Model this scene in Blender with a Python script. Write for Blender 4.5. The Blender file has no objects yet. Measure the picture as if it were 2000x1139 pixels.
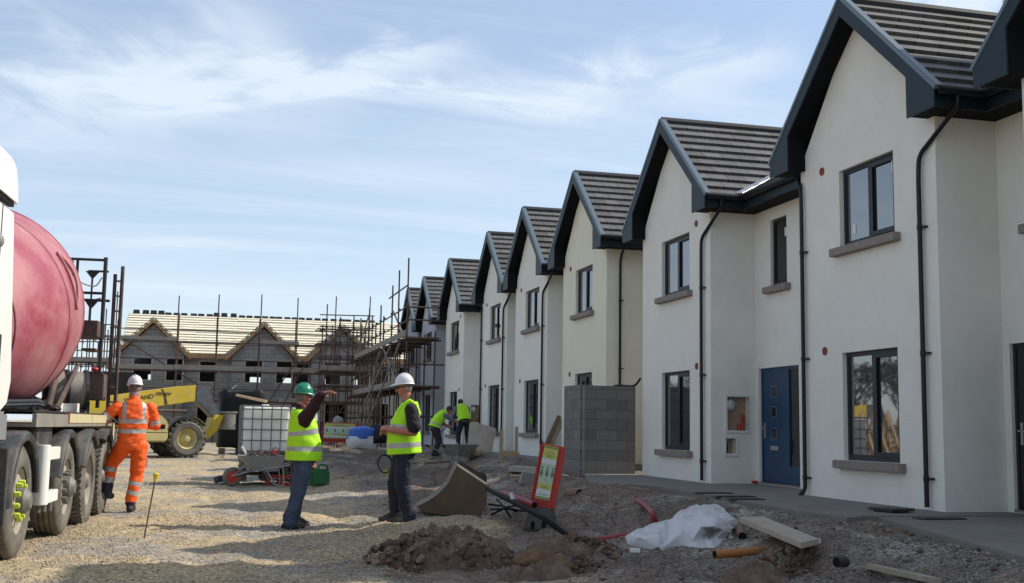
import bpy, bmesh, math, random
import numpy as np
from mathutils import Vector, Matrix, noise as mnoise
random.seed(7); rng = np.random.default_rng(11)
SC = bpy.context.scene
COL = SC.collection
R = math.radians
PI = math.pi

# ------------------------------------------------------------------ camera
F_PX = 2234.5
CR = Vector((0.968, -0.250, 0.016)).normalized()
CF = Vector((0.246, 0.962, 0.118)).normalized()
CU = CR.cross(CF) * -1
CU = CF.cross(CR) * -1 if CU.z < 0 else CU
CU = CR.cross(CF); CU = CU if CU.z > 0 else -CU
CR = CF.cross(CU).normalized()
CAMZ = 1.27

def ray(px, py):
    return CF + CR * ((px - 1000) / F_PX) - CU * ((py - 569.5) / F_PX)
def at_z(px, py, z=0.0):          # photo pixel -> point on the level z
    v = ray(px, py); t = (z - CAMZ) / v.z
    return Vector((v.x * t, v.y * t, z))
def at_y(px, py, y):
    v = ray(px, py); t = y / v.y
    return Vector((v.x * t, y, v.z * t + CAMZ))

cam_d = bpy.data.cameras.new('camera'); cam = bpy.data.objects.new('camera', cam_d); COL.objects.link(cam)
M3 = Matrix((CR, CU, -CF)).transposed()
cam.matrix_world = Matrix.Translation((0, 0, CAMZ)) @ M3.to_4x4()
cam_d.sensor_width = 36.0; cam_d.lens = F_PX / 2000 * 36.0
cam_d.clip_start = 0.1; cam_d.clip_end = 3000
SC.camera = cam

# ------------------------------------------------------------------ light
SUN = Vector((1.142, 0.05, 1.0)).normalized()
sl = bpy.data.lights.new('sun', 'SUN'); sl.energy = 5.0; sl.angle = R(0.53); sl.color = (1.0, 0.93, 0.80)
so = bpy.data.objects.new('sun', sl); COL.objects.link(so); so.location = (40, 0, 60)
so.rotation_euler = SUN.to_track_quat('Z', 'Y').to_euler()
W = bpy.data.worlds.new('World'); SC.world = W; W.use_nodes = True
nt = W.node_tree; nt.nodes.clear()
def N(t, typ, **kw):
    n = t.nodes.new(typ)
    for k, v in kw.items():
        if k in n.inputs: n.inputs[k].default_value = v
        else: setattr(n, k, v)
    return n
out = N(nt, 'ShaderNodeOutputWorld'); bg = N(nt, 'ShaderNodeBackground'); bg.inputs['Strength'].default_value = 0.15
sky = N(nt, 'ShaderNodeTexSky'); sky.sky_type = 'NISHITA'; sky.sun_disc = False
sky.sun_elevation = math.asin(SUN.z); sky.sun_rotation = math.atan2(SUN.x, SUN.y)
sky.air_density = 1.0; sky.dust_density = 0.35; sky.ozone_density = 2.2
tc = N(nt, 'ShaderNodeTexCoord'); sep = N(nt, 'ShaderNodeSeparateXYZ'); nt.links.new(tc.outputs['Generated'], sep.inputs[0])
def M(t, op, a, b=None, c=None):
    n = t.nodes.new('ShaderNodeMath'); n.operation = op
    for i, q in enumerate((a, b, c)):
        if q is None: continue
        if isinstance(q, (int, float)): n.inputs[i].default_value = q
        else: t.links.new(q, n.inputs[i])
    return n.outputs[0]
zz = M(nt, 'ADD', M(nt, 'MAXIMUM', sep.outputs[2], 0.0), 0.16)
cx = M(nt, 'DIVIDE', sep.outputs[0], zz); cy = M(nt, 'DIVIDE', sep.outputs[1], zz)
cmb = N(nt, 'ShaderNodeCombineXYZ'); nt.links.new(cx, cmb.inputs[0]); nt.links.new(cy, cmb.inputs[1])
def cloud(rot, scl, nscale, detail, rough, dist, lo, hi, off):
    mp = N(nt, 'ShaderNodeMapping'); mp.inputs['Rotation'].default_value = (0, 0, R(rot)); mp.inputs['Scale'].default_value = scl
    mp.inputs['Location'].default_value = off
    nt.links.new(cmb.outputs[0], mp.inputs[0])
    nz = N(nt, 'ShaderNodeTexNoise'); nz.inputs['Scale'].default_value = nscale; nz.inputs['Detail'].default_value = detail
    nz.inputs['Roughness'].default_value = rough; nz.inputs['Distortion'].default_value = dist
    nt.links.new(mp.outputs[0], nz.inputs['Vector'])
    mr = N(nt, 'ShaderNodeMapRange'); mr.interpolation_type = 'SMOOTHSTEP'
    mr.inputs['From Min'].default_value = lo; mr.inputs['From Max'].default_value = hi
    nt.links.new(nz.outputs['Fac'], mr.inputs['Value']); return mr.outputs[0]
c1 = cloud(-24, (0.55, 1.7, 1), 0.9, 6, 0.60, 0.7, 0.40, 0.74, (3.1, 0.4, 0))
c2 = cloud(14, (0.5, 4.2, 1), 1.1, 5, 0.62, 0.4, 0.48, 0.76, (0.6, 2.2, 0))
c3 = cloud(-8, (0.45, 0.6, 1), 0.7, 3, 0.5, 0.2, 0.34, 0.72, (5.0, 1.0, 0))
cl = M(nt, 'ADD', M(nt, 'MULTIPLY', c1, 0.55), M(nt, 'MULTIPLY', c2, 0.35))
cl = M(nt, 'MULTIPLY', cl, M(nt, 'ADD', M(nt, 'MULTIPLY', c3, 0.8), 0.35))
# a few long wind-drawn streaks of cirrus, laid out on the cloud plane
def streak(p, q, width, amp, k):
    def pl(px, py): v = ray(px, py).normalized(); zz_ = max(v.z, 0) + 0.16; return Vector((v.x/zz_, v.y/zz_))
    a, b = pl(*p), pl(*q); d = b-a; L = d.length; ang = math.atan2(d.y, d.x)
    mp = N(nt, 'ShaderNodeMapping'); mp.vector_type = 'TEXTURE'; mp.inputs['Location'].default_value = (a.x, a.y, 0); mp.inputs['Rotation'].default_value = (0, 0, ang); nt.links.new(cmb.outputs[0], mp.inputs[0])
    s2 = N(nt, 'ShaderNodeSeparateXYZ'); nt.links.new(mp.outputs[0], s2.inputs[0])
    m2 = N(nt, 'ShaderNodeMapping'); m2.inputs['Scale'].default_value = (0.8/L*2.2, 1.6/width*0.35, 1); m2.inputs['Location'].default_value = (k*3.7, k, 0); nt.links.new(mp.outputs[0], m2.inputs[0])
    nz = N(nt, 'ShaderNodeTexNoise', Scale=1.6, Detail=4.0, Roughness=0.60, Distortion=0.8); nt.links.new(m2.outputs[0], nz.inputs['Vector'])
    vv = M(nt, 'ABSOLUTE', M(nt, 'ADD', s2.outputs[1], M(nt, 'MULTIPLY', M(nt, 'SUBTRACT', nz.outputs['Fac'], 0.5), width*2.2)))
    def ss(val, lo, hi):
        r = N(nt, 'ShaderNodeMapRange'); r.interpolation_type = 'SMOOTHSTEP'; r.inputs['From Min'].default_value = lo; r.inputs['From Max'].default_value = hi; nt.links.new(val, r.inputs['Value']); return r.outputs[0]
    f = M(nt, 'MULTIPLY', M(nt, 'SUBTRACT', 1.0, ss(vv, 0.0, width)), M(nt, 'MULTIPLY', ss(s2.outputs[0], -0.25*L, 0.25*L), M(nt, 'SUBTRACT', 1.0, ss(s2.outputs[0], 0.8*L, 1.1*L))))
    return M(nt, 'MULTIPLY', f, M(nt, 'MULTIPLY', ss(nz.outputs['Fac'], 0.2, 0.7), amp))
for st_ in (((300, 215), (930, 105), 0.13, 0.62, 1), ((560, 150), (1180, 235), 0.09, 0.5, 2), ((-60, 250), (640, 120), 0.34, 0.62, 3), ((1000, 190), (1560, 120), 0.20, 0.62, 4), ((1700, 20), (2100, 0), 0.30, 0.9, 8)):
    cl = M(nt, 'ADD', cl, streak(*st_))
hz = M(nt, 'MULTIPLY', M(nt, 'POWER', M(nt, 'SUBTRACT', 1.0, M(nt, 'MINIMUM', M(nt, 'MAXIMUM', sep.outputs[2], 0.0), 1.0)), 5.0), 0.30)
cl = M(nt, 'MINIMUM', M(nt, 'ADD', M(nt, 'ADD', cl, hz), 0.28), 0.98)
mx = N(nt, 'ShaderNodeMix'); mx.data_type = 'RGBA'
nt.links.new(cl, mx.inputs['Factor']); nt.links.new(sky.outputs[0], mx.inputs['A']); mx.inputs['B'].default_value = (4.95, 5.6, 6.4, 1)
nt.links.new(mx.outputs['Result'], bg.inputs['Color']); nt.links.new(bg.outputs[0], out.inputs[0])
SC.view_settings.view_transform = 'Standard'; SC.view_settings.look = 'None'; SC.view_settings.gamma = 1
SC.view_settings.use_curve_mapping = False; SC.view_settings.exposure = 0.08

# ------------------------------------------------------------------ materials
def mat(name, color, rough=0.6, metal=0.0, var=0.0, vs=6.0, bump=0.0, bs=60.0, spec=0.5, dirt=None, ds=3.0, dlo=0.5, dhi=0.75, ior=None, stretch=None):
    m = bpy.data.materials.new(name); m.use_nodes = True; t = m.node_tree
    p = t.nodes['Principled BSDF']; p.inputs['Roughness'].default_value = rough; p.inputs['Metallic'].default_value = metal
    p.inputs['Specular IOR Level'].default_value = spec
    if ior: p.inputs['IOR'].default_value = ior
    p.inputs['Base Color'].default_value = (*color, 1)
    if var or bump or dirt:
        co = N(t, 'ShaderNodeTexCoord').outputs['Object']
        if stretch:
            mp = N(t, 'ShaderNodeMapping'); mp.inputs['Scale'].default_value = stretch; t.links.new(co, mp.inputs[0]); co = mp.outputs[0]
    src = None
    if var:
        nz = N(t, 'ShaderNodeTexNoise', Scale=vs, Detail=6.0, Roughness=0.65); t.links.new(co, nz.inputs['Vector'])
        mr = N(t, 'ShaderNodeMapRange'); mr.inputs['From Min'].default_value = 0.25; mr.inputs['From Max'].default_value = 0.75
        mr.inputs['To Min'].default_value = 1 - var; mr.inputs['To Max'].default_value = 1 + var
        t.links.new(nz.outputs['Fac'], mr.inputs['Value'])
        vm = N(t, 'ShaderNodeVectorMath', operation='SCALE'); vm.inputs[0].default_value = color; t.links.new(mr.outputs[0], vm.inputs['Scale'])
        src = vm.outputs[0]
    if dirt:
        nz = N(t, 'ShaderNodeTexNoise', Scale=ds, Detail=8.0, Roughness=0.7); t.links.new(co, nz.inputs['Vector'])
        mr = N(t, 'ShaderNodeMapRange'); mr.inputs['From Min'].default_value = dlo; mr.inputs['From Max'].default_value = dhi
        t.links.new(nz.outputs['Fac'], mr.inputs['Value'])
        mx = N(t, 'ShaderNodeMix'); mx.data_type = 'RGBA'; t.links.new(mr.outputs[0], mx.inputs['Factor'])
        mx.inputs['A'].default_value = (*color, 1); mx.inputs['B'].default_value = (*dirt, 1)
        if src: t.links.new(src, mx.inputs['A'])
        src = mx.outputs['Result']
        m2 = N(t, 'ShaderNodeMapRange'); m2.inputs['To Min'].default_value = rough; m2.inputs['To Max'].default_value = 0.9
        t.links.new(mr.outputs[0], m2.inputs['Value']); t.links.new(m2.outputs[0], p.inputs['Roughness'])
    if src: t.links.new(src, p.inputs['Base Color'])
    if bump:
        nb = N(t, 'ShaderNodeTexNoise', Scale=bs, Detail=5.0, Roughness=0.7); t.links.new(co, nb.inputs['Vector'])
        b = N(t, 'ShaderNodeBump', Strength=bump, Distance=0.02); t.links.new(nb.outputs['Fac'], b.inputs['Height']); t.links.new(b.outputs[0], p.inputs['Normal'])
    return m
DUST = (0.34, 0.29, 0.21)
MAT = dict(
    render_white=mat('white_render', (0.79, 0.765, 0.695), 0.9, var=0.06, vs=1.6, bump=0.55, bs=48, dirt=(0.61, 0.585, 0.52), ds=1.1, dlo=0.60, dhi=0.95),
    render_cream=mat('cream_render', (0.79, 0.75, 0.61), 0.9, var=0.06, vs=1.6, bump=0.55, bs=48),
    fascia=mat('blue_grey_fascia', (0.006, 0.0185, 0.027), 0.5, spec=0.3, var=0.12, vs=3),
    soffit=mat('dark_soffit', (0.006, 0.007, 0.009), 0.8, spec=0.15),
    verge=mat('grey_verge', (0.11, 0.15, 0.18), 0.4),
    gutter=mat('black_gutter', (0.010, 0.009, 0.011), 0.4, spec=0.3),
    frame=mat('anthracite_frame', (0.018, 0.022, 0.030), 0.45, spec=0.3),
    stone=mat('sill_stone', (0.25, 0.21, 0.185), 0.85, var=0.18, vs=14, bump=0.3, bs=90),
    glass=mat('window_glass', (0.030, 0.036, 0.042), 0.02, ior=3.1),
    glass_dark=mat('dim_glass', (0.012, 0.013, 0.015), 0.06, ior=1.55),
    terracotta=mat('terracotta', (0.23, 0.055, 0.035), 0.8),
    blue_door=mat('blue_door', (0.006, 0.043, 0.105), 0.4, var=0.08, vs=3),
    dark_door=mat('dark_door', (0.018, 0.016, 0.016), 0.45),
    chrome=mat('chrome', (0.6, 0.6, 0.62), 0.25, 0.9),
    lead=mat('bright_flashing', (0.80, 0.80, 0.84), 0.22, 0.85, var=0.1, bump=0.5, bs=14),
    white_plastic=mat('white_plastic', (0.72, 0.71, 0.67), 0.5),
    tan=mat('tan_board', (0.32, 0.24, 0.15), 0.8, var=0.25, vs=14),
    red=mat('red_plastic', (0.45, 0.030, 0.018), 0.45, var=0.15, vs=8, dirt=(0.30, 0.22, 0.17), ds=7, dlo=0.6, dhi=0.9),
    foil=mat('foil', (0.7, 0.7, 0.7), 0.3, 0.8, bump=1, bs=25),
    concrete=mat('concrete', (0.185, 0.175, 0.155), 0.9, var=0.18, vs=2.5, bump=0.25, bs=50, dirt=(0.16, 0.135, 0.105), ds=1.4, dlo=0.45, dhi=0.8),
    timber=mat('timber', (0.44, 0.31, 0.18), 0.85, var=0.25, vs=9, bump=0.2, stretch=(1, 1, 6)),
    old_timber=mat('old_timber', (0.33, 0.28, 0.21), 0.9, var=0.28, vs=8, bump=0.3, dirt=(0.22, 0.18, 0.14), ds=4),
    scaff=mat('scaffold_tube', (0.085, 0.055, 0.045), 0.6, 0.15, var=0.4, vs=4),
    scaff_grey=mat('scaffold_tube_galvanised', (0.30, 0.29, 0.27), 0.5, 0.4, var=0.3, vs=4),
    scaff_board=mat('scaffold_board', (0.17, 0.13, 0.10), 0.9, var=0.3, vs=5, bump=0.2),
    batten=mat('batten', (0.74, 0.68, 0.53), 0.85, var=0.15, vs=5),
    membrane=mat('membrane', (0.27, 0.24, 0.19), 0.8, var=0.2, vs=3),
    dark=mat('dark', (0.009, 0.009, 0.010), 0.7, spec=0.12),
    tile_dark=mat('ridge_tile', (0.035, 0.035, 0.04), 0.7),
)
def brick_mat(name, c1, c2, mortar, bw, bh, msize=0.012, rough=0.9, bump=0.4, offset=0.5, plane='XZ'):
    m = bpy.data.materials.new(name); m.use_nodes = True; t = m.node_tree; p = t.nodes['Principled BSDF']
    p.inputs['Roughness'].default_value = rough
    co = N(t, 'ShaderNodeTexCoord').outputs['Object']
    sp = N(t, 'ShaderNodeSeparateXYZ'); t.links.new(co, sp.inputs[0]); cb = N(t, 'ShaderNodeCombineXYZ')
    t.links.new(M(t, 'ADD', sp.outputs[0], sp.outputs[1]), cb.inputs[0]); t.links.new(sp.outputs[2], cb.inputs[1])
    br = N(t, 'ShaderNodeTexBrick'); br.offset = offset
    br.inputs['Color1'].default_value = (*c1, 1); br.inputs['Color2'].default_value = (*c2, 1); br.inputs['Mortar'].default_value = (*mortar, 1)
    br.inputs['Scale'].default_value = 1; br.inputs['Brick Width'].default_value = bw; br.inputs['Row Height'].default_value = bh
    br.inputs['Mortar Size'].default_value = msize; br.inputs['Mortar Smooth'].default_value = 0.3; br.inputs['Bias'].default_value = 0
    t.links.new(cb.outputs[0], br.inputs['Vector'])
    nz = N(t, 'ShaderNodeTexNoise', Scale=7.0, Detail=8.0, Roughness=0.7); t.links.new(co, nz.inputs['Vector'])
    mr = N(t, 'ShaderNodeMapRange'); mr.inputs['To Min'].default_value = 0.72; mr.inputs['To Max'].default_value = 1.28; t.links.new(nz.outputs['Fac'], mr.inputs['Value'])
    vm = N(t, 'ShaderNodeVectorMath', operation='SCALE'); t.links.new(br.outputs['Color'], vm.inputs[0]); t.links.new(mr.outputs[0], vm.inputs['Scale'])
    t.links.new(vm.outputs[0], p.inputs['Base Color'])
    b = N(t, 'ShaderNodeBump', Strength=bump, Distance=0.01); b.invert = True; t.links.new(br.outputs['Fac'], b.inputs['Height'])
    nb = N(t, 'ShaderNodeTexNoise', Scale=90.0, Detail=3.0); t.links.new(co, nb.inputs['Vector'])
    b2 = N(t, 'ShaderNodeBump', Strength=0.3, Distance=0.01); t.links.new(nb.outputs['Fac'], b2.inputs['Height']); t.links.new(b.outputs[0], b2.inputs['Normal'])
    t.links.new(b2.outputs[0], p.inputs['Normal'])
    return m
MAT['block'] = brick_mat('concrete_block', (0.20, 0.185, 0.17), (0.14, 0.132, 0.122), (0.115, 0.108, 0.10), 0.42, 0.19, 0.008)
MAT['block_far'] = brick_mat('grey_block', (0.37, 0.355, 0.34), (0.30, 0.29, 0.28), (0.17, 0.165, 0.16), 0.44, 0.215, 0.010)
def tile_mat():
    m = bpy.data.materials.new('concrete_roof_tile'); m.use_nodes = True; t = m.node_tree; p = t.nodes['Principled BSDF']
    p.inputs['Roughness'].default_value = 0.55
    uv = N(t, 'ShaderNodeUVMap').outputs[0]
    br = N(t, 'ShaderNodeTexBrick'); br.offset = 0.5
    br.inputs['Color1'].default_value = (0.138, 0.132, 0.128, 1); br.inputs['Color2'].default_value = (0.080, 0.076, 0.075, 1); br.inputs['Mortar'].default_value = (0.012, 0.011, 0.011, 1)
    br.inputs['Scale'].default_value = 1; br.inputs['Brick Width'].default_value = 0.33; br.inputs['Row Height'].default_value = 1.0
    br.inputs['Mortar Size'].default_value = 0.007; br.inputs['Bias'].default_value = 0
    t.links.new(uv, br.inputs['Vector'])
    nz = N(t, 'ShaderNodeTexNoise', Scale=5.0, Detail=8.0, Roughness=0.7)
    t.links.new(N(t, 'ShaderNodeTexCoord').outputs['Object'], nz.inputs['Vector'])
    mr = N(t, 'ShaderNodeMapRange'); mr.inputs['To Min'].default_value = 0.7; mr.inputs['To Max'].default_value = 1.3; t.links.new(nz.outputs['Fac'], mr.inputs['Value'])
    vm = N(t, 'ShaderNodeVectorMath', operation='SCALE'); t.links.new(br.outputs['Color'], vm.inputs[0]); t.links.new(mr.outputs[0], vm.inputs['Scale'])
    t.links.new(vm.outputs[0], p.inputs['Base Color'])
    return m
MAT['tile'] = tile_mat()

# ------------------------------------------------------------------ mesh helper
class MB:
    def __init__(s): s.v = []; s.f = []; s.m = []; s.uv = None
    def add(s, vs, fs, m=0):
        b = len(s.v); s.v += [tuple(v) for v in vs]
        for f in fs: s.f.append(tuple(i + b for i in f)); s.m.append(m)
    def box(s, c, d, rot=None, m=0, taper=None):
        hx, hy, hz = d[0] / 2, d[1] / 2, d[2] / 2
        vs = []
        for sx, sy, sz in ((-1,-1,-1),(1,-1,-1),(1,1,-1),(-1,1,-1),(-1,-1,1),(1,-1,1),(1,1,1),(-1,1,1)):
            k = taper if (taper and sz > 0) else 1.0
            p = Vector((sx * hx * k, sy * hy * k, sz * hz))
            if rot is not None: p = rot @ p
            vs.append(p + Vector(c))
        s.add(vs, [(0,3,2,1),(4,5,6,7),(0,1,5,4),(1,2,6,5),(2,3,7,6),(3,0,4,7)], m)
    def bb(s, x0, x1, y0, y1, z0, z1, m=0):
        s.box(((x0+x1)/2, (y0+y1)/2, (z0+z1)/2), (abs(x1-x0), abs(y1-y0), abs(z1-z0)), m=m)
    def rings(s, rs, m=0, caps=True, closed=True):
        n = len(rs[0]); b = len(s.v); fs = []
        for r in rs: s.v += [tuple(p) for p in r]
        for i in range(len(rs) - 1):
            for j in range(n if closed else n - 1):
                k = (j + 1) % n
                s.f.append((b+i*n+j, b+i*n+k, b+(i+1)*n+k, b+(i+1)*n+j)); s.m.append(m)
        if caps:
            s.f.append(tuple(b + j for j in reversed(range(n)))); s.m.append(m)
            s.f.append(tuple(b + (len(rs)-1)*n + j for j in range(n))); s.m.append(m)
    def tube(s, path, r, n=8, m=0):
        P = [Vector(p) for p in path]; rs = []; up = None
        rr = r if isinstance(r, (list, tuple)) else [r] * len(P)
        for i, p in enumerate(P):
            a = P[max(i-1, 0)]; c = P[min(i+1, len(P)-1)]; d = (c - a).normalized()
            if up is None:
                up = Vector((0,0,1)) if abs(d.z) < 0.9 else Vector((1,0,0))
            u = (up - d * up.dot(d)).normalized(); up = u; w = d.cross(u)
            rs.append([p + (u * math.cos(2*PI*j/n) + w * math.sin(2*PI*j/n)) * rr[i] for j in range(n)])
        s.rings(rs, m)
    def lathe(s, prof, o, ax, n=28, m=0, caps=True, a0=0.0, a1=None):
        o = Vector(o); ax = Vector(ax).normalized(); u = Vector((0,0,1)) if abs(ax.z) < 0.9 else Vector((1,0,0))
        u = (u - ax * u.dot(ax)).normalized(); w = ax.cross(u); rs = []
        for t, r in prof:
            if a1 is None: angs = [2*PI*j/n for j in range(n)]
            else: angs = [a0 + (a1-a0)*j/(n-1) for j in range(n)]
            rs.append([o + ax*t + (u*math.cos(a) + w*math.sin(a)) * r for a in angs])
        s.rings(rs, m, caps and a1 is None, a1 is None)
    def prism(s, poly, o, u, v, w, m=0):          # 2-D polygon in the (u, v) plane, pushed along w
        o, u, v, w = Vector(o), Vector(u), Vector(v), Vector(w); n = len(poly)
        a = [o + u*p[0] + v*p[1] for p in poly]; b = [q + w for q in a]
        s.add(a + b, [tuple(reversed(range(n))), tuple(range(n, 2*n))] + [(i, (i+1) % n, n + (i+1) % n, n + i) for i in range(n)], m)
    def ball(s, c, r, n=14, k=9, rot=None, m=0):
        rx, ry, rz = r if isinstance(r, (tuple, list)) else (r, r, r); rs = []
        for i in range(k + 1):
            th = -PI/2 + PI*i/k; th = max(min(th, PI/2 - 0.05), -PI/2 + 0.05)
            ring = []
            for j in range(n):
                p = Vector((rx*math.cos(th)*math.cos(2*PI*j/n), ry*math.cos(th)*math.sin(2*PI*j/n), rz*math.sin(th)))
                if rot is not None: p = rot @ p
                ring.append(p + Vector(c))
            rs.append(ring)
        s.rings(rs, m)
    def build(s, name, mats, parent=None, smooth=None, bev=0.0, fixn=True):
        me = bpy.data.meshes.new(name); me.from_pydata(s.v, [], s.f); me.update()
        if not isinstance(mats, (list, tuple)): mats = [mats]
        for q in mats: me.materials.append(MAT[q] if isinstance(q, str) else q)
        if any(s.m): me.polygons.foreach_set('material_index', s.m)
        if s.uv is not None:
            l = me.uv_layers.new(name='UVMap'); l.data.foreach_set('uv', [c for f in s.uv for q in f for c in q])
        if bev or fixn:
            bm = bmesh.new(); bm.from_mesh(me)
            if fixn: bmesh.ops.recalc_face_normals(bm, faces=bm.faces)
            if bev: bmesh.ops.bevel(bm, geom=[e for e in bm.edges if e.is_manifold and e.calc_face_angle(0) > 0.5], offset=bev, segments=2, affect='EDGES', clamp_overlap=True)
            bm.to_mesh(me); bm.free()
        if smooth: me.shade_smooth(); me.set_sharp_from_angle(angle=R(smooth))
        o = bpy.data.objects.new(name, me); COL.objects.link(o)
        if parent: o.parent = parent
        return o
def thing(name, label, cat, loc=(0,0,0), rz=0.0, group=None):
    o = bpy.data.objects.new(name, None); COL.objects.link(o); o.empty_display_size = 0.2
    o.location = loc; o.rotation_euler = (0, 0, rz); return tag(o, label, cat, group)
def tag(o, label=None, cat=None, group=None, kind=None):
    if label: o['label'] = label
    if cat: o['category'] = cat
    if group: o['group'] = group
    if kind: o['kind'] = kind
    return o
def single(mb, name, mats, label, cat, loc=(0,0,0), rz=0.0, group=None, **kw):
    o = mb.build(name, mats, **kw); o.location = loc; o.rotation_euler = (0,0,rz); return tag(o, label, cat, group)
def copy_tree(o, parent=None):
    c = o.copy(); COL.objects.link(c)
    if parent: c.parent = parent
    for ch in [q for q in o.children]: copy_tree(ch, c)
    return c
def wall_plane(mb, o, u, v, n, u0, u1, v0, v1, holes, depth=0.1, m=0, mr=None):
    """rectangle with rectangular holes and reveals pushed back along n"""
    o, u, v, n = Vector(o), Vector(u), Vector(v), Vector(n)
    us = sorted({u0, u1, *[h[0] for h in holes], *[h[1] for h in holes]}); vs = sorted({v0, v1, *[h[2] for h in holes], *[h[3] for h in holes]})
    P = lambda a, b, d=0.0: o + u*a + v*b + n*d
    for i in range(len(us)-1):
        for j in range(len(vs)-1):
            a, b, c, d = us[i], us[i+1], vs[j], vs[j+1]; mu, mv = (a+b)/2, (c+d)/2
            if any(h[0] < mu < h[1] and h[2] < mv < h[3] for h in holes): continue
            mb.add([P(a,c), P(b,c), P(b,d), P(a,d)], [(0,1,2,3)], m)
    for h in holes:
        a, b, c, d = h[:4]; q = m if mr is None else mr
        mb.add([P(a,c), P(b,c), P(b,d), P(a,d), P(a,c,depth), P(b,c,depth), P(b,d,depth), P(a,d,depth)], [(0,1,5,4),(1,2,6,5),(2,3,7,6),(3,0,4,7)], q)
def text_mesh(txt, size, name='lettering'):
    cu = bpy.data.curves.new('t', 'FONT'); cu.body = txt; cu.size = size; cu.align_x = 'LEFT'; cu.extrude = 0.002
    ob = bpy.data.objects.new('t', cu); COL.objects.link(ob)
    me = bpy.data.meshes.new_from_object(ob.evaluated_get(bpy.context.evaluated_depsgraph_get()))
    bpy.data.objects.remove(ob); me.name = name
    return me
# ------------------------------------------------------------------ ground
def vnoise(x, y, s=0):
    x = np.asarray(x, float); y = np.asarray(y, float)
    xi = np.floor(x).astype(np.int64); yi = np.floor(y).astype(np.int64); fx = x - xi; fy = y - yi
    def h(a, b):
        q = (a * 374761393 + b * 668265263 + s * 974711) & 0x7fffffff
        q = ((q ^ (q >> 13)) * 1274126177) & 0x7fffffff
        return ((q ^ (q >> 16)) & 0xffff) / 65535.0
    fx = fx*fx*(3-2*fx); fy = fy*fy*(3-2*fy)
    return (h(xi,yi)*(1-fx)+h(xi+1,yi)*fx)*(1-fy) + (h(xi,yi+1)*(1-fx)+h(xi+1,yi+1)*fx)*fy - 0.5
def sst(a, b, x):
    t = np.clip((np.asarray(x, float) - a) / (b - a), 0, 1); return t*t*(3-2*t)
def gz(x, y):
    x = np.asarray(x, float); y = np.asarray(y, float)
    kk = sst(21, 25, y); z = (sst(3.4, 6.4, x)*(1-kk) + sst(5.4, 7.0, x)*kk) * (0.37 + 0.11*sst(19, 23, y)) + 0.30 * sst(24, 58, y) * (1 - sst(3.4, 6.6, x)*0.6)
    rough = np.clip(sst(2.4, 4.2, x) * (1-sst(6.2, 7.0, x)) + 0.12, 0, 1) * (1 - 0.6*sst(30, 45, y))
    rough = np.where(y > 60, 0.05, rough)
    z = z + rough * (vnoise(x*0.9, y*0.9, 1)*0.24 + vnoise(x*2.3, y*2.3, 2)*0.15 + vnoise(x*6, y*6, 3)*0.07)
    z = z + vnoise(x*3, y*1.5, 4)*0.03*(1-sst(50,60,y)) + (vnoise(x*11, y*11, 5)*0.022 + vnoise(x*24, y*24, 6)*0.012) * (1-sst(35,45,y))
    for c_, ph in ((-0.55, 0.3), (1.35, 1.1), (0.35, 2.2), (2.25, 3.0)):      # wheel ruts
        z = z - 0.032*np.exp(-((x-c_-0.25*np.sin(y*0.11+ph)-0.02*y)/0.17)**2) * (0.5+0.8*np.clip(vnoise(x*0.4, y*0.35, 40)+0.5, 0, 1)) * (1-sst(45, 55, y)) + 0
    # bank, trench and pale strip across the middle of the site
    m = sst(1.6, 2.6, x + vnoise(x*0+3, y*1.1, 7)*0.6) * (1 - sst(6.0, 6.8, x))
    w = vnoise(x*0.8, y*0+1, 8)*0.9
    z = z + m * (0.24*np.exp(-((y-23.4-w*0.6)/0.7)**2) - 0.34*np.exp(-((y-22.0-w*0.6)/0.45)**2) + 0.12*np.exp(-((y-20.6-w)/0.6)**2) + 0.12*np.exp(-((y-26.5-w)/0.8)**2) - 0.16*np.exp(-((y-25.2-w)/0.5)**2))
    # gravel ridge running behind the earth heap
    z = z + 0.17*np.exp(-((x-3.0)/1.1)**2 - ((y-14.0+0.5*(x-3.0))/0.55)**2) + 0.10*np.exp(-((x-4.2)/1.0)**2 - ((y-9.4)/0.5)**2)
    z = z - 0.10*np.exp(-((x-4.3)/0.8)**2 - ((y-12.2)/0.8)**2)
    sm = np.exp(-(((x-4.75)/0.95)**2 + ((y-11.15)/0.75)**2)**2); z = z*(1-sm) + sm*(0.085 + 0.16*(y-10.8) + 0.05*(x-4.5) + 0.02*vnoise(x*6, y*6, 3))
    kb = sst(5.6, 6.3, x)*(1-sst(17, 19, y)); z = z*(1-kb*0.85) + kb*0.85*0.385
    kc = sst(4.7, 5.6, x)*(1-sst(9.3, 10.6, y))*(y > 0); z = z*(1-kc) + kc*(0.375 + 0.03*vnoise(x*5, y*5, 3))
    z = np.where((x > 6.9) & (y < 60), np.minimum(z, 0.40 + 0.16*sst(20.5, 22.5, y)), z)
    return z
def g(x, y): return float(gz(np.array([x]), np.array([y]))[0])
def atg(px, py, dz=0.0):           # photo pixel -> point on the ground (ray march)
    v = ray(px, py); t = 6.0
    for _ in range(4000):
        if CAMZ + v.z*t <= g(v.x*t, v.y*t) + dz: break
        t += 0.03
    return Vector((v.x*t, v.y*t, g(v.x*t, v.y*t) + dz))
def axis(dense0, dense1, step, lo, hi):
    a = list(np.arange(dense0, dense1, step)); s = step; p = dense0
    while p > lo: s *= 1.35; p -= s; a.insert(0, p)
    s = step; p = a[-1]
    while p < hi: s *= 1.35; p += s; a.append(p)
    return np.array(a)
gx = axis(-4.0, 8.0, 0.05, -900, 900); gyv = [6.4]
while gyv[-1] < 60: gyv.append(gyv[-1] + 0.04 + max(0, gyv[-1]-14)*0.005)
s_ = 0.3
while gyv[-1] < 1500: s_ *= 1.35; gyv.append(gyv[-1] + s_)
s_ = 0.05
while gyv[0] > -300: s_ *= 1.4; gyv.insert(0, gyv[0]-s_)
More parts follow.
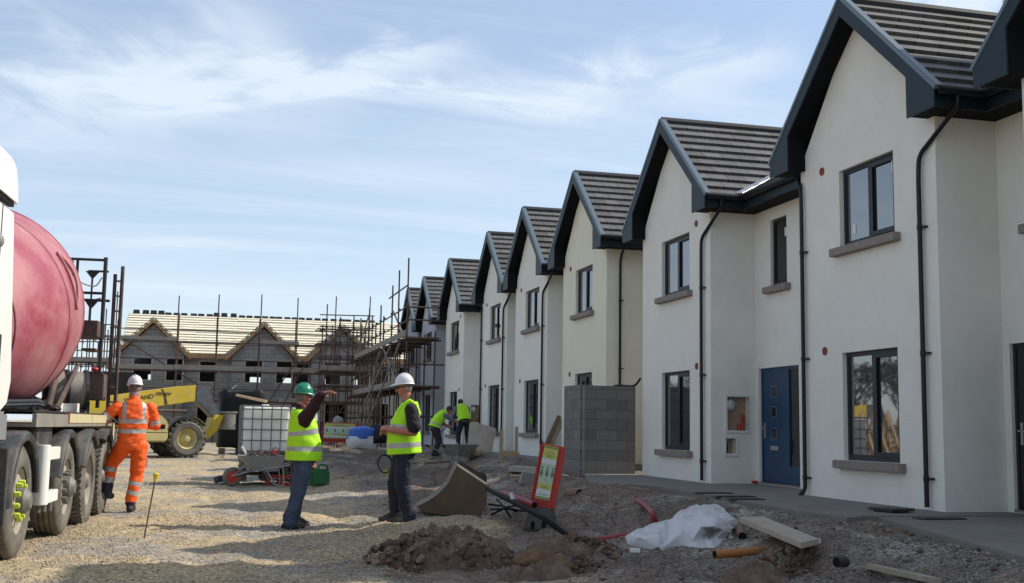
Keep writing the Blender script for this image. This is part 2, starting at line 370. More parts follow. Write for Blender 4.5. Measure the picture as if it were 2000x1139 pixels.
gyv = np.array(gyv); XX, YY = np.meshgrid(gx, gyv); ZZ = gz(XX, YY)
nx, ny = len(gx), len(gyv)
ii = (np.arange(ny-1)[:, None]*nx + np.arange(nx-1)[None, :]).ravel()
quads = np.stack([ii, ii+1, ii+nx+1, ii+nx], 1)
def np_mesh(name, V, Fc):
    me = bpy.data.meshes.new(name); k = Fc.shape[1]
    me.vertices.add(len(V)); me.vertices.foreach_set('co', V.astype(np.float32).ravel())
    me.loops.add(Fc.size); me.loops.foreach_set('vertex_index', Fc.astype(np.int32).ravel())
    me.polygons.add(len(Fc)); me.polygons.foreach_set('loop_start', np.arange(0, Fc.size, k, dtype=np.int32)); me.polygons.foreach_set('loop_total', np.full(len(Fc), k, np.int32))
    me.update(calc_edges=True); return me
me = np_mesh('ground', np.stack([XX.ravel(), YY.ravel(), ZZ.ravel()], 1), quads); me.shade_smooth()
def ground_mat():
    m = bpy.data.materials.new('site_ground'); m.use_nodes = True; t = m.node_tree; p = t.nodes['Principled BSDF']; p.inputs['Roughness'].default_value = 0.95
    p.inputs['Specular IOR Level'].default_value = 0.2
    pos = N(t, 'ShaderNodeNewGeometry').outputs['Position']; sp = N(t, 'ShaderNodeSeparateXYZ'); t.links.new(pos, sp.inputs[0])
    def noise(sc, det=6.0, ro=0.6, dist=0.0):
        n = N(t, 'ShaderNodeTexNoise', Scale=sc, Detail=det, Roughness=ro, Distortion=dist); t.links.new(pos, n.inputs['Vector']); return n.outputs['Fac']
    def mr(v, a, b, c=0.0, d=1.0):
        n = N(t, 'ShaderNodeMapRange'); n.interpolation_type = 'SMOOTHSTEP'
        for k, q in zip(('From Min','From Max','To Min','To Max'), (a,b,c,d)): n.inputs[k].default_value = q
        t.links.new(v, n.inputs['Value']); return n.outputs[0]
    def mix(f, a, b):
        n = N(t, 'ShaderNodeMix'); n.data_type = 'RGBA'; t.links.new(f, n.inputs['Factor'])
        for k, q in (('A', a), ('B', b)):
            if isinstance(q, tuple): n.inputs[k].default_value = (*q, 1)
            else: t.links.new(q, n.inputs[k])
        return n.outputs['Result']
    tan = mix(mr(noise(0.8), 0.35, 0.65), (0.46, 0.355, 0.215), (0.37, 0.30, 0.205))
    grey = mix(mr(noise(2.2), 0.35, 0.65), (0.36, 0.325, 0.28), (0.27, 0.245, 0.215))
    brown = mix(mr(noise(1.7), 0.35, 0.65), (0.155, 0.115, 0.088), (0.225, 0.18, 0.142))
    # loose grey stone in patches, brown subsoil on the house side
    f_grey = mr(M(t, 'ADD', noise(0.55, 4.0), M(t, 'MULTIPLY', mr(sp.outputs[0], 1.8, 4.2), 0.12)), 0.47, 0.60)
    f_br = M(t, 'MULTIPLY', mr(M(t, 'ADD', sp.outputs[0], M(t, 'MULTIPLY', noise(0.7, 3.0), 3.0)), 3.6, 5.2), mr(noise(0.8, 5.0, 0.6, 0.4), 0.34, 0.48))
    hx = M(t, 'DIVIDE', M(t, 'SUBTRACT', sp.outputs[0], 2.5), 1.75); hy = M(t, 'DIVIDE', M(t, 'SUBTRACT', sp.outputs[1], 10.5), 1.35)
    hd = M(t, 'ADD', M(t, 'ADD', M(t, 'MULTIPLY', hx, hx), M(t, 'MULTIPLY', hy, hy)), M(t, 'MULTIPLY', M(t, 'SUBTRACT', noise(2.6, 6.0, 0.7), 0.5), 2.4))
    f_br = M(t, 'MAXIMUM', f_br, mr(hd, 0.95, 0.45))
    c = mix(f_grey, tan, grey); c = mix(f_br, c, brown)
    vo = N(t, 'ShaderNodeTexVoronoi', Scale=52.0); t.links.new(pos, vo.inputs['Vector'])
    so_ = N(t, 'ShaderNodeSeparateColor'); t.links.new(vo.outputs['Color'], so_.inputs[0])
    k = mr(so_.outputs[0], 0.0, 1.0, 0.62, 1.40); k2 = mr(noise(5.0, 8.0, 0.75), 0.3, 0.7, 0.80, 1.2)
    vm = N(t, 'ShaderNodeVectorMath', operation='SCALE'); t.links.new(c, vm.inputs[0]); t.links.new(M(t, 'MULTIPLY', k, k2), vm.inputs['Scale'])
    t.links.new(vm.outputs[0], p.inputs['Base Color'])
    b = N(t, 'ShaderNodeBump', Strength=0.7, Distance=0.02); t.links.new(M(t, 'ADD', M(t, 'MULTIPLY', vo.outputs['Distance'], -0.7), noise(60.0, 5.0, 0.7)), b.inputs['Height']); t.links.new(b.outputs[0], p.inputs['Normal'])
    return m
me.materials.append(ground_mat()); go = bpy.data.objects.new('ground', me); COL.objects.link(go); tag(go, kind='structure')

# loose stones: a scatter of small angular faces nobody could count
def scatter(name, n, xr, yr, smin, smax, dens, mats, sink=0.3):
    x = rng.uniform(*xr, n*3); y = yr[0] + (yr[1]-yr[0]) * rng.random(n*3)**1.7
    keep = rng.random(n*3) < dens(x, y); x = x[keep][:n]; y = y[keep][:n]; n = len(x)
    s = smin + (smax-smin) * rng.random(n)**2.6; z = gz(x, y) + s*(0.5-sink)
    base = np.array([[1,0,0.2],[0.5,0.87,-0.2],[-0.5,0.87,0.2],[-1,0,-0.2],[-0.5,-0.87,0.2],[0.5,-0.87,-0.2],[0.25,0.35,0.66],[-0.45,0.05,0.62],[0.25,-0.4,0.64],[0,0,-0.7]])
    V = base[None] * (s[:, None, None] * rng.uniform(0.75, 1.2, (n, 10, 1)) * rng.uniform(0.65, 1.15, (n, 1, 3)))
    a = rng.uniform(0, 2*PI, n); ca, sa = np.cos(a), np.sin(a)
    V = np.stack([V[...,0]*ca[:,None]-V[...,1]*sa[:,None], V[...,0]*sa[:,None]+V[...,1]*ca[:,None], V[...,2]], -1)
    V += rng.uniform(-0.15, 0.15, V.shape) * s[:, None, None]
    V += np.stack([x, y, z], 1)[:, None]
    T = np.array([[0,1,6],[1,2,6],[2,7,6],[2,3,7],[3,4,7],[4,8,7],[4,5,8],[5,0,8],[0,6,8],[6,7,8],[1,0,9],[2,1,9],[3,2,9],[4,3,9],[5,4,9],[0,5,9]])
    Fc = (T[None] + (np.arange(n)*10)[:, None, None]).reshape(-1, 3)
    me = np_mesh(name, V.reshape(-1, 3), Fc)
    for q in mats: me.materials.append(q)
    pick = rng.integers(0, len(mats)//2, n) + np.where(x + rng.normal(0, 0.5, n) > 2.9, len(mats)//2, 0)
    me.polygons.foreach_set('material_index', np.repeat(pick, 16).astype(np.int32))
    o = bpy.data.objects.new(name, me); COL.objects.link(o); tag(o, kind='stuff'); return o
stone_m = [mat('stone_pale', (0.42, 0.36, 0.27), 0.9), mat('stone_grey', (0.36, 0.315, 0.25), 0.9), mat('stone_tan', (0.40, 0.31, 0.20), 0.9), mat('stone_dark', (0.29, 0.24, 0.17), 0.9),
           mat('stone_mid', (0.27, 0.25, 0.225), 0.9), mat('stone_mud', (0.17, 0.14, 0.115), 0.95), mat('stone_umber', (0.13, 0.105, 0.088), 0.95), mat('stone_slate', (0.20, 0.195, 0.185), 0.9)]
scatter('gravel', 88000, (-4.2, 7.3), (6.9, 26), 0.004, 0.015, lambda x, y: np.clip(0.30 + 2.2*vnoise(x*0.7, y*0.5, 21) + 0.8*vnoise(x*3, y*2, 22) - 0.12*(x > 3.2), 0.04, 1), stone_m)
clod_m = [mat('clod_brown', (0.15, 0.105, 0.078), 0.95), mat('clod_tan', (0.22, 0.165, 0.12), 0.95), mat('stone_b', (0.25, 0.235, 0.21), 0.9), mat('clod_dark', (0.105, 0.078, 0.06), 0.95)]*2
scatter('rubble', 1300, (2.6, 6.3), (7.0, 40), 0.008, 0.034, lambda x, y: np.clip(0.3 + 1.9*vnoise(x*0.7, y*0.7, 31), 0.03, 1), clod_m, 0.15)

# concrete paths along the house fronts
def slab(name, pts, z, th=0.14):
    mb = MB(); mb.prism([(p[0], p[1]) for p in pts], (0, 0, z-th), (1,0,0), (0,1,0), (0,0,th))
    o = mb.build(name, 'concrete', bev=0.012); tag(o, kind='structure'); return o
def edge(pix, z): return [at_z(a, b, z) for a, b in pix]
e1 = edge([(1692, 1010), (1655, 1013), (1560, 1000), (1420, 976), (1290, 952), (1150, 943)], 0.425)
slab('path', [(8.60, e1[0].y), *[(p.x, p.y) for p in e1], (6.9, 21.2), (7.69, 21.2), (7.69, 17.16), (8.60, 17.16)], 0.435)
e2 = edge([(2080, 1122), (1995, 1090), (1870, 1056), (1760, 1026), (1700, 1008)], 0.415)
slab('path', [(8.60, 6.0), (6.2, 6.0), *[(p.x, p.y) for p in e2], (8.60, e2[-1].y)], 0.424)
slab('path', [(6.9, 21.6), (8.6, 21.6), (8.6, 56), (6.9, 56)], 0.575)
# ------------------------------------------------------------------ finished terrace on the right
XF, XB, XR_, XE = 7.70, 7.45, 8.49, 16.5       # gable face, bargeboard, recessed front, back wall
HW = 1.53
def saw(mb, uvs, y0, z0, y1, z1, xs, rows, swap=False, step=0.055):
    """tile courses stepping from ridge (y0,z0) down to eave (y1,z1); pushed along xs=(a,b)"""
    dy, dz = y1-y0, z1-z0; L = math.hypot(dy, dz); ny, nz = (-dz/L, dy/L)
    if nz < 0: ny, nz = -ny, -nz
    pts = []
    for k in range(rows):
        a, b = k/rows, (k+1)/rows
        for q, off in ((a, 0.008), (b, step), (b, 0.008)): pts.append((y0+dy*q+ny*off, z0+dz*q+nz*off, k + (0.02 if q == a else 0.98)))
    for i in range(len(pts)-1):
        (ya, za, ka), (yb, zb, kb) = pts[i], pts[i+1]
        if i % 3 == 2: continue
        P = (lambda x, y, z: (y, x, z)) if swap else (lambda x, y, z: (x, y, z))
        mb.add([P(xs[0], ya, za), P(xs[1], ya, za), P(xs[1], yb, zb), P(xs[0], yb, zb)], [(0,1,2,3)])
        o = (int(ka) * 37 % 11) * 0.0
        uvs.append([(xs[0], ka), (xs[1], ka), (xs[1], kb), (xs[0], kb)])
def window(root, x, y0, y1, z0, z1, mull=0.5, glass='glass', stickers=(), sill=True, hx=0.0, label=None, name='window'):
    """casement in the plane x (facing -x); y0<y1"""
    mb = MB(); t = 0.055
    mb.bb(x, x+0.07, y0, y1, z1-t, z1); mb.bb(x, x+0.07, y0, y1, z0, z0+t+0.02)
    mb.bb(x, x+0.07, y0, y0+t, z0+t+0.02, z1-t); mb.bb(x, x+0.07, y1-t, y1, z0+t+0.02, z1-t)
    panes = [(y0+t, y1-t)]
    if mull:
        ym = y1 + (y0-y1)*mull; mb.bb(x+0.003, x+0.067, ym-0.04, ym+0.04, z0+t+0.02, z1-t); panes = [(y0+t, ym-0.04), (ym+0.04, y1-t)]
        a, b = panes[0]; s = 0.04                                        # opening sash stands proud
        xx = x-0.012
        mb.bb(xx, x, a-0.02, b+0.02, z1-t-s, z1-t+0.01); mb.bb(xx, x, a-0.02, b+0.02, z0+t, z0+t+0.02+s)
        mb.bb(xx, x, a-0.02, a+s, z0+t+0.02+s, z1-t-s); mb.bb(xx, x, b-s, b+0.02, z0+t+0.02+s, z1-t-s)
    w = mb.build(name, 'frame', root, bev=0.004)
    for i, (a, b) in enumerate(panes):
        p = MB(); p.bb(x+0.02, x+0.04, a, b, z0+t, z1-t); p.build('pane', glass, w)
    for (sy, sz, sh) in stickers:
        p = MB(); p.bb(x+0.013, x+0.019, sy-0.03, sy+0.03, sz-sh/2, sz+sh/2); p.build('sticker', 'white_plastic', w)
    if sill:
        p = MB(); p.bb(hx-0.10, x+0.05, y0-0.12, y1+0.12, z0-0.105, z0-0.002); p.build('sill', 'stone', w, bev=0.006)
    return w
def pipe_with_brackets(root, path, zs, x, y, horiz=(0, -1)):
    mb = MB(); mb.tube(path, 0.027, 12)
    for z in zs: mb.tube([(x, y, z-0.03), (x, y, z+0.03)], 0.033, 12)
    o = mb.build('downpipe', 'gutter', root, smooth=50)
    for z in zs:
        b = MB(); b.box((x+0.02, y-0.055, z), (0.05, 0.075, 0.022)); b.build('bracket', 'gutter', o)
    return o
def smooth_path(pts, n=5):
    P = [Vector(p) for p in pts]; out = [P[0]]
    for i in range(1, len(P)-1):
        a, b, c = P[i-1], P[i], P[i+1]; d = min((b-a).length, (c-b).length)*0.45
        s, e = b+(a-b).normalized()*d, b+(c-b).normalized()*d
        for k in range(n+1):
            t = k/n; out.append(s*(1-t)**2 + b*2*t*(1-t) + e*t*t)
    out.append(P[-1]); return out

def house(label, Yc, base, nextL, wall='render_white', wu=(0.53,-0.70), wlo=(0.53,-0.70), lo_bot=0.48, lo_top=1.83, vent=(0.95,), door=None, rec_window=True,
          pipeR=True, pipeL=False, meter=False, step_lab=None, end_left=True, stick=False, kind='std', shade_stack=False, flash=True, side_wall=False):
    """local frame: origin on the gable face at path level; y along the row, recess on the -y side reaching nextL (world y of next gable's left corner)"""
    root = thing('terraced_house', label, 'house', (XF, Yc, base), group='rendered terraced houses in the row')
    lx = lambda X: X - XF
    xb, xr, xe = lx(XB), lx(XR_), lx(XE)
    ra = -HW; rb = nextL - Yc                       # recess from y=ra down to y=rb
    side = side_wall
    ez = 4.45                                       # eave level, local
    # ---- walls
    mb = MB()
    up = (wu[1], wu[0], 3.18, 4.19); lo = (wlo[1], wlo[0], lo_bot, lo_top)
    wall_plane(mb, (0,0,0), (0,1,0), (0,0,1), (1,0,0), -HW, HW, -0.25, 4.45, [up, lo], 0.10)
    mb.add([(0,-HW,4.45), (0,HW,4.45), (0,0.6,5.55), (0,0,6.05), (0,-0.6,5.55)], [(0,1,2,3,4)])
    mt = []
    if meter: mt = [(0.28, 0.66, 0.83, 1.37), (0.26, 0.42, 0.46, 0.70)]
    rx = xr if not side else xe
    wall_plane(mb, (0,-HW,0), (1,0,0), (0,0,1), (0,1,0), 0, rx, -0.25, ez, mt, 0.14)
    wall_plane(mb, (0,HW,0), (1,0,0), (0,0,1), (0,-1,0), 0, xe, -0.25, ez, [])
    if not side:
        holes = []
        if rec_window: holes.append((ra-1.10, ra-0.56, 3.11, 4.19))
        if door: holes.append((ra-1.43, ra-0.11, 0.02, 1.83))
        wall_plane(mb, (xr,0,0), (0,1,0), (0,0,1), (1,0,0), rb, ra, -0.25, ez, holes, 0.10)
    mb.add([(xe,HW,-.25), (xe,rb if not side else ra,-.25), (xe,rb if not side else ra,ez), (xe,HW,ez)], [(0,1,2,3)])
    wo = mb.build('wall', wall, root, fixn=False)
    # ---- windows
    st = ((wu[1]+0.12, 4.03, 0.16), (wu[0]-0.22, 3.40, 0.13)) if stick else ()
    window(root, 0.06, up[0], up[1], up[2], up[3], 0.5, 'glass', st)
    window(root, 0.06, lo[0], lo[1], lo[2], lo[3], 0.5, 'glass')
    if not side and rec_window: window(root, xr+0.05, ra-1.10, ra-0.56, 3.11, 4.19, None, 'glass_dark', ((ra-0.95, 3.95, 0.14),), hx=xr)
    if door and not side:
        y1, y0 = ra-0.11, ra-1.43; yd = y1-0.88
        d = MB(); d.bb(xr+0.05, xr+0.10, yd+0.01, y1-0.05, 0.022, 1.78)
        do = d.build('door', door, root, bev=0.004)
        f = MB(); t = 0.05
        f.bb(xr+0.04, xr+0.11, y0, y1, 1.78, 1.83); f.bb(xr+0.04, xr+0.11, y1-t, y1, 0.02, 1.78); f.bb(xr+0.04, xr+0.11, y0, y0+t, 0.02, 1.78); f.bb(xr+0.04, xr+0.11, yd-0.05, yd+0.01, 0.02, 1.78)
        f.bb(xr+0.04, xr+0.11, y0+t, yd-0.05, 0.02, 0.30); f.build('door_frame', door, root, bev=0.003)
        s = MB(); s.bb(xr+0.06, xr+0.08, y0+t, yd-0.05, 0.30, 1.78); s.build('side_light', 'glass_dark', root)
        for zc in (1.45, 1.13, 0.79):
            s = MB(); yc = y1-0.42
            for (a,b,c,e) in ((-.09,.09,.075,.09),(-.09,.09,-.09,-.075),(-.09,-.075,-.075,.075),(.075,.09,-.075,.075)): s.bb(xr+0.043, xr+0.05, yc+a, yc+b, zc+c, zc+e)
            so2 = s.build('door_window', 'verge', do)
            q = MB(); q.bb(xr+0.046, xr+0.05, yc-0.074, yc+0.074, zc-0.074, zc+0.074); q.build('door_glass', 'glass_dark', do)
        s = MB(); s.bb(xr+0.035, xr+0.05, y1-0.56, y1-0.31, 0.53, 0.60); s.build('letterbox', 'chrome', do, bev=0.003)
        s = MB(); s.bb(xr+0.035, xr+0.05, y1-0.13, y1-0.09, 0.72, 0.96); s.tube([(xr+0.04, y1-0.11, 0.87), (xr-0.01, y1-0.11, 0.87), (xr-0.01, y1-0.23, 0.87)], 0.010, 8); s.build('handle', 'chrome', do)
        s = MB(); s.bb(xr-0.01, xr+0.10, y0, y1, -0.005, 0.02); s.build('threshold', 'stone', root)
        if meter:
            s = MB(); s.bb(xr-0.09, xr-0.02, ra-0.08, ra+0.20, 0.0, 0.035); s.build('red_offcut', 'red', root)
    if meter:
        for (a, b, c, d2), big in zip(mt, (1, 0)):
            f = MB(); t = 0.042; yy = -HW
            f.bb(a-t, b+t, yy-0.02, yy+0.02, d2, d2+t); f.bb(a-t, b+t, yy-0.02, yy+0.02, c-t, c); f.bb(a-t, a, yy-0.02, yy+0.02, c, d2); f.bb(b, b+t, yy-0.02, yy+0.02, c, d2)
            fo = f.build('meter_box', 'white_plastic', root, bev=0.004)
            k = MB(); k.bb(a, b, yy+0.11, yy+0.13, c, d2); k.build('meter_backboard', 'tan', fo)
            if big:
                k = MB(); k.ball((a+0.10, yy+0.075, d2-0.13), (0.08, 0.03, 0.10)); k.build('foil_wrap', 'foil', fo)
                k = MB(); k.tube([(b-0.08, yy+0.07, c+0.02), (b-0.08, yy+0.07, c+0.26)], 0.028); k.tube([(b-0.13, yy+0.08, c), (b-0.13, yy+0.08, c+0.10)], 0.035); k.build('red_pipe', 'red', fo, smooth=50)
            else:
                k = MB(); k.tube([(a+0.05, yy+0.08, c+0.01), (a+0.05, yy+0.08, c+0.16)], 0.02); k.build('grey_pipe', 'gutter', fo, smooth=50)
    for vz in (4.28, 1.88):
        for vy in vent:
            s = MB(); s.lathe([(0, 0.055), (-0.012, 0.055), (-0.012, 0.043), (-0.004, 0.040)], (-0.001, vy, vz), (1,0,0), 20); s.build('vent', 'terracotta', root, smooth=40)
    # ---- roof
    uv = []; rm = MB(); rx1 = 4.6
    ra_z, re_z, ry = 6.26, 4.56, 1.90
    xr0 = xb+0.01
    saw(rm, uv, 0, ra_z, -ry, re_z, (xr0, rx1), 10); saw(rm, uv, 0, ra_z, ry, re_z, (xr0, rx1), 10)
    # main roof behind, ridge along the row
    me0, mez, mrx, mrz = lx(8.10), 4.56, lx(12.6), 7.02
    ya, yb = (rb if not side else -HW-0.02), HW
    saw(rm, uv, mrx, mrz, me0, mez, (ya, yb), 18, swap=True); saw(rm, uv, mrx, mrz, xe+0.4, mez, (ya, yb), 18, swap=True)
    rm.uv = uv
    ro = rm.build('roof', 'tile', root, fixn=False)
    k = MB(); k.tube([(xr0, 0, ra_z+0.03), (rx1-0.4, 0, ra_z+0.03)], 0.075, 8); k.tube([(mrx, ya, mrz+0.03), (mrx, yb, mrz+0.03)], 0.08, 8); k.build('ridge_tiles', 'tile_dark', ro, smooth=40)
    if shade_stack:
        k = MB(); k.bb(1.2, 2.6, 1.9, 3.3, 4.5, 8.15); k.bb(1.1, 2.7, 1.8, 3.4, 8.15, 8.3); k.build('shade_stack', wall, ro)  # unseen stack added only to cast shade on the near ground
    # bargeboard with boxed ends
    poly = [(0, 6.30), (1.92, 4.59), (1.92, 4.37), (1.40, 4.37), (1.40, 4.85), (0, 6.07), (-1.40, 4.85), (-1.40, 4.37), (-1.92, 4.37), (-1.92, 4.59)]
    k = MB()
    for sgn in (1, -1):
        k.prism([(p[0]*sgn, p[1]) for p in (poly[0], poly[1], poly[2], poly[3], poly[4], poly[5])], (xb-0.022, 0, 0), (0,1,0), (0,0,1), (0.022,0,0))
    bo = k.build('bargeboard', 'fascia', root)
    for sgn in (1, -1):
        d = Vector((0, 1.94*sgn, 4.565-6.30)); L = d.length; d.normalize(); nrm = Vector((0, -d.z*sgn, d.y*sgn)); nrm = nrm if nrm.z > 0 else -nrm
        k = MB(); rot = Matrix((Vector((1,0,0)), d, nrm)).transposed()
        k.box(Vector((xb+0.02, 0, 6.30)) + d*L/2 + nrm*0.02, (0.10, L, 0.055), rot); k.build('verge_trim', 'verge', bo, bev=0.006)
    # soffits
    k = MB()
    for s in (1, -1):
        a = [(0, 6.06), (1.402*s, 4.85), (1.402*s, 4.385), (1.90*s, 4.385)]
        for i in range(3):
            (p, q), (p2, q2) = a[i], a[i+1]; x1 = 0.0 if i < 2 else (xr if not (side and s < 0) else xe)
            if i == 2 and s < 0: x1 = xr - 0.33 if not side else xe
            x1 = max(x1, 0.0)
            k.add([(xb, p, q), (x1, p, q), (x1, p2, q2), (xb, p2, q2)], [(0,1,2,3)])
    if not side: k.add([(lx(8.14), ra, 4.385), (xr, ra, 4.385), (xr, rb, 4.385), (lx(8.14), rb, 4.385)], [(0,1,2,3)]); k.add([(lx(8.14), -1.9, 4.384), (xr, -1.9, 4.384), (xr, ra, 4.384), (lx(8.14), ra, 4.384)], [(0,1,2,3)])
    k.build('soffit', 'soffit', root, fixn=False)
    # fascias and gutters
    gl = lx(8.09)
    xs_end = xe if side else lx(8.12)
    fs = [(xb+0.002, xs_end, -1.875, -1.85), (xb+0.002, lx(8.12), 1.85, 1.875)] + ([] if side else [(lx(8.12), lx(8.145), rb+0.34, -1.85)])
    for q in fs: k = MB(); k.bb(*q, 4.385, 4.60); k.build('fascia', 'fascia', root)
    gs = [(xs_end-xb-0.02, (xb+0.02, -1.925, 4.565), (1,0,0)), (lx(8.1)-xb-0.02, (xb+0.02, 1.925, 4.565), (1,0,0))] + ([] if side else [(abs(rb+0.32+1.88), (lx(8.065), rb+0.32, 4.565), (0,1,0))])
    for L2, o2, a2 in gs: k = MB(); k.lathe([(0, 0.058), (L2, 0.058)], o2, a2, 14); k.build('gutter', 'gutter', root, smooth=50)
    if pipeR:
        y = -1.27
        if pipeR == 'side':
            x = 0.28; yy = -HW-0.06
            pipe_with_brackets(root, [(x, -1.92, 4.54), (x, -1.92, 4.42), (x, yy, 4.10), (x, yy, 0.05)] if False else smooth_path([(x, -1.92, 4.56), (x, -1.90, 4.42), (x, yy, 4.22), (x, yy, 0.05)]), (3.3, 1.9, 0.5), x, yy)
        else:
            pipe_with_brackets(root, smooth_path([(0.02, -1.93, 4.54), (0.02, -1.93, 4.40), (-0.05, y-0.02, 3.98), (-0.05, y, 3.75), (-0.05, y, 0.02)]), (3.15, 1.72, 0.33), -0.05, y)
    if pipeL:
        y = 1.44
        pipe_with_brackets(root, smooth_path([(0.20, 1.93, 4.40), (0.10, 1.80, 4.30), (-0.05, y+0.02, 4.20), (-0.05, y, 4.0), (-0.05, y, 0.06), (-0.13, y+0.01, -0.02)]), (3.25, 1.80, 0.22), -0.05, y)
    if flash and not side:
        # valley flashing where the two roofs meet on the near side
        k = MB(); a = Vector((0.33, -1.93, 4.60)); b = Vector((2.2, -0.79, 5.60)); d = (b-a); L = d.length; d.normalize()
        nrm = Vector((-0.30, -0.40, 0.86)).normalized(); w = d.cross(nrm).normalized(); nrm = w.cross(d)
        k.box((a+b)/2 + nrm*0.035, (L, 0.14, 0.012), Matrix((d, w, nrm)).transposed()); k.box((a+b)/2 + nrm*0.05 + w*0.05, (L, 0.02, 0.03), Matrix((d, w, nrm)).transposed())
        k.build('valley_flashing', 'lead', ro)
    return root
ctr = dict(Z=8.03, A=12.54, B=18.62, C=23.77, D=28.15, E=32.14, F=37.84, G=42.83, H=46.57)
L_ = lambda k: ctr[k] + HW
house('white rendered house cut off by the right edge of the photo', ctr['Z'], 0.45, 2.5, shade_stack=True, door='dark_door')
house('nearest full white house, with the black manhole lid at the foot of its wall', ctr['A'], 0.45, L_('Z'), pipeL=True, stick=True, door='dark_door', meter=False)
house('white rendered house with the blue front door beside open meter boxes', ctr['B'], 0.45, L_('A'), wu=(0.57,-0.68), wlo=(0.57,-0.68), vent=(-0.98,), door='blue_door', meter=True)
house('cream sided end house standing behind the bare block wall', ctr['C'], 0.60, L_('B'), wall='render_cream', wu=(0.57,-0.62), wlo=(0.57,-0.62), lo_bot=0.54, lo_top=1.87, pipeR='side', side_wall=True, flash=False)
house('white house with leaning timbers by its door, left of the cream end house', ctr['D'], 0.60, L_('C'), wu=(0.5,-0.8), wlo=(0.54,-0.82), lo_bot=0.54, lo_top=1.87, rec_window=False)
house('white house with a loose grey sheet leaning under its lower window', ctr['E'], 0.60, L_('D'), wu=(0.52,-0.76), wlo=(0.6,-0.76), lo_bot=0.54, lo_top=1.87, pipeL=True, rec_window=False)
house('white house where two labourers shovel at the front, last one free of scaffolding', ctr['F'], 0.60, L_('E'), wu=(0.72,-0.72), wlo=(0.7,-0.62), lo_bot=0.40, lo_top=1.83, vent=(-0.95,), pipeR=False, meter=True, rec_window=False)
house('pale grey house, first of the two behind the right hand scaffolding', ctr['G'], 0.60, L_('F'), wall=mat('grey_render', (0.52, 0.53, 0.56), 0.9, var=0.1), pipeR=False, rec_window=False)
house('farthest grey house of the row, half hidden by scaffolding', ctr['H'], 0.60, L_('G'), wall=mat('grey_render_b', (0.40, 0.41, 0.44), 0.9, var=0.1), pipeR=False, rec_window=False)
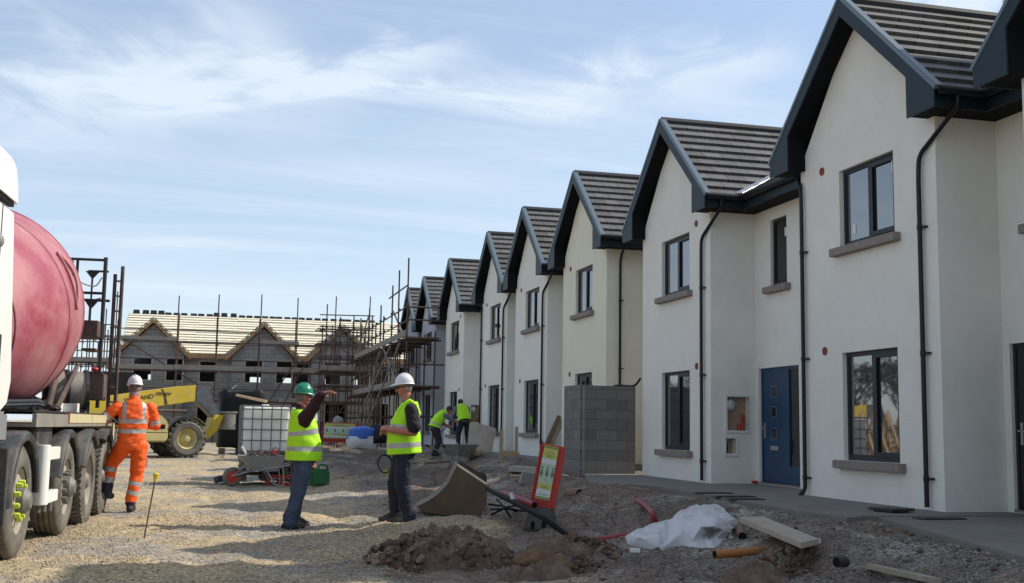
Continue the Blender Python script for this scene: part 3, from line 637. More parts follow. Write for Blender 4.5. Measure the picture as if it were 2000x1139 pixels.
# ------------------------------------------------------------------ unfinished terrace across the end of the site
BY = 60.0; BZ = 0.30
MAT['fir'] = mat('new_timber', (0.40, 0.25, 0.13), 0.85, var=0.2, vs=6)
MAT['batten_roof'] = None
def back_terrace():
    x0, x1 = -4.75, 10.5; gabs = [-3.21, 2.21, 6.22]
    root = thing('terrace_building', 'grey blockwork terrace under construction with battened roof, at the far end of the site', 'building', (0, BY, BZ))
    ez = 4.35; mb = MB(); edges = []
    def wins(c): return [(c-0.95, c-0.15), (c+0.55, c+1.35)]
    hz = (3.05, 4.12); ghz = (0.9, 2.1)
    # gable faces at y=0, recessed fronts at y=0.8
    segs = []; px = x0
    for gc in gabs:
        a, b = gc-1.53, gc+1.53
        if a > px + 0.05: segs.append((px, a, 0.8, None))
        segs.append((max(a, x0), b, 0.0, gc)); px = b
    segs.append((px, x1, 0.8, None)); wl = []
    for a, b, d, gc in segs:
        if gc is not None: hs = [(gc-0.85, gc-0.02, *hz), (gc+0.72, gc+1.48, *hz), (gc-0.75, gc+0.35, *ghz)]
        else:
            n = max(1, int((b-a)/1.35)); hs = []
            for i in range(n):
                c = a + (b-a)*(i+0.5)/n; hs.append((c-0.38, c+0.38, hz[0], hz[1]-0.05)); hs.append((c-0.42, c+0.42, 0.0 if i % 2 else 0.9, 2.1))
        hs = [h for h in hs if h[0] > a+0.02 and h[1] < b-0.02]
        wall_plane(mb, (0, d, 0), (1,0,0), (0,0,1), (0,1,0), a, b, -0.5, ez, hs, 0.2); wl += [(h, d) for h in hs]
        if gc is not None:
            mb.add([(a, 0, -0.5), (a, 0.8, -0.5), (a, 0.8, ez), (a, 0, ez)], [(0,1,2,3)]); mb.add([(b, 0, -0.5), (b, 0.8, -0.5), (b, 0.8, ez), (b, 0, ez)], [(0,1,2,3)])
            mb.add([(a, 0.02, ez), (b, 0.02, ez), (gc, 0.02, ez+1.5)], [(0,1,2)])
            mb.add([(a, 0.8, ez), (b, 0.8, ez), (gc, 0.8, ez+1.5)], [(0,1,2)])
    # rear and end walls, rear openings let the sky through
    wall_plane(mb, (0, 8.8, 0), (1,0,0), (0,0,1), (0,1,0), x0, x1, -0.5, ez+0.30, [(x0+0.9+i*1.9, x0+1.5+i*1.9, 3.36, 3.66) for i in range(7)], 0.2)
    wall_plane(mb, (x0, 0, 0), (0,1,0), (0,0,1), (1,0,0), 0.8, 8.8, -0.5, ez, [], 0.2); wall_plane(mb, (x1, 0, 0), (0,1,0), (0,0,1), (1,0,0), 0.8, 8.8, -0.5, ez, [], 0.2)
    mb.add([(x0, 0.8, ez), (x0, 8.8, ez), (x0, 4.8, 6.55)], [(0,1,2)]); mb.add([(x1, 0.8, ez), (x1, 8.8, ez), (x1, 4.8, 6.55)], [(0,1,2)])
    mb.add([(x0, 0.8, 2.5), (x1, 0.8, 2.5), (x1, 8.8, 2.5), (x0, 8.8, 2.5)], [(0,1,2,3)])
    mb.build('wall', 'block_far', root, fixn=False)
    for h, d in wl:
        w = MB(); t = 0.06; a, b, c, e = h; y0 = d-0.012
        w.bb(a-t, b+t, y0, d+0.06, e, e+t); w.bb(a-t, a, y0, d+0.06, c, e); w.bb(b, b+t, y0, d+0.06, c, e); w.bb(a-t, b+t, y0, d+0.06, c-t, c)
        w.build('window_surround', 'stone_pale_trim', root)
    # roof: membrane sheet with battens in courses
    ey, ry, rz = 0.45, 4.8, 6.75; ezr = 4.42
    k = MB(); k.add([(x0-0.05, ey, ezr), (x1, ey, ezr), (x1, ry, rz), (x0-0.05, ry, rz)], [(0,1,2,3)]); k.add([(x0-0.05, 9.2, ezr), (x1, 9.2, ezr), (x1, ry, rz), (x0-0.05, ry, rz)], [(0,1,2,3)])
    ro = k.build('roof', 'membrane', root, fixn=False)
    sl = Vector((0, ry-ey, rz-ezr)); L = sl.length; sl.normalize(); nr = Vector((0, -sl.z, sl.y)); k = MB(); n = 15
    rot = Matrix((Vector((1,0,0)), sl, nr)).transposed()
    for i in range(n):
        c = Vector((0, ey, ezr)) + sl*(L*(i+0.5)/n) + nr*0.045; x = x0-0.03
        while x < x1:
            l = min(random.uniform(2.2, 4.4), x1-x); k.box(c + Vector((x+l/2, 0, random.uniform(-.01, .01))), (l-0.01, 0.215, 0.03), rot); x += l
    bo = k.build('battens', 'batten', ro)
    k = MB(); k.bb(x0, x1, ey-0.03, ey+0.0, ezr-0.2, ezr+0.02); k.build('fascia', 'fir', root)
    for gc in gabs:                                  # little gable roofs with raw timber barges
        k = MB(); az = ez+1.62
        for s in (1, -1):
            k.add([(gc, -0.35, az+0.1), (gc+1.85*s, -0.35, ez-0.06), (gc+1.85*s, 1.0, ez-0.06), (gc, 4.0, az+0.1)], [(0,1,2,3)])
        g_ = k.build('gable_roof', 'membrane', ro, fixn=False)
        k = MB(); uvt = Vector((1.85, 0, -(az-ez+0.16))); Lg = uvt.length
        for s in (1, -1):
            d = Vector((uvt.x*s, 0, uvt.z)).normalized(); nn = Vector((-d.z, 0, d.x)); nn = nn if nn.z > 0 else -nn; r3 = Matrix((d, Vector((0,1,0)), nn)).transposed()
            for j in range(8):
                dd = (j+0.5)*Lg/8; f = 1-(j+0.5)/8; k.box(Vector((gc, 0, az+0.13)) + d*dd + nn*0.03 + Vector((0, (-0.35+0.9+2.6*f)/2, 0)), (0.19, 1.1+2.6*f, 0.03), r3)
        k.build('gable_battens', 'batten', g_)
        k = MB()
        for s in (1, -1):
            poly = [(0, az+0.12), (1.9*s, ez-0.08), (1.9*s, ez-0.26), (1.72*s, ez-0.16), (0, az-0.07)]
            k.prism(poly, (gc, -0.38, 0), (1,0,0), (0,0,1), (0, 0.03, 0))
        k.build('bargeboard', 'fir', g_)
        k = MB()
        for s in (1, -1): k.box(Vector((gc+0.95*s, -0.37, (az+ez)/2+0.11)), (2.58, 0.05, 0.03), Matrix.Rotation(math.atan2(az-ez+0.2, 1.9)*s, 3, 'Y')); 
        k.build('verge_strip', 'tile_dark', g_)
    # shiny valley strip on the right hand gable
    k = MB(); k.box((gabs[2]-0.98, -0.30, ez+0.86), (2.2, 0.16, 0.03), Matrix.Rotation(-R(42), 3, 'Y')); k.build('valley_flashing', 'lead', ro)
    return root, (ry, rz, x0, x1)
MAT['stone_pale_trim'] = mat('pale_trim', (0.52, 0.48, 0.42), 0.9)
bt, (ry_, rz_, bx0, bx1) = back_terrace()
# packs of ridge tiles along the ridge
xs_ = np.linspace(bx0+0.35, 8.3, 31)
proto = None
for i, x in enumerate(xs_):
    tall = i in (0, 1, 2, 3, 10, 11, 12)
    mb = MB(); h = 0.22 if tall else 0.13
    for q in range(3 if tall else 2): mb.bb(-0.17+0.01*q, 0.17-0.008*q, -0.12, 0.12, q*h/(3 if tall else 2), (q+0.93)*h/(3 if tall else 2))
    single(mb, 'tile_stack', 'tile_dark', 'small dark stack of ridge tiles on the far battened roof ridge', 'roof tiles', (x + random.uniform(-.07, .07), BY+ry_, BZ+rz_+0.01), group='stacks of tiles along the far ridge')

# ------------------------------------------------------------------ scaffolding
def scaffold(label, xs, ys, zlifts, ztop, boards, base, braces=(), jit=0.25, extra=(), mt='scaff', toe=()):
    root = thing('scaffold', label, 'scaffolding', base); B = Vector(base); r = 0.030
    for x in xs:
        for j, y in enumerate(ys):
            zt = ztop + (random.uniform(-jit, jit) if j == 0 else -1.2+random.uniform(-jit, jit)); lean = random.uniform(-.04, .04)
            m = MB(); m.tube([(x-B.x, y-B.y, -0.3), (x-B.x+lean, y-B.y, zt-B.z)], r, 6)
            for zc in zlifts: m.box((x-B.x+lean*0.6, y-B.y, zc-B.z), (0.10, 0.10, 0.09))
            m.build('standard', mt, root)
    for z in zlifts:
        for y in ys:
            for dz in ((0, 0.55) if y == ys[0] else (0,)):
                m = MB(); m.tube([(xs[0]-B.x-0.3, y-B.y-0.05, z+dz-B.z), (xs[-1]-B.x+0.3, y-B.y-0.05, z+dz-B.z+random.uniform(-.05, .05))], r*0.9, 6); m.build('ledger', mt, root)
        for x in xs:
            m = MB(); m.tube([(x-B.x+0.06, ys[0]-B.y-0.25, z-B.z-0.05), (x-B.x+0.06, ys[-1]-B.y+0.25, z-B.z-0.05)], r*0.9, 6); m.build('transom', mt, root)
    for (a, b, c, d, z) in boards:
        m = MB(); n = max(2, int(round((d-c)/0.24)))
        for i in range(n):
            yy = c + (d-c)*(i+0.5)/n; m.box(((a+b)/2-B.x, yy-B.y, z-B.z), (b-a, (d-c)/n-0.012, 0.045))
        m.build('platform', 'scaff_board', root)
    for (a, b, y, z, h) in toe:
        m = MB(); x = a
        while x < b-0.1:
            l = min(random.uniform(3, 3.9), b-x); m.box((x+l/2-B.x, y-B.y, z+h/2-B.z+random.uniform(-.02, .02)), (l-0.02, 0.04, h)); x += l
        m.build('toe_board', 'toe', root)
    for p, q in braces:
        m = MB(); m.tube([Vector(p)-B, Vector(q)-B], r, 6); m.build('brace', mt, root)
    for p, q in extra:
        m = MB(); m.tube([Vector(p)-B, Vector(q)-B], r, 6); m.build('guard_rail', 'scaff_grey', root)
    return root
MAT['toe'] = mat('toe_board', (0.25, 0.225, 0.19), 0.9, var=0.25, vs=4)
bxs = [-4.85, -2.0, -0.1, 1.95, 3.8, 5.65, 7.4]
scaffold('long rusty scaffold across the front of the far block terrace', bxs, [58.3, 59.4], [2.35, 3.78, 5.2], 7.6, [(-5.2, 8.2, 58.4, 59.3, 3.80), (-5.2, 8.2, 58.4, 59.3, 2.3)], (1.2, 58.3, 0.3),
         braces=[((-4.6, 58.25, 5.3), (0.9, 58.25, 2.0)), ((1.6, 58.2, 0.8), (3.9, 58.2, 4.6)), ((4.3, 58.2, 4.4), (2.6, 58.2, 0.9))],
         toe=[(-5.2, 8.2, 58.22, 3.82, 0.24), (3.0, 8.2, 58.22, 2.35, 0.2), (-4.9, -2.0, 58.2, 5.22, 0.17), (2.0, 3.9, 58.2, 5.22, 0.17)],
         extra=[])
for gi, (gx_, s) in enumerate(((0.5, 0), (5.0, 0))):
    pass
scaffold('tangle of scaffold tubes at the left end of the far terrace', [-7.0, -6.2, -5.4], [59.0, 60.4, 62.0, 64.0], [2.3, 3.4, 4.1, 5.4], 6.9, [(-7.2, -5.1, 59.0, 60.4, 4.1)], (-6.2, 60.5, 0.3),
         toe=[(-7.2, -5.1, 58.95, 4.12, 0.22)], braces=[((-7.0, 59, 1.0), (-5.4, 59, 4.0))])
scaffold('dense cluster of rusty scaffold tubes in the corner between the two terraces', [4.9, 5.6, 6.2, 6.9], [54.8, 56.2, 57.4], [1.3, 2.35, 3.1, 3.78, 4.5, 5.2, 5.9], 6.9, [(4.7, 7.1, 54.8, 56.2, 3.80), (4.7, 7.1, 54.8, 56.2, 2.3)], (5.9, 56.0, 0.3),
         braces=[((4.9, 54.8, 0.8), (6.9, 54.8, 3.6)), ((4.9, 54.8, 5.6), (6.9, 54.8, 3.8)), ((5.6, 54.7, 6.3), (4.2, 54.7, 0.5))], toe=[(4.7, 7.1, 54.7, 3.82, 0.22)], jit=0.6)
# right hand scaffold in front of the last houses of the row (local build rotated: runs along y)
def side_scaffold():
    base = Vector((6.6, 48.0, 0.5)); root = thing('scaffold', 'tall dark scaffold with boarded platforms along the last houses on the right', 'scaffolding', base); r = 0.030
    ys = [39.6, 41.5, 43.3, 45.3, 46.4, 47.6, 48.8, 50.0, 51.4, 53.0, 54.5, 56.0]; tops = [7.15, 6.95, 6.6, 5.6, 6.15, 5.4, 5.9, 6.4, 5.7, 6.2, 5.8, 6.3]
    for y, t in zip(ys, tops):
        for j, x in enumerate((6.35, 7.35)):
            m = MB(); m.tube([(x-base.x, y-base.y, -0.4), (x-base.x+random.uniform(-.03,.03), y-base.y, (t if j == 0 else 4.6)-base.z)], r, 6)
            for zc in (1.6, 2.65, 3.5, 4.35, 5.0, 5.5): 
                if j == 0 or zc < 4.4: m.box((x-base.x, y-base.y, zc-base.z), (0.09, 0.09, 0.08))
            m.build('standard', 'scaff', root)
    for z, x in ((1.6, 6.35), (2.62, 6.35), (3.4, 6.35), (4.30, 6.35), (4.9, 6.35), (5.4, 6.35), (2.62, 7.35), (4.3, 7.35)):
        m = MB(); m.tube([(x-0.05-base.x, ys[0]-0.4-base.y, z-base.z), (x-0.05-base.x, 56.3-base.y, z-base.z)], r, 6); m.build('ledger', 'scaff', root)
    m = MB(); m.tube([(6.3-base.x, 39.4-base.y, 6.15-base.z), (6.3-base.x, 43.8-base.y, 6.15-base.z)], r, 6); m.build('ledger', 'scaff', root)
    for y in ys:
        for z in (1.6, 2.6, 4.26):
            m = MB(); m.tube([(6.05-base.x, y+0.06-base.y, z-base.z), (7.6-base.x, y+0.06-base.y, z-base.z)], r, 6); m.build('transom', 'scaff', root)
    for z in (4.34, 2.66):
        m = MB()
        for i in range(5): m.box((6.45+i*0.24-base.x, 47.8-base.y, z-base.z), (0.225, 16.8, 0.045))
        m.build('platform', 'scaff_board', root)
        m = MB()
        for i in range(5): m.box((6.28-base.x, 41.0+i*3.3-base.y, z+0.14-base.z), (0.04, 3.25, 0.22))
        m.build('toe_board', 'toe', root)
    for z in (4.95, 5.4, 3.4):
        m = MB(); m.tube([(6.3-base.x, 39.4-base.y, z-base.z), (7.68-base.x, 39.4-base.y, z-base.z)], r, 6); m.build('guard_rail', 'scaff', root)
    for p, q in (((6.25, 40.5, 4.2), (5.5, 45.5, 0.45)), ((6.2, 42.5, 4.2), (5.2, 47.0, 0.45)), ((6.25, 46, 4.2), (6.25, 50, 0.6)), ((6.3, 50, 6.0), (6.3, 54, 4.4)), ((6.3, 41, 2.7), (6.3, 45, 4.3)), ((6.3, 49, 2.7), (6.3, 45.5, 4.3)), ((6.35, 43, 5.6), (6.35, 40, 4.3)), ((6.3, 52, 0.5), (6.3, 49, 2.6))):
        m = MB(); m.tube([Vector(p)-base, Vector(q)-base], r, 6); m.build('brace', 'scaff_grey', root)
side_scaffold()
# ------------------------------------------------------------------ concrete mixer lorry
MAT.update(
    rubber=mat('tyre_rubber', (0.060, 0.057, 0.053), 0.85, dirt=(0.30, 0.265, 0.21), ds=2.6, dlo=0.36, dhi=0.85, bump=0.2, bs=40),
    rim=mat('wheel_rim', (0.36, 0.34, 0.31), 0.6, 0.1, dirt=(0.33, 0.28, 0.21), ds=4, dlo=0.35, dhi=0.7),
    hub=mat('hub_grey', (0.16, 0.15, 0.145), 0.6, 0.2, dirt=(0.25, 0.22, 0.17), ds=6, dlo=0.45, dhi=0.8),
    nut=mat('lime_nut_cap', (0.52, 0.62, 0.06), 0.5),
    cab=mat('white_cab_paint', (0.78, 0.78, 0.74), 0.32, var=0.03, vs=1.5, dirt=(0.55, 0.50, 0.42), ds=1.2, dlo=0.62, dhi=0.95),
    cabgrey=mat('grey_cab_plastic', (0.20, 0.205, 0.215), 0.6, dirt=DUST, ds=2, dlo=0.5, dhi=0.9),
    blackpl=mat('black_plastic', (0.028, 0.029, 0.033), 0.5, dirt=(0.22, 0.20, 0.17), ds=2.2, dlo=0.46, dhi=0.92),
    drum=mat('drum_red', (0.34, 0.056, 0.092), 0.42, var=0.10, vs=1.6, dirt=(0.46, 0.27, 0.27), ds=1.6, dlo=0.36, dhi=0.80, bump=0.04, bs=5),
    steel=mat('grey_steel', (0.26, 0.245, 0.22), 0.55, 0.25, var=0.15, dirt=(0.34, 0.29, 0.22), ds=2.5, dlo=0.45, dhi=0.8),
    beige=mat('beige_panel', (0.52, 0.45, 0.27), 0.6, var=0.1, dirt=(0.40, 0.30, 0.18), ds=3, dlo=0.55, dhi=0.85),
    blackst=mat('black_steel', (0.020, 0.022, 0.026), 0.45, dirt=(0.20, 0.17, 0.14), ds=4, dlo=0.55, dhi=0.9),
    rust=mat('rusty_steel', (0.075, 0.05, 0.045), 0.75, 0.1, var=0.3, vs=4, dirt=(0.19, 0.14, 0.11), ds=3, dlo=0.45, dhi=0.8),
    cement=mat('cement_splash', (0.30, 0.28, 0.25), 0.9, var=0.2, vs=8, bump=0.4, bs=20),
)
def wheel(parent, x, y, r=0.525, w=0.32, steer=True, nuts='nut', treadm=False):
    t = MB(); s = r/0.525
    prof = [(0.05, 0.30*s), (0.012, 0.315*s), (0.0, 0.36*s), (0.004, 0.45*s), (0.03, 0.505*s), (0.045, 0.517*s)]
    for k in range(4):
        a = 0.06 + k*0.055; prof += [(a, 0.525*s), (a+0.036, 0.525*s), (a+0.038, 0.508*s), (a+0.052, 0.508*s)]
    prof += [(w-0.03, 0.512*s), (w-0.005, 0.46*s), (w, 0.36*s), (w-0.05, 0.30*s)]
    t.lathe(prof, (x, y, r), (-1,0,0), 44, caps=False)
    if treadm:
        for k in range(44):
            a = 2*PI*k/44
            for sx, sk in ((0.085, 0.35), (0.235, -0.35)):
                t.box((x-sx, y+math.cos(a)*0.522*s, r+math.sin(a)*0.522*s), (0.14, 0.040, 0.030), Matrix.Rotation(a-PI/2, 3, 'X') @ Matrix.Rotation(sk, 3, 'Z'))
    wo = MB(); wo.lathe([(0.045, 0.305*s), (0.03, 0.315*s), (0.028, 0.30*s), (0.06, 0.285*s), (w*0.5, 0.27*s)] if steer else [(0.045, 0.305*s), (0.03, 0.315*s), (0.028, 0.30*s), (0.07, 0.285*s), (0.14, 0.265*s), (0.15, 0.20*s)], (x, y, r), (-1,0,0), 40, caps=False)
    if steer: wo.lathe([(w*0.5, 0.28*s), (0.07, 0.262*s), (0.045, 0.24*s), (0.03, 0.12*s), (0.03, 0.01)], (x, y, r), (-1,0,0), 40, caps=False)
    else: wo.lathe([(0.15, 0.20*s), (0.15, 0.01)], (x, y, r), (-1,0,0), 30, caps=False)
    tyre = t.build('tyre', 'rubber', None, smooth=40)
    root = bpy.data.objects.new('wheel', None); COL.objects.link(root); root.parent = parent
    tyre.parent = root
    wo.build('rim', 'rim', root, smooth=35)
    h = MB(); o = -0.055 if steer else 0.04
    h.lathe([(0.16, 0.125*s), (o+0.02, 0.12*s), (o, 0.10*s), (o-0.03, 0.07*s), (o-0.035, 0.01)], (x, y, r), (-1,0,0), 26); h.build('hub', 'hub', root, smooth=40)
    if nuts:
        for k in range(10):
            q = MB()
            a = 2*PI*k/10 + 0.2; c = (x, y+math.cos(a)*0.168*s, r+math.sin(a)*0.168*s); z0 = 0.03 if steer else 0.15
            q.lathe([(z0, 0.026), (z0-0.035, 0.026), (z0-0.052, 0.020), (z0-0.055, 0.003)] if steer else [(z0, 0.02), (z0-0.05, 0.02)], c, (-1,0,0), 6)
            q.build('wheel_nut', nuts, root, smooth=30)
    return root
def fender(root, x, y, r=0.64, w=0.44, a0=-1.35, a1=1.35, skirt=0.0, mname='blackpl'):
    """arched mudguard open below; a = angle from straight up"""
    m = MB(); n = 22; rs = []
    for j in range(n):
        a = a0 + (a1-a0)*j/(n-1); cy, cz = math.sin(a), math.cos(a); yy = y
        rs.append([Vector((x+q[0], yy+cy*q[1], 0.525+cz*q[1])) for q in ((0.02, r-0.085), (0.035, r-0.055), (0.03, r-0.015), (0.0, r+0.004), (-w, r+0.004), (-w, r-0.02), (-0.02, r-0.03), (0.0, r-0.085))])
    m.rings(rs, caps=True)
    return m.build('mudguard', mname, root, smooth=40)
def build_truck():
    root = thing('mixer_truck', 'white cabbed concrete mixer lorry with a pink red drum, parked along the left edge', 'mixer truck', (-1.70, 11.5, 0.0), -0.05)
    wheel(root, 0, 0, nuts='nut'); wheel(root, 0.0, 2.4, nuts='hub'); wheel(root, 0.02, 3.85, steer=False, nuts='hub', treadm=True); wheel(root, 0.02, 5.2, steer=False, nuts='hub', treadm=True)
    for yy, st in ((0, True), (2.4, True), (3.85, False), (5.2, False)):
        t = MB(); t.lathe([(0.05, 0.30), (0, 0.36), (0.03, 0.51), (0.29, 0.51), (0.32, 0.36), (0.27, 0.30), (0.2, 0.1)], (-2.18, yy, 0.525), (-1,0,0), 30); t.build('tyre', 'rubber', root, smooth=40)
        t = MB(); t.tube([(-0.2, yy, 0.525), (-2.3, yy, 0.525)], 0.09); t.build('axle', 'blackst', root, smooth=40)
    fender(root, 0.0, 0.02, a0=-1.62, a1=1.50); fender(root, 0.0, 2.4, a0=-1.35, a1=1.2); fender(root, 0.02, 3.85, a0=-1.25, a1=0.72, w=0.6); fender(root, 0.02, 5.2, a0=-0.66, a1=0.95, w=0.6)
    m = MB(); m.bb(-0.40, 0.0, -0.70, -0.60, 0.36, 1.02); m.tube([(-0.30, -0.71, 0.93), (-0.20, -0.75, 0.96), (-0.10, -0.71, 0.93)], 0.018); m.build('front_mud_flap', 'blackpl', root, bev=0.02, smooth=50)
    m = MB(); m.bb(-0.75, -0.12, -1.45, -0.72, 0.32, 1.25); m.bb(-0.7, -0.02, -1.4, -0.9, 0.36, 0.42); m.build('cab_step', 'blackpl', root, bev=0.03, smooth=50)
    # cab
    m = MB(); prof = [(-1.45, 1.10), (-1.55, 1.9), (-1.40, 2.95), (-1.2, 3.20), (0.38, 3.20), (0.44, 3.10), (0.74, 1.62), (0.62, 1.38), (0.3, 1.28), (-0.4, 1.24)]
    m.prism([(q[0]-0.70, q[1]) for q in prof], (-0.16, 0, 0), (0,1,0), (0,0,1), (-2.28, 0, 0)); cb = m.build('cab', 'cab', root, bev=0.05, smooth=50)
    m = MB(); rs = []
    for z, y0, y1, ins in ((3.24, -1.25, 0.42, 0.0), (3.42, -1.20, 0.415, 0.01), (3.57, -0.95, 0.40, 0.03), (3.66, -0.7, 0.37, 0.07), (3.71, -0.5, 0.31, 0.13), (3.73, -0.4, 0.22, 0.24)):
        xa, xb_ = -0.13-ins, -2.47+ins; y0 -= 0.70; y1 -= 0.70; rs.append([Vector(p) for p in ((xa-0.03, y0, z), (xa, y0+0.03, z), (xa, y1-0.05, z), (xa-0.05, y1, z), (xb_+0.05, y1, z), (xb_, y1-0.05, z), (xb_, y0, z))])
    m.rings(rs); m.build('roof_fairing', 'cab', cb, smooth=50)
    m = MB(); m.bb(-0.20, -0.155, -0.78, -0.765, 1.5, 3.15); m.bb(-0.2, -0.15, -1.2, -0.40, 3.195, 3.235); m.build('door_seam', 'dark', cb)
    m = MB(); m.bb(-0.17, -0.150, -0.72, -0.52, 1.72, 2.02); m.build('air_intake_grille', 'blackst', cb, bev=0.004)
    m = MB(); m.bb(-0.16, -0.152, -1.9, -1.2, 2.2, 3.0); m.build('side_window', 'glass_dark', cb)
    m = MB(); m.tube([(-0.16, -1.95, 2.9), (0.02, -2.0, 2.80)], 0.02); m.ball((0.03, -1.90, 2.66), (0.10, 0.06, 0.08)); m.build('mirror', 'cabgrey', cb, smooth=60)
    m = MB(); m.bb(-0.52, -0.10, -1.9, -0.30, 1.06, 1.34); m.build('cab_sill', 'cabgrey', root, bev=0.03, smooth=50)
    # chassis, deck edge
    m = MB(); m.bb(-0.95, -0.70, -1.2, 6.0, 0.80, 1.10); m.bb(-1.80, -1.55, -1.2, 6.0, 0.80, 1.10)
    for y in (0.9, 1.9, 3.1, 4.5, 5.8): m.bb(-1.6, -0.8, y, y+0.1, 0.85, 1.05)
    m.build('chassis', 'blackst', root)
    m = MB(); m.bb(-2.45, -0.02, 0.55, 5.85, 1.20, 1.235); m.bb(-0.06, -0.02, 0.55, 2.35, 1.235, 1.335); m.build('deck', 'steel', root)
    m = MB(); m.bb(-0.055, -0.012, 2.36, 3.98, 1.238, 1.345); m.bb(-0.055, -0.012, 4.0, 5.3, 1.238, 1.345); m.build('deck_edge_panel', 'beige', root, bev=0.004)
    m = MB(); m.bb(-0.056, -0.010, 2.32, 2.355, 1.236, 1.346); m.bb(-0.055, -0.012, 5.31, 5.5, 1.238, 1.345); m.build('red_end_cap', 'red', root)
    m = MB(); m.bb(-2.4, -0.05, 0.55, 5.8, 1.345, 1.365); m.build('deck_rim', 'blackst', root)
    # side guard and tanks between the front axles
    m = MB(); m.tube([(-0.02, 0.98, 0.42), (-0.02, 0.98, 1.02)], 0.075, 14); m.bb(-0.06, 0.02, 1.0, 1.72, 0.86, 0.99); m.bb(-0.06, 0.02, 1.0, 1.72, 0.42, 0.54); m.build('side_guard', 'cab', root, bev=0.006, smooth=50)
    m = MB(); m.tube([(-0.45, 0.85, 0.70), (-0.45, 1.72, 0.70)], 0.26, 20); m.build('air_tank', 'steel', root, smooth=50)
    m = MB(); m.bb(-0.55, -0.08, 0.92, 1.75, 0.98, 1.2); m.bb(-0.12, -0.07, 0.80, 0.84, 0.45, 1.2); m.build('battery_box', 'blackpl', root, bev=0.01)
    m = MB(); [m.tube([(-0.06+0.03*q, 1.15+0.14*q, 0.42), (-0.06+0.03*q, 1.15+0.14*q, 0.33)], 0.02) for q in range(3)]; m.build('drain_valves', 'hub', root)
    # drum
    a = Vector((-1.30, 0.65, 2.12)); b = Vector((-1.30, 5.40, 2.98)); d = (b-a); L = d.length; d.normalize()
    prof = [(0, 0.30), (0.02, 0.62), (0.55, 0.90), (1.15, 1.14), (1.6, 1.235), (1.66, 1.24), (2.5, 1.245), (2.56, 1.24), (3.1, 1.13), (3.7, 0.93), (4.3, 0.66), (4.62, 0.56), (4.66, 0.50), (4.5, 0.46)]
    m = MB(); m.lathe(prof, a, d, 72); dr = m.build('drum', 'drum', root, smooth=30)
    m = MB()
    for t, rr in ((1.63, 1.239), (2.53, 1.244), (0.55, 0.902), (3.1, 1.132)): m.lathe([(t-0.02, rr), (t-0.012, rr+0.010), (t+0.012, rr+0.010), (t+0.02, rr)], a, d, 72, caps=False)
    m.build('weld_seam', 'drum', dr, smooth=40)
    # D-shaped inspection hatch frame on the side of the drum
    u = Vector((0,0,1)); u = (u - d*u.dot(d)).normalized(); w = d.cross(u); w = w if w.x > 0 else -w
    def onD(t, ang, lift=0.02):
        for (t0, r0), (t1, r1) in zip(prof, prof[1:]):
            if t0 <= t <= t1: rr = r0 + (r1-r0)*(t-t0)/(t1-t0)
        return a + d*t + (u*math.sin(ang) + w*math.cos(ang))*(rr+lift)
    pth = [onD(1.95 + 0.30*math.sin(q*PI/12), 0.62 - 0.55*(q/12)) for q in range(13)]; pth += [onD(1.95, 0.07 + 0.55*(q/8)) for q in range(9)]
    m = MB(); m.tube(pth, 0.016, 8)
    for q in range(2, 12, 3): m.ball(onD(1.95 + 0.33*math.sin(q*PI/12), 0.62 - 0.55*(q/12), 0.02), 0.022, 8, 5)
    m.build('inspection_hatch', 'drum', dr, smooth=60)
    m = MB(); m.lathe([(3.78, 0.90), (3.80, 0.96), (4.0, 0.96), (4.02, 0.84)], a, d, 56, caps=False); m.build('drum_ring', 'steel', dr, smooth=40)
    # pedestals
    m = MB(); m.prism([(0.5, 1.37), (4.6, 1.37), (4.6, 1.50), (2.6, 1.62), (0.9, 1.55)], (-0.62, 0, 0), (0,1,0), (0,0,1), (-1.35, 0, 0)); m.tube([(-0.5, 0.9, 1.42), (-0.4, 2.4, 1.46), (-0.45, 3.9, 1.42)], 0.05); m.build('subframe', 'blackst', root, bev=0.02)
    m = MB(); m.prism([(0.7, 1.36), (1.5, 1.36), (1.05, 2.3), (0.75, 2.3)], (-0.75, 0, 0), (0,1,0), (0,0,1), (-1.04, 0, 0)); m.build('front_pedestal', 'blackst', root)
    m = MB()
    for x in (-0.55, -2.0):
        m.prism([(3.9, 1.36), (4.15, 1.36), (4.75, 2.15), (4.6, 2.2)], (x, 0, 0), (0,1,0), (0,0,1), (-0.1, 0, 0)); m.prism([(5.3, 1.36), (5.5, 1.36), (4.8, 2.2), (4.65, 2.15)], (x, 0, 0), (0,1,0), (0,0,1), (-0.1, 0, 0))
    m.bb(-2.1, -0.45, 4.6, 4.8, 2.05, 2.25); m.tube([(-0.5, 4.7, 1.4), (-0.28, 3.1, 1.42), (-0.3, 4.35, 1.95)], 0.03); m.tube([(-0.35, 2.9, 1.42), (-0.5, 4.3, 2.05)], 0.04); m.build('rear_pedestal', 'rust', root)
    # ribbed cylindrical water tank lying across behind the drum foot
    m = MB(); m.tube([(-0.62, 4.28, 1.66), (-0.18, 4.42, 1.66)], 0.245, 26)
    m.build('water_tank', 'steel', root, smooth=40)
    m = MB(); dd = Vector((0.44, 0.14, 0)).normalized()
    for t in (0.0, 0.22, 0.45): m.lathe([(t-0.02, 0.246), (t-0.02, 0.268), (t+0.02, 0.268), (t+0.02, 0.246)], (-0.62, 4.28, 1.66), dd, 26, caps=False)
    m.build('tank_band', 'blackst', root, smooth=40)
    m = MB(); m.bb(-0.35, -0.14, 3.75, 3.77, 1.37, 1.48); m.bb(-0.35, -0.33, 3.6, 3.77, 1.37, 1.48); m.bb(-0.16, -0.14, 3.6, 3.77, 1.37, 1.48); m.build('bracket', 'cab', root)
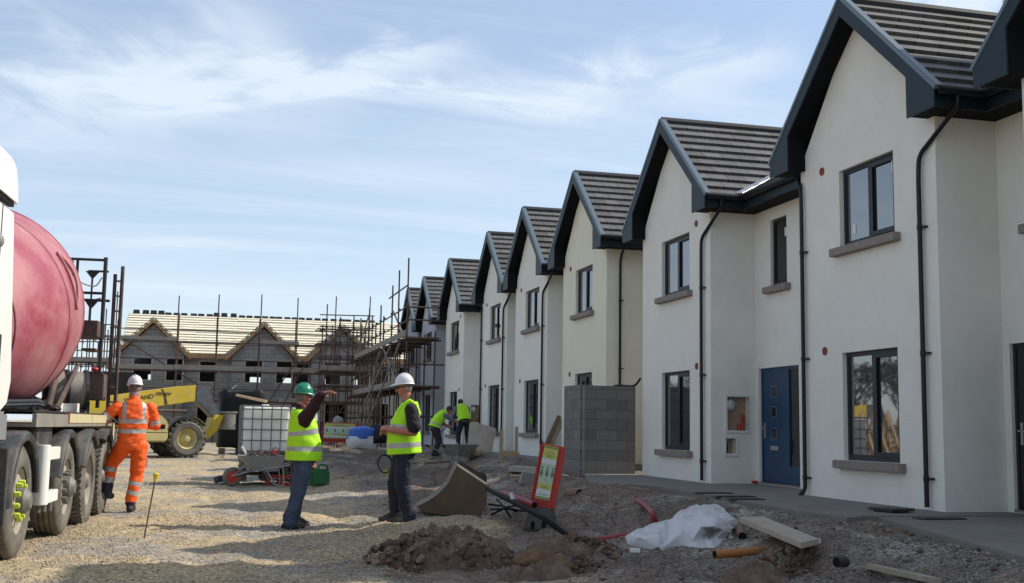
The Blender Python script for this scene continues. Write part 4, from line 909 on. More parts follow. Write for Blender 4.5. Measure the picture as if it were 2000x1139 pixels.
    # rear hopper and chute, controls
    m = MB(); m.rings([[Vector((-1.27+x*s, 5.55+y*s, z)) for x, y in ((-0.6,-0.35),(0.6,-0.35),(0.6,0.35),(-0.6,0.35))] for z, s in ((3.55, 1.0), (3.1, 0.8), (2.6, 0.45), (2.35, 0.4))]); m.build('hopper', 'rust', root)
    m = MB(); m.bb(-0.46, -0.08, 5.25, 5.6, 1.55, 1.92); m.bb(-0.50, -0.28, 5.1, 5.5, 1.30, 1.55); m.bb(-0.38, -0.12, 5.3, 5.5, 1.92, 1.95); m.build('control_box', 'rust', root, bev=0.012)
    m = MB(); m.ball((-0.22, 5.35, 1.98), (0.05, 0.05, 0.03)); m.build('warning_light', 'red', root, smooth=60)
    m = MB(); m.rings([[Vector((-0.9+0.16*math.cos(q)*1.1, 5.75+t*0.75, 2.2-t*0.75+0.16*math.sin(q))) for q in np.linspace(PI, 2*PI, 9)] + [Vector((-0.9+0.15*math.cos(q)*1.1, 5.75+t*0.75, 2.2-t*0.75+0.145*math.sin(q)+0.012)) for q in np.linspace(2*PI, PI, 9)] for t in (0, 0.5, 1)]); m.build('discharge_chute', 'cement', root, smooth=40)
    def shf(q, dx=-0.19): q.v = [(v[0]+dx, v[1], v[2]) for v in q.v]; return q
    # service platform with hand rails and ladder
    m = MB(); m.bb(-0.62, -0.05, 5.35, 6.05, 2.44, 2.50); m.bb(-0.62, -0.05, 5.35, 5.38, 2.50, 2.66); m.bb(-0.05, -0.03, 5.35, 6.05, 2.44, 2.66); m.bb(-0.25, -0.06, 5.5, 6.0, 2.25, 2.28); shf(m).build('service_platform', 'rust', root)
    m = MB(); r = 0.020
    m.tube([(-0.50, 5.7, 3.56), (-0.02, 5.7, 3.56)], r); m.tube([(-0.02, 5.7, 3.6), (-0.02, 5.7, 1.45)], 0.028); m.tube([(-0.40, 5.7, 3.56), (-0.40, 5.7, 2.5)], r)
    m.tube([(-0.40, 5.7, 3.08), (-0.02, 5.7, 3.08)], r); m.tube([(-0.22, 5.9, 3.4), (-0.22, 5.9, 2.5)], 0.014); m.tube([(-0.28, 5.9, 3.42), (0.0, 5.9, 3.42)], r*0.8); m.tube([(-0.42, 5.7, 2.98), (0.06, 5.75, 2.98)], r)
    m.prism([(-0.10, 0), (0.10, 0), (0, -0.12)], (-0.22, 5.9, 3.42), (1,0,0), (0,0,1), (0,0.02,0)); m.prism([(-0.10, 0), (0.12, 0.06), (-0.02, -0.12)], (-0.20, 5.9, 2.98), (1,0,0), (0,0,1), (0,0.02,0))
    m.tube([(-0.95, 5.5, 3.5), (-0.5, 5.6, 3.44)], 0.03); shf(m).build('hand_rail', 'blackst', root, smooth=50)
    m = MB()
    for x in (0.05, 0.15): m.tube([(x+0.03, 6.0, 3.52 if x > 0.1 else 3.40), (x+0.03, 6.0, 1.35)], 0.027, 8)
    la = shf(m).build('ladder', 'rust', root, smooth=50)
    m = MB()
    for k in range(9): m.tube([(0.055, 6.0, 1.55+k*0.22), (0.20, 6.0, 1.53+k*0.22)], 0.015, 6)
    shf(m).build('rungs', 'steel', la)
    m = MB(); m.tube(smooth_path([(-0.5, 5.5, 3.42), (-0.32, 5.6, 3.2), (-0.12, 5.6, 3.15), (-0.05, 5.65, 3.3)], 6), 0.010, 6); m.tube(smooth_path([(-0.60, 5.4, 3.25), (-0.42, 5.45, 3.0), (-0.32, 5.5, 2.72), (-0.45, 5.5, 2.8), (-0.58, 5.45, 3.0)], 6), 0.016, 6); shf(m).build('hose', 'steel', root, smooth=60)
    m = MB(); m.bb(-0.35, 0.0, 5.95, 6.0, 0.45, 1.25); m.bb(-0.9, 0.0, 5.86, 5.95, 1.0, 1.22); m.build('rear_panel', 'beige', root)
    return root
build_truck()

# ------------------------------------------------------------------ telehandler
MAT.update(yellow=mat('machine_yellow', (0.58, 0.42, 0.035), 0.5, var=0.12, vs=3, dirt=(0.40, 0.32, 0.16), ds=2.2, dlo=0.50, dhi=0.85),
           yellow_pale=mat('dusty_yellow', (0.52, 0.44, 0.16), 0.6, var=0.12, vs=3, dirt=(0.42, 0.36, 0.24), ds=2, dlo=0.40, dhi=0.8),
           lettering=mat('black_lettering', (0.02, 0.02, 0.02), 0.6), film=mat('grey_film', (0.10, 0.11, 0.125), 0.35, var=0.3, vs=6, bump=0.5, bs=8))
def build_tele():
    p = at_y(365, 893, 38.6); z0 = g(p.x, 38.6); rz = R(22)
    root = thing('telehandler', 'dusty yellow telescopic handler with its boom pointing right, behind the man in orange', 'telehandler', (p.x, 38.6, z0), rz)
    def tw(x, y, s):
        e = bpy.data.objects.new('wheel', None); COL.objects.link(e); e.parent = root; r = 0.61
        t = MB(); ax = (0, s, 0); o = (x, y, r)
        t.lathe([(0.08, 0.33), (0.0, 0.36), (-0.02, 0.50), (0.03, 0.57), (0.38, 0.57), (0.42, 0.50), (0.40, 0.36), (0.3, 0.33)], o, ax, 36, caps=False)
        for k in range(20):
            for h in (0, 1):
                a = 2*PI*(k + 0.5*h)/20; c = Vector((x, y + s*(0.11 + 0.2*h), r)) + Vector((math.cos(a), 0, math.sin(a)))*0.585
                t.box(c, (0.075, 0.24, 0.085), Matrix.Rotation(-a+PI/2, 3, 'Y') @ Matrix.Rotation(0.6*(1 if h else -1), 3, 'Z'))
        t.build('tyre', 'rubber', e, smooth=35)
        q = MB(); q.lathe([(0.07, 0.335), (0.03, 0.33), (0.06, 0.30), (0.16, 0.27), (0.17, 0.20), (0.12, 0.17), (0.10, 0.10), (0.02, 0.09), (0.01, 0.01)], o, ax, 28, caps=False); q.build('rim', 'yellow_pale', e, smooth=35)
    for x in (0, -2.8):
        tw(x, 0.0, 1); tw(x, 1.95, -1)
        m = MB(); m.tube([(x, 0.3, 0.61), (x, 1.7, 0.61)], 0.11); m.build('axle', 'blackst', root, smooth=50)
    m = MB(); m.prism([(-3.5, 0.55), (0.55, 0.50), (0.75, 0.85), (0.45, 1.0), (-2.4, 1.05), (-3.6, 1.25)], (0, 0.45, 0), (1,0,0), (0,0,1), (0, 1.05, 0)); m.build('chassis', 'yellow', root, bev=0.02)
    m = MB(); m.prism([(-1.95, 0.50), (-0.72, 0.50), (-0.66, 0.65), (-0.66, 1.12), (-0.95, 1.38), (-1.95, 1.50)], (0, -0.05, 0), (1,0,0), (0,0,1), (0, 0.75, 0)); ec = m.build('engine_cover', 'yellow_pale', root, bev=0.05, smooth=50)
    m = MB(); m.bb(-1.05, -0.78, -0.06, -0.04, 0.92, 1.06); m.build('vent_grille', 'dark', ec)
    m = MB(); m.bb(-1.9, -0.68, -0.055, -0.045, 0.80, 0.815); m.build('panel_seam', 'dark', ec)
    for x, y0 in ((0, -0.02), (-2.8, -0.02)):
        m = MB(); m.rings([[Vector((x+math.sin(a)*rr, yy, 0.61+math.cos(a)*rr)) for yy, rr in ((y0, 0.74), (y0+0.46, 0.74), (y0+0.46, 0.71), (y0, 0.70))] for a in np.linspace(-1.15, 0.95, 14)]); m.build('mudguard', 'blackpl', root, smooth=40)
    def bm_(x): return 1.84 + (x+1.2)*0.156
    m = MB()
    m.prism([(-3.9, bm_(-3.9)-0.28), (0.42, bm_(0.42)-0.26), (0.42, bm_(0.42)+0.27), (-0.1, bm_(-0.1)+0.30), (-3.9, bm_(-3.9)+0.26)], (0, 0.55, 0), (1,0,0), (0,0,1), (0, 0.42, 0))
    bo = m.build('boom', 'yellow', root, bev=0.015)
    m = MB(); m.prism([(-0.62, bm_(-.62)-0.24), (-0.52, bm_(-.52)-0.24), (-0.60, bm_(-.6)+0.10), (-0.70, bm_(-.7)+0.28), (-0.76, bm_(-.7)+0.28), (-0.68, bm_(-.6)+0.08)], (0, 0.545, 0), (1,0,0), (0,0,1), (0, 0.02, 0)); m.bb(-0.90, -0.42, 0.52, 0.55, bm_(-.66)+0.12, bm_(-.66)+0.16); m.tube([(-2.3, 0.5, 1.5), (0.1, 0.5, 1.5)], 0.05); m.build('hose_bracket', 'rust', bo)
    me = text_mesh('HOLLAND', 0.20); to = bpy.data.objects.new('lettering', me); COL.objects.link(to); me.materials.append(MAT['lettering']); to.parent = bo
    wdt = max(v.co.x for v in me.vertices)
    to.matrix_local = Matrix.Translation((-0.98-wdt, 0.543, bm_(-0.98-wdt)+0.02)) @ Matrix.Rotation(-math.atan(0.156), 4, 'Y') @ Matrix.Rotation(PI/2, 4, 'X')
    m = MB(); m.prism([(0.42, bm_(.42)-0.24), (0.42, bm_(.42)+0.26), (0.85, bm_(.42)+0.27), (1.05, 1.75), (1.32, 1.45), (1.05, 1.30), (0.80, 1.55)], (0, 0.53, 0), (1,0,0), (0,0,1), (0, 0.46, 0)); m.build('boom_head', 'film', bo, bev=0.02, smooth=40)
    m = MB(); m.prism([(1.05, 1.40), (1.40, 1.40), (1.15, 0.85), (0.62, 0.42), (0.50, 0.62), (0.95, 1.05)], (0, 0.45, 0), (1,0,0), (0,0,1), (0, 0.6, 0)); m.build('carriage', 'yellow', root, bev=0.02)
    m = MB(); m.bb(1.35, 1.75, 0.2, 1.3, 1.46, 1.52); m.bb(1.42, 1.70, 0.22, 1.28, 0.92, 1.46); m.build('tool_plate', 'cement', root, bev=0.01)
    m = MB(); m.prism([(-2.6, 1.1), (-1.3, 1.1), (-1.15, 1.75), (-1.45, 2.72), (-2.5, 2.72)], (0, 1.15, 0), (1,0,0), (0,0,1), (0, 0.85, 0)); m.build('operator_cab', 'glass_dark', root, bev=0.04)
    return root
build_tele()
# ------------------------------------------------------------------ site clutter
MAT.update(
    ibc=mat('milky_plastic', (0.84, 0.83, 0.78), 0.45, var=0.04, vs=2, dirt=(0.66, 0.62, 0.52), ds=2, dlo=0.65, dhi=0.95),
    galv=mat('galvanised', (0.36, 0.36, 0.35), 0.45, 0.5, var=0.15, vs=5, dirt=(0.28, 0.24, 0.19), ds=4, dlo=0.5, dhi=0.85),
    cagewire=mat('cage_wire', (0.15, 0.15, 0.15), 0.5, 0.4), pallet=mat('dark_pallet', (0.12, 0.095, 0.07), 0.9, var=0.3, vs=5),
    greenpl=mat('green_plastic', (0.012, 0.12, 0.035), 0.45, var=0.2, vs=6),
    bluesh=mat('blue_sheet', (0.02, 0.10, 0.42), 0.5, var=0.15, vs=5, bump=0.4, bs=9),
    bluedk=mat('dark_blue', (0.012, 0.025, 0.075), 0.5),
    bagwh=mat('woven_white', (0.56, 0.57, 0.58), 0.8, var=0.12, vs=6, bump=0.3, bs=30),
    sheetwh=mat('white_polythene', (0.58, 0.57, 0.58), 0.5, var=0.08, vs=3, bump=0.5, bs=9, dirt=(0.36, 0.30, 0.25), ds=3.2, dlo=0.50, dhi=0.78),
    duct=mat('red_duct', (0.26, 0.022, 0.030), 0.5, dirt=(0.26, 0.18, 0.14), ds=6, dlo=0.52, dhi=0.8),
    orange_pipe=mat('orange_pipe', (0.40, 0.15, 0.040), 0.55, dirt=(0.30, 0.22, 0.15), ds=4, dlo=0.5, dhi=0.8),
    clay=mat('brown_pipe', (0.20, 0.11, 0.065), 0.7, dirt=(0.24, 0.19, 0.15), ds=5, dlo=0.45, dhi=0.8),
    bucket=mat('bucket_steel', (0.115, 0.076, 0.045), 0.5, 0.3, var=0.35, vs=4, bump=0.15, bs=8, dirt=(0.17, 0.12, 0.075), ds=2.4, dlo=0.42, dhi=0.75),
    earth=mat('heaped_earth', (0.145, 0.092, 0.066), 0.97, var=0.5, vs=7, bump=0.9, bs=28, dirt=(0.22, 0.155, 0.11), ds=6, dlo=0.5, dhi=0.68),
    rubberfoot=mat('rubber_foot', (0.085, 0.09, 0.082), 0.85, var=0.2, vs=8),
    signy=mat('sign_yellow', (0.52, 0.51, 0.12), 0.55), signw=mat('sign_white', (0.62, 0.64, 0.64), 0.55), signg=mat('sign_green', (0.42, 0.53, 0.38), 0.55), signk=mat('sign_dark', (0.11, 0.15, 0.10), 0.6),
    yellowpl=mat('yellow_plastic', (0.66, 0.50, 0.03), 0.5), greyslab=mat('grey_slab', (0.30, 0.29, 0.27), 0.9, var=0.12, vs=5, bump=0.2),
    paleboard=mat('pale_board', (0.40, 0.34, 0.27), 0.85, var=0.15, vs=5), hose=mat('green_hose', (0.02, 0.16, 0.08), 0.5), blacksheet=mat('black_sheet', (0.007, 0.0075, 0.009), 0.45, spec=0.25, var=0.3, vs=4, bump=0.8, bs=4),
    bluetool=mat('blue_handle', (0.02, 0.05, 0.22), 0.5),
)
pb_ = MAT['ibc'].node_tree.nodes['Principled BSDF']; pb_.inputs['Subsurface Weight'].default_value = 0.7; pb_.inputs['Subsurface Radius'].default_value = (1, 1, 0.95); pb_.inputs['Subsurface Scale'].default_value = 0.25
# pallets and tanks
def ibc(px0, Y, label, rz, z):
    p = at_y(px0, 885, Y)
    pr = MB()
    for k in range(3):
        zz = z-0.02-0.15*(k+1)
        for y in (-0.55, -0.28, 0, 0.28, 0.55): pr.bb(-0.5, 0.5, y-0.06, y+0.06, zz+0.115, zz+0.14)
        for x in (-0.42, 0, 0.42): pr.bb(x-0.06, x+0.06, -0.6, 0.6, zz+0.015, zz+0.115)
        for x in (-0.42, 0, 0.42): pr.bb(x-0.055, x+0.055, -0.6, 0.6, zz, zz+0.015)
    single(pr, 'pallet_stack', 'pallet', 'stack of dark pallets under the caged tank ' + ('behind the wheelbarrow' if px0 < 550 else 'behind the green helmeted man'), 'pallets', (p.x, Y, 0), rz)
    root = thing('caged_tank', label, 'tank', (p.x, Y, z), rz)
    m = MB(); m.bb(-0.5, 0.5, -0.6, 0.6, -0.015, 0.10); m.build('tank_pallet', 'pallet', root, bev=0.01)
    m = MB(); m.bb(-0.47, 0.47, -0.56, 0.56, 0.11, 1.06); m.lathe([(0, 0.10), (0.05, 0.10), (0.05, 0.01)], (0, 0, 1.06), (0,0,1), 16); m.build('container', 'ibc', root, bev=0.13, smooth=60)
    m = MB()
    for zc in (0.14, 0.36, 0.58, 0.80, 1.0):
        for s in (-1, 1): m.tube([(-0.495, s*0.59, zc), (0.495, s*0.59, zc)], 0.011, 6); m.tube([(s*0.495, -0.59, zc), (s*0.495, 0.59, zc)], 0.011, 6)
    for x in (-0.48, -0.29, -0.10, 0.10, 0.29, 0.48):
        for s in (-1, 1): m.tube([(x, s*0.60, 0.10), (x, s*0.60, 1.07)], 0.011, 6)
    for y in (-0.58, -0.35, -0.12, 0.12, 0.35, 0.58):
        for s in (-1, 1): m.tube([(s*0.505, y, 0.10), (s*0.505, y, 1.07)], 0.011, 6)
    for s in (-1, 1): m.tube([(-0.5, s*0.6, 1.07), (0.5, s*0.6, 1.07)], 0.016, 6); m.tube([(s*0.5, -0.6, 1.07), (s*0.5, 0.6, 1.07)], 0.016, 6)
    for x in (-0.2, 0.2): m.tube([(x, -0.6, 1.08), (x, 0.6, 1.08)], 0.012, 6)
    m.build('cage', 'cagewire', root, smooth=60)
    return root
t1 = ibc(515, 25.0, 'white water tank in a grey cage, behind the wheelbarrow of rubble', 0.02, 0.56)
t2 = ibc(571, 26.9, 'white water tank in a grey cage, mostly hidden behind the man in the green helmet', 0.05, 0.53)
m = MB(); a = at_y(462, 772, 25.8); b = at_y(520, 784, 25.0); m.tube([a, b], 0.03, 6); single(m, 'timber_post', 'timber', 'reddish timber end poking out above the caged tank', 'timber')

def wheelbarrow(name, label, loc, rz, tray, whl, hubm, group='wheelbarrows on the site'):
    root = thing('wheelbarrow', label, 'wheelbarrow', loc, rz, group)
    m = MB(); top = [(-0.42, 0.31), (0.50, 0.24), (0.50, -0.24), (-0.42, -0.31)]; bot = [(-0.25, 0.20), (0.22, 0.16), (0.22, -0.16), (-0.25, -0.20)]
    def rr(pts, z, k=1.0): 
        out = []
        for (x, y), (x2, y2) in zip(pts, pts[1:]+pts[:1]): out += [Vector((x*k, y*k, z)), Vector(((x+x2)/2*k, (y+y2)/2*k, z))]
        return out
    m.rings([rr(bot, 0.33, 0.92), rr(bot, 0.31), rr(top, 0.60), rr(top, 0.62, 1.03), rr(top, 0.605, 0.99), rr(bot, 0.33, 0.95)], caps=True); m.build('tray', tray, root, smooth=45)
    m = MB()
    for s in (-1, 1):
        m.tube(smooth_path([(0.62, s*0.05, 0.20), (0.30, s*0.13, 0.30), (-0.45, s*0.27, 0.42), (-0.95, s*0.29, 0.58)]), 0.016, 8)
        m.tube(smooth_path([(-0.05, s*0.20, 0.32), (-0.22, s*0.25, 0.02), (-0.40, s*0.25, 0.02), (-0.36, s*0.25, 0.40)], 4), 0.014, 8)
        m.tube([(0.60, s*0.05, 0.20), (0.33, s*0.12, 0.45)], 0.012, 6)
    m.tube([(-0.30, -0.25, 0.15), (-0.30, 0.25, 0.15)], 0.012, 6); m.build('frame', 'galv', root, smooth=60)
    for s in (-1, 1):
        m = MB(); m.tube([(-0.86, s*0.288, 0.55), (-0.99, s*0.292, 0.595)], 0.022, 8); m.build('grip', 'dark', root)
    m = MB(); m.lathe([(-0.045, 0.12), (-0.045, 0.165), (-0.02, 0.19), (0.02, 0.19), (0.045, 0.165), (0.045, 0.12)], (0.60, 0, 0.19), (0,1,0), 24, caps=False); w = m.build('wheel', whl, root, smooth=50)
    m = MB(); m.lathe([(-0.04, 0.02), (-0.035, 0.125), (0.035, 0.125), (0.04, 0.02)], (0.60, 0, 0.19), (0,1,0), 20); m.build('hub', hubm, w, smooth=40)
    return root
p = at_z(512, 948, 0.03); wb = wheelbarrow('a', 'grey wheelbarrow heaped with rubble and tools, its red wheel to the left', (p.x, p.y, g(p.x, p.y)), PI+0.12, 'galv', 'rubber', 'red')
# its load, one heap plus the red tool
m = MB()
for k in range(46):
    a = random.uniform(0, 2*PI); q = math.sqrt(random.random()); x, y = 0.34*q*math.cos(a)+0.03, 0.22*q*math.sin(a); z = 0.60+0.09*(1-q*q)+random.uniform(-.02,.02); s = random.uniform(0.025, 0.06)
    m.box((x, y, z), (s*1.6, s, s*0.7), Matrix.Rotation(random.uniform(0,3), 3, Vector((random.random(), random.random(), random.random())).normalized()))
m.bb(-0.34, 0.34, -0.2, 0.2, 0.36, 0.60)
o = single(m, 'rubble_heap', [mat('barrow_rubble', (0.24, 0.20, 0.165), 0.9, var=0.5, vs=14)], 'broken rubble heaped in the grey wheelbarrow', 'rubble', wb.location, wb.rotation_euler.z)
m = MB(); m.box((0, 0, 0.03), (0.17, 0.10, 0.08), taper=0.75); m.tube([(-0.07, 0, 0.06), (-0.04, 0, 0.12), (0.05, 0, 0.12), (0.08, 0, 0.06)], 0.012, 6); m.box((0.17, 0, 0.03), (0.2, 0.015, 0.04))
o = single(m, 'power_saw', 'red', 'red hand-held power tool lying on the rubble in the wheelbarrow', 'power tool', (p.x+0.24, p.y-0.06, 0.66), 2.9, bev=0.006)
m = MB(); a = at_y(472, 872, p.y-0.02); b = at_y(490, 903, p.y-0.02); m.tube([a, b], 0.022, 6); single(m, 'plastic_pipe', 'white_plastic', 'short pale pipe sticking up out of the wheelbarrow load', 'pipe')
m = MB(); m.tube([(0.5, 0, 0), (-0.35, 0.05, 0.10)], 0.014, 6)
p2 = at_y(897, 914, 30.0); wb2 = wheelbarrow('b', 'empty steel wheelbarrow in front of the two labourers', (p2.x, p2.y, p2.z), 0.62, 'galv', 'rubber', 'bluedk')
p = at_z(549, 948, 0.03)
m = MB()
for s in (-1, 1): m.bb(-0.28, 0.28, s*0.19-0.01, s*0.19+0.01, 0, 0.06); m.bb(-0.28, 0.28, s*0.19-0.01, s*0.19+0.01, 0.17, 0.24); m.bb(s*0.27-0.01, s*0.27+0.01, -0.18, 0.18, 0, 0.24); [m.bb(x-0.03, x+0.03, s*0.19-0.009, s*0.19+0.009, 0.06, 0.17) for x in (-0.25, 0, 0.25)]
m.bb(-0.27, 0.27, -0.19, 0.19, 0, 0.015); single(m, 'plastic_crate', 'red', 'open red plastic crate on the ground behind the wheelbarrow', 'crate', (p.x, p.y+0.5, g(p.x, p.y+0.5)-0.01), 0.1)
def lump(name, label, cat, loc, r, mname, seed=0, amp=0.25, n=26, k=14, group=None, flat=0.35):
    m = MB(); m.ball((0,0,0), r, n, k); v = []
    for q in m.v:
        w = Vector(q); d = mnoise.noise(Vector((w.x/r[0]*1.3+seed, w.y/r[1]*1.3, w.z/r[2]*1.3)))*amp + mnoise.noise(Vector((w.x/r[0]*3+seed, w.y/r[1]*3, w.z/r[2]*3+9)))*amp*0.5
        w = w*(1+d); w.z = max(w.z, -r[2]*flat); v.append(tuple(w))
    m.v = v; return single(m, name, mname, label, cat, loc, smooth=60, group=group)
p = atg(440, 945); lump('rubble_bag', 'small crumpled black bag on the gravel left of the wheelbarrow', 'bag', (p.x, p.y, p.z+0.06), (0.26, 0.2, 0.13), 'blacksheet', 3)
m = MB(); m.tube([(0,0,0.02), (0.25,-0.05,0.05)], 0.02, 6); single(m, 'pipe_offcut', 'galv', 'short grey pipe end beside the small black bag', 'pipe', (p.x-0.15, p.y-0.25, p.z))
# jerry can
p = atg(622, 950); root = thing('jerry_can', 'green plastic fuel can behind the man in the green helmet', 'fuel can', (p.x, p.y, p.z), 0.3)
m = MB(); m.bb(-0.20, 0.20, -0.11, 0.11, 0, 0.34); m.build('can_body', 'greenpl', root, bev=0.05, smooth=60)
m = MB(); m.tube(smooth_path([(-0.02, 0, 0.33), (0.0, 0, 0.42), (0.16, 0, 0.42), (0.19, 0, 0.30)], 4), 0.022, 8); m.build('handle', 'greenpl', root, smooth=60)
m = MB(); m.tube([(-0.13, 0, 0.34), (-0.14, 0, 0.40)], 0.035, 10); m.build('cap', 'dark', root, smooth=50)
p = atg(600, 948); m = MB(); m.bb(-.18,.18,-.12,.12,0,.22); m.bb(-.20,.20,-.13,.13,.22,.25); single(m, 'tool_box', mat('dark_red_plastic', (0.10, 0.012, 0.012), 0.5), 'dark red toolbox beside the green fuel can', 'toolbox', (p.x, p.y+0.15, p.z-0.02), 0.1, bev=0.015)
# excavator bucket, side plate towards the camera
S_ = 0.0072; pc = at_z(880, 1006, 0.02)
def P(px, py): return ((px-880)*S_, (1006-py)*S_)
root = thing('excavator_bucket', 'worn brown digger bucket lying on the ground behind the man in the white helmet', 'bucket', (pc.x, pc.y, 0.02), -0.16)
back = [P(*q) for q in ((891, 908), (884, 922), (874, 944), (858, 962), (838, 977), (813, 990))]
flr = [P(*q) for q in ((813, 990), (822, 1000), (860, 1006), (905, 1008), (940, 1005))]
side = back + flr[1:] + [P(951, 985), P(952, 948)]
def smoothp(pts, k=4):
    out = []
    for i in range(len(pts)-1):
        for j in range(k): t = j/k; out.append((pts[i][0]*(1-t)+pts[i+1][0]*t, pts[i][1]*(1-t)+pts[i+1][1]*t))
    return out + [pts[-1]]
for yq in (0, 0.87): m = MB(); m.prism(side, (0, yq, 0), (1,0,0), (0,0,1), (0, 0.03, 0)); m.build('side_plate', 'bucket', root, bev=0.004)
m = MB(); sh = back + flr[1:] + [P(951, 985), P(952, 948)]
for (a, b), (c, d) in zip(sh, sh[1:]):
    dx, dz = c-a, d-b; L = math.hypot(dx, dz); nx_, nz_ = -dz/L, dx/L
    m.add([(a, 0.028, b), (c, 0.028, d), (c, 0.872, d), (a, 0.872, b), (a-nx_*-0.02, 0.028, b+nz_*0.02), (c+nx_*0.02, 0.028, d+nz_*0.02), (c+nx_*0.02, 0.872, d+nz_*0.02), (a+nx_*0.02, 0.872, b+nz_*0.02)], [(0,1,2,3), (4,5,6,7)])
m.build('shell', 'bucket', root, smooth=40, fixn=False)
a, b = P(891, 908), P(951, 946); d = Vector((b[0]-a[0], 0, b[1]-a[1])); L = d.length; d.normalize(); n_ = Vector((-d.z, 0, d.x))
MAT['lit_edge'] = mat('lit_edge', (0.70, 0.62, 0.48), 0.3, 0.8, var=0.2)  # pale colour paints in the sunlit top rim of the bucket
for yy in (0.015, 0.885): m = MB(); m.box(Vector((a[0], yy, a[1])) + d*L/2 + n_*0.005, (L, 0.045, 0.03), Matrix((d, Vector((0,1,0)), n_)).transposed()); m.build('cutting_edge', 'lit_edge', root, bev=0.004)
for yy in (0.28, 0.58):
    m = MB(); c = P(948, 940); m.prism([(c[0]-0.02, c[1]-0.28), (c[0]+0.04, c[1]-0.02), (c[0]+0.03, c[1]+0.09), (c[0]-0.03, c[1]+0.12), (c[0]-0.10, c[1]+0.08), (c[0]-0.10, c[1]-0.1)], (0, yy, 0), (1,0,0), (0,0,1), (0, 0.05, 0)); m.build('hinge_lug', 'rust', root, bev=0.008)
m = MB(); m.prism([(P(898,900)[0], P(898,900)[1]), (P(948,930)[0], P(948,930)[1]), (P(948,950)[0], P(948,950)[1]), (P(896,915)[0], P(896,915)[1])], (0, 0.35, 0), (1,0,0), (0,0,1), (0, 0.5, 0)); m.build('mounting_plate', 'rust', root, bev=0.01)
m = MB(); 
for k in range(3): c = P(915+k*14, 940+k*8); m.tube([(c[0], -0.008, c[1]), (c[0], 0.01, c[1])], 0.014, 8)
m.build('bolts', 'bucket', root)

# plastic barrier boards with signs
def barrier(label, loc, rz, w, h, tilt, foot, sym, d=0.10, smm=1.0):
    root = thing('barrier_board', label, 'barrier', loc, rz)
    rot = Matrix.Rotation(tilt, 3, 'Y'); bz = foot
    def bx(mb, x0, x1, y0, y1, z0, z1): mb.box(rot @ Vector(((x0+x1)/2, (y0+y1)/2, (z0+z1)/2)) + Vector((0,0,bz)), (x1-x0, y1-y0, z1-z0), rot)
    m = MB(); t = 0.055
    bx(m, -w/2, w/2, 0, 0.035, 0, h); bx(m, -w/2, -w/2+t*0.6, -0.012, d, 0, h); bx(m, w/2-t, w/2, -0.025, d, 0, h); bx(m, -w/2, w/2, -0.012, d, 0, t); bx(m, -w/2, w/2, -0.012, d, h-t, h)
    m.build('frame', 'red', root, bev=0.012, smooth=50)
    a, b, c0, c1 = -w/2+0.05, w/2-0.085, 0.10, h-0.015
    f = lambda k: c0 + (c1-c0)*k
    sg = None
    for nm, k0, k1 in (('signy', 0.0, 0.055), ('signw', 0.055, 0.19), ('signy', 0.19, 0.30), ('signg', 0.30, 0.66), ('signw', 0.66, 0.76), ('signy', 0.76, 1.0)):
        q = MB(); bx(q, a, b, -0.022, -0.010, f(k0), f(k1)-0.001); o = q.build('sign_panel', nm, root)
    q = MB(); n = 9
    for e in (0.0, 0.945):
        for i in range(n):
            x = a + (b-a)*(i+0.25)/n; c = rot @ Vector((x+(b-a)/n*0.25, -0.0245, f(e+0.0275))) + Vector((0,0,bz)); q.box(c, ((b-a)/n*0.42, 0.004, (c1-c0)*0.05), rot @ Matrix.Rotation(0.35, 3, 'Y'))
    for k, ww in ((0.87, 0.5), (0.82, 0.7), (0.79, 0.4), (0.25, 0.4), (0.22, 0.6), (0.09, 0.7), (0.36, 0.2)): bx(q, a+(b-a)*(0.5-ww/2), a+(b-a)*(0.5+ww/2), -0.0255, -0.022, f(k), f(k)+0.006)
    for cx_ in sym:
        xx = a + (b-a)*cx_; bx(q, xx-0.010*smm, xx+0.010*smm, -0.0255, -0.022, f(0.42), f(0.56)); bx(q, xx-0.018*smm, xx+0.018*smm, -0.0257, -0.0222, f(0.46), f(0.50))
        q.ball(rot @ Vector((xx, -0.022, f(0.59))) + Vector((0,0,bz)), (0.012*smm, 0.004, 0.012*smm), 8, 4)
    q.build('sign_marks', 'signk', root)
    if foot > 0.05:
        m = MB(); m.prism([(-0.22, 0), (0.20, 0), (0.14, foot*1.0), (-0.02, foot*1.02), (-0.17, foot*0.8)], (0, -0.14, 0), (1,0,0), (0,0,1), (0, 0.30, 0)); fo = m.build('rubber_foot', 'rubberfoot', root, bev=0.03, smooth=50)
        m = MB(); m.bb(-0.13, -0.08, -0.146, -0.135, 0.03, 0.12); m.bb(0.0, 0.05, -0.146, -0.135, 0.03, 0.12); m.build('hand_slot', 'dark', fo, bev=0.01)
    return root
p = at_z(1058, 1042, 0.02); barrier('tilted red barrier board with a green and yellow sign, in a rubber foot', (p.x, p.y, g(p.x, p.y)-0.03), -0.30, 0.31, 0.76, 0.17, 0.27, (0.12, 0.5, 0.88), d=0.10)
p = at_y(663, 866, 29.5); barrier('red barrier with a pale sign standing beside the blue covered bag', (p.x, 29.5, p.z), 0.0, 0.92, 0.50, 0.02, 0.02, (0.1, 0.36, 0.62, 0.88), smm=1.6)
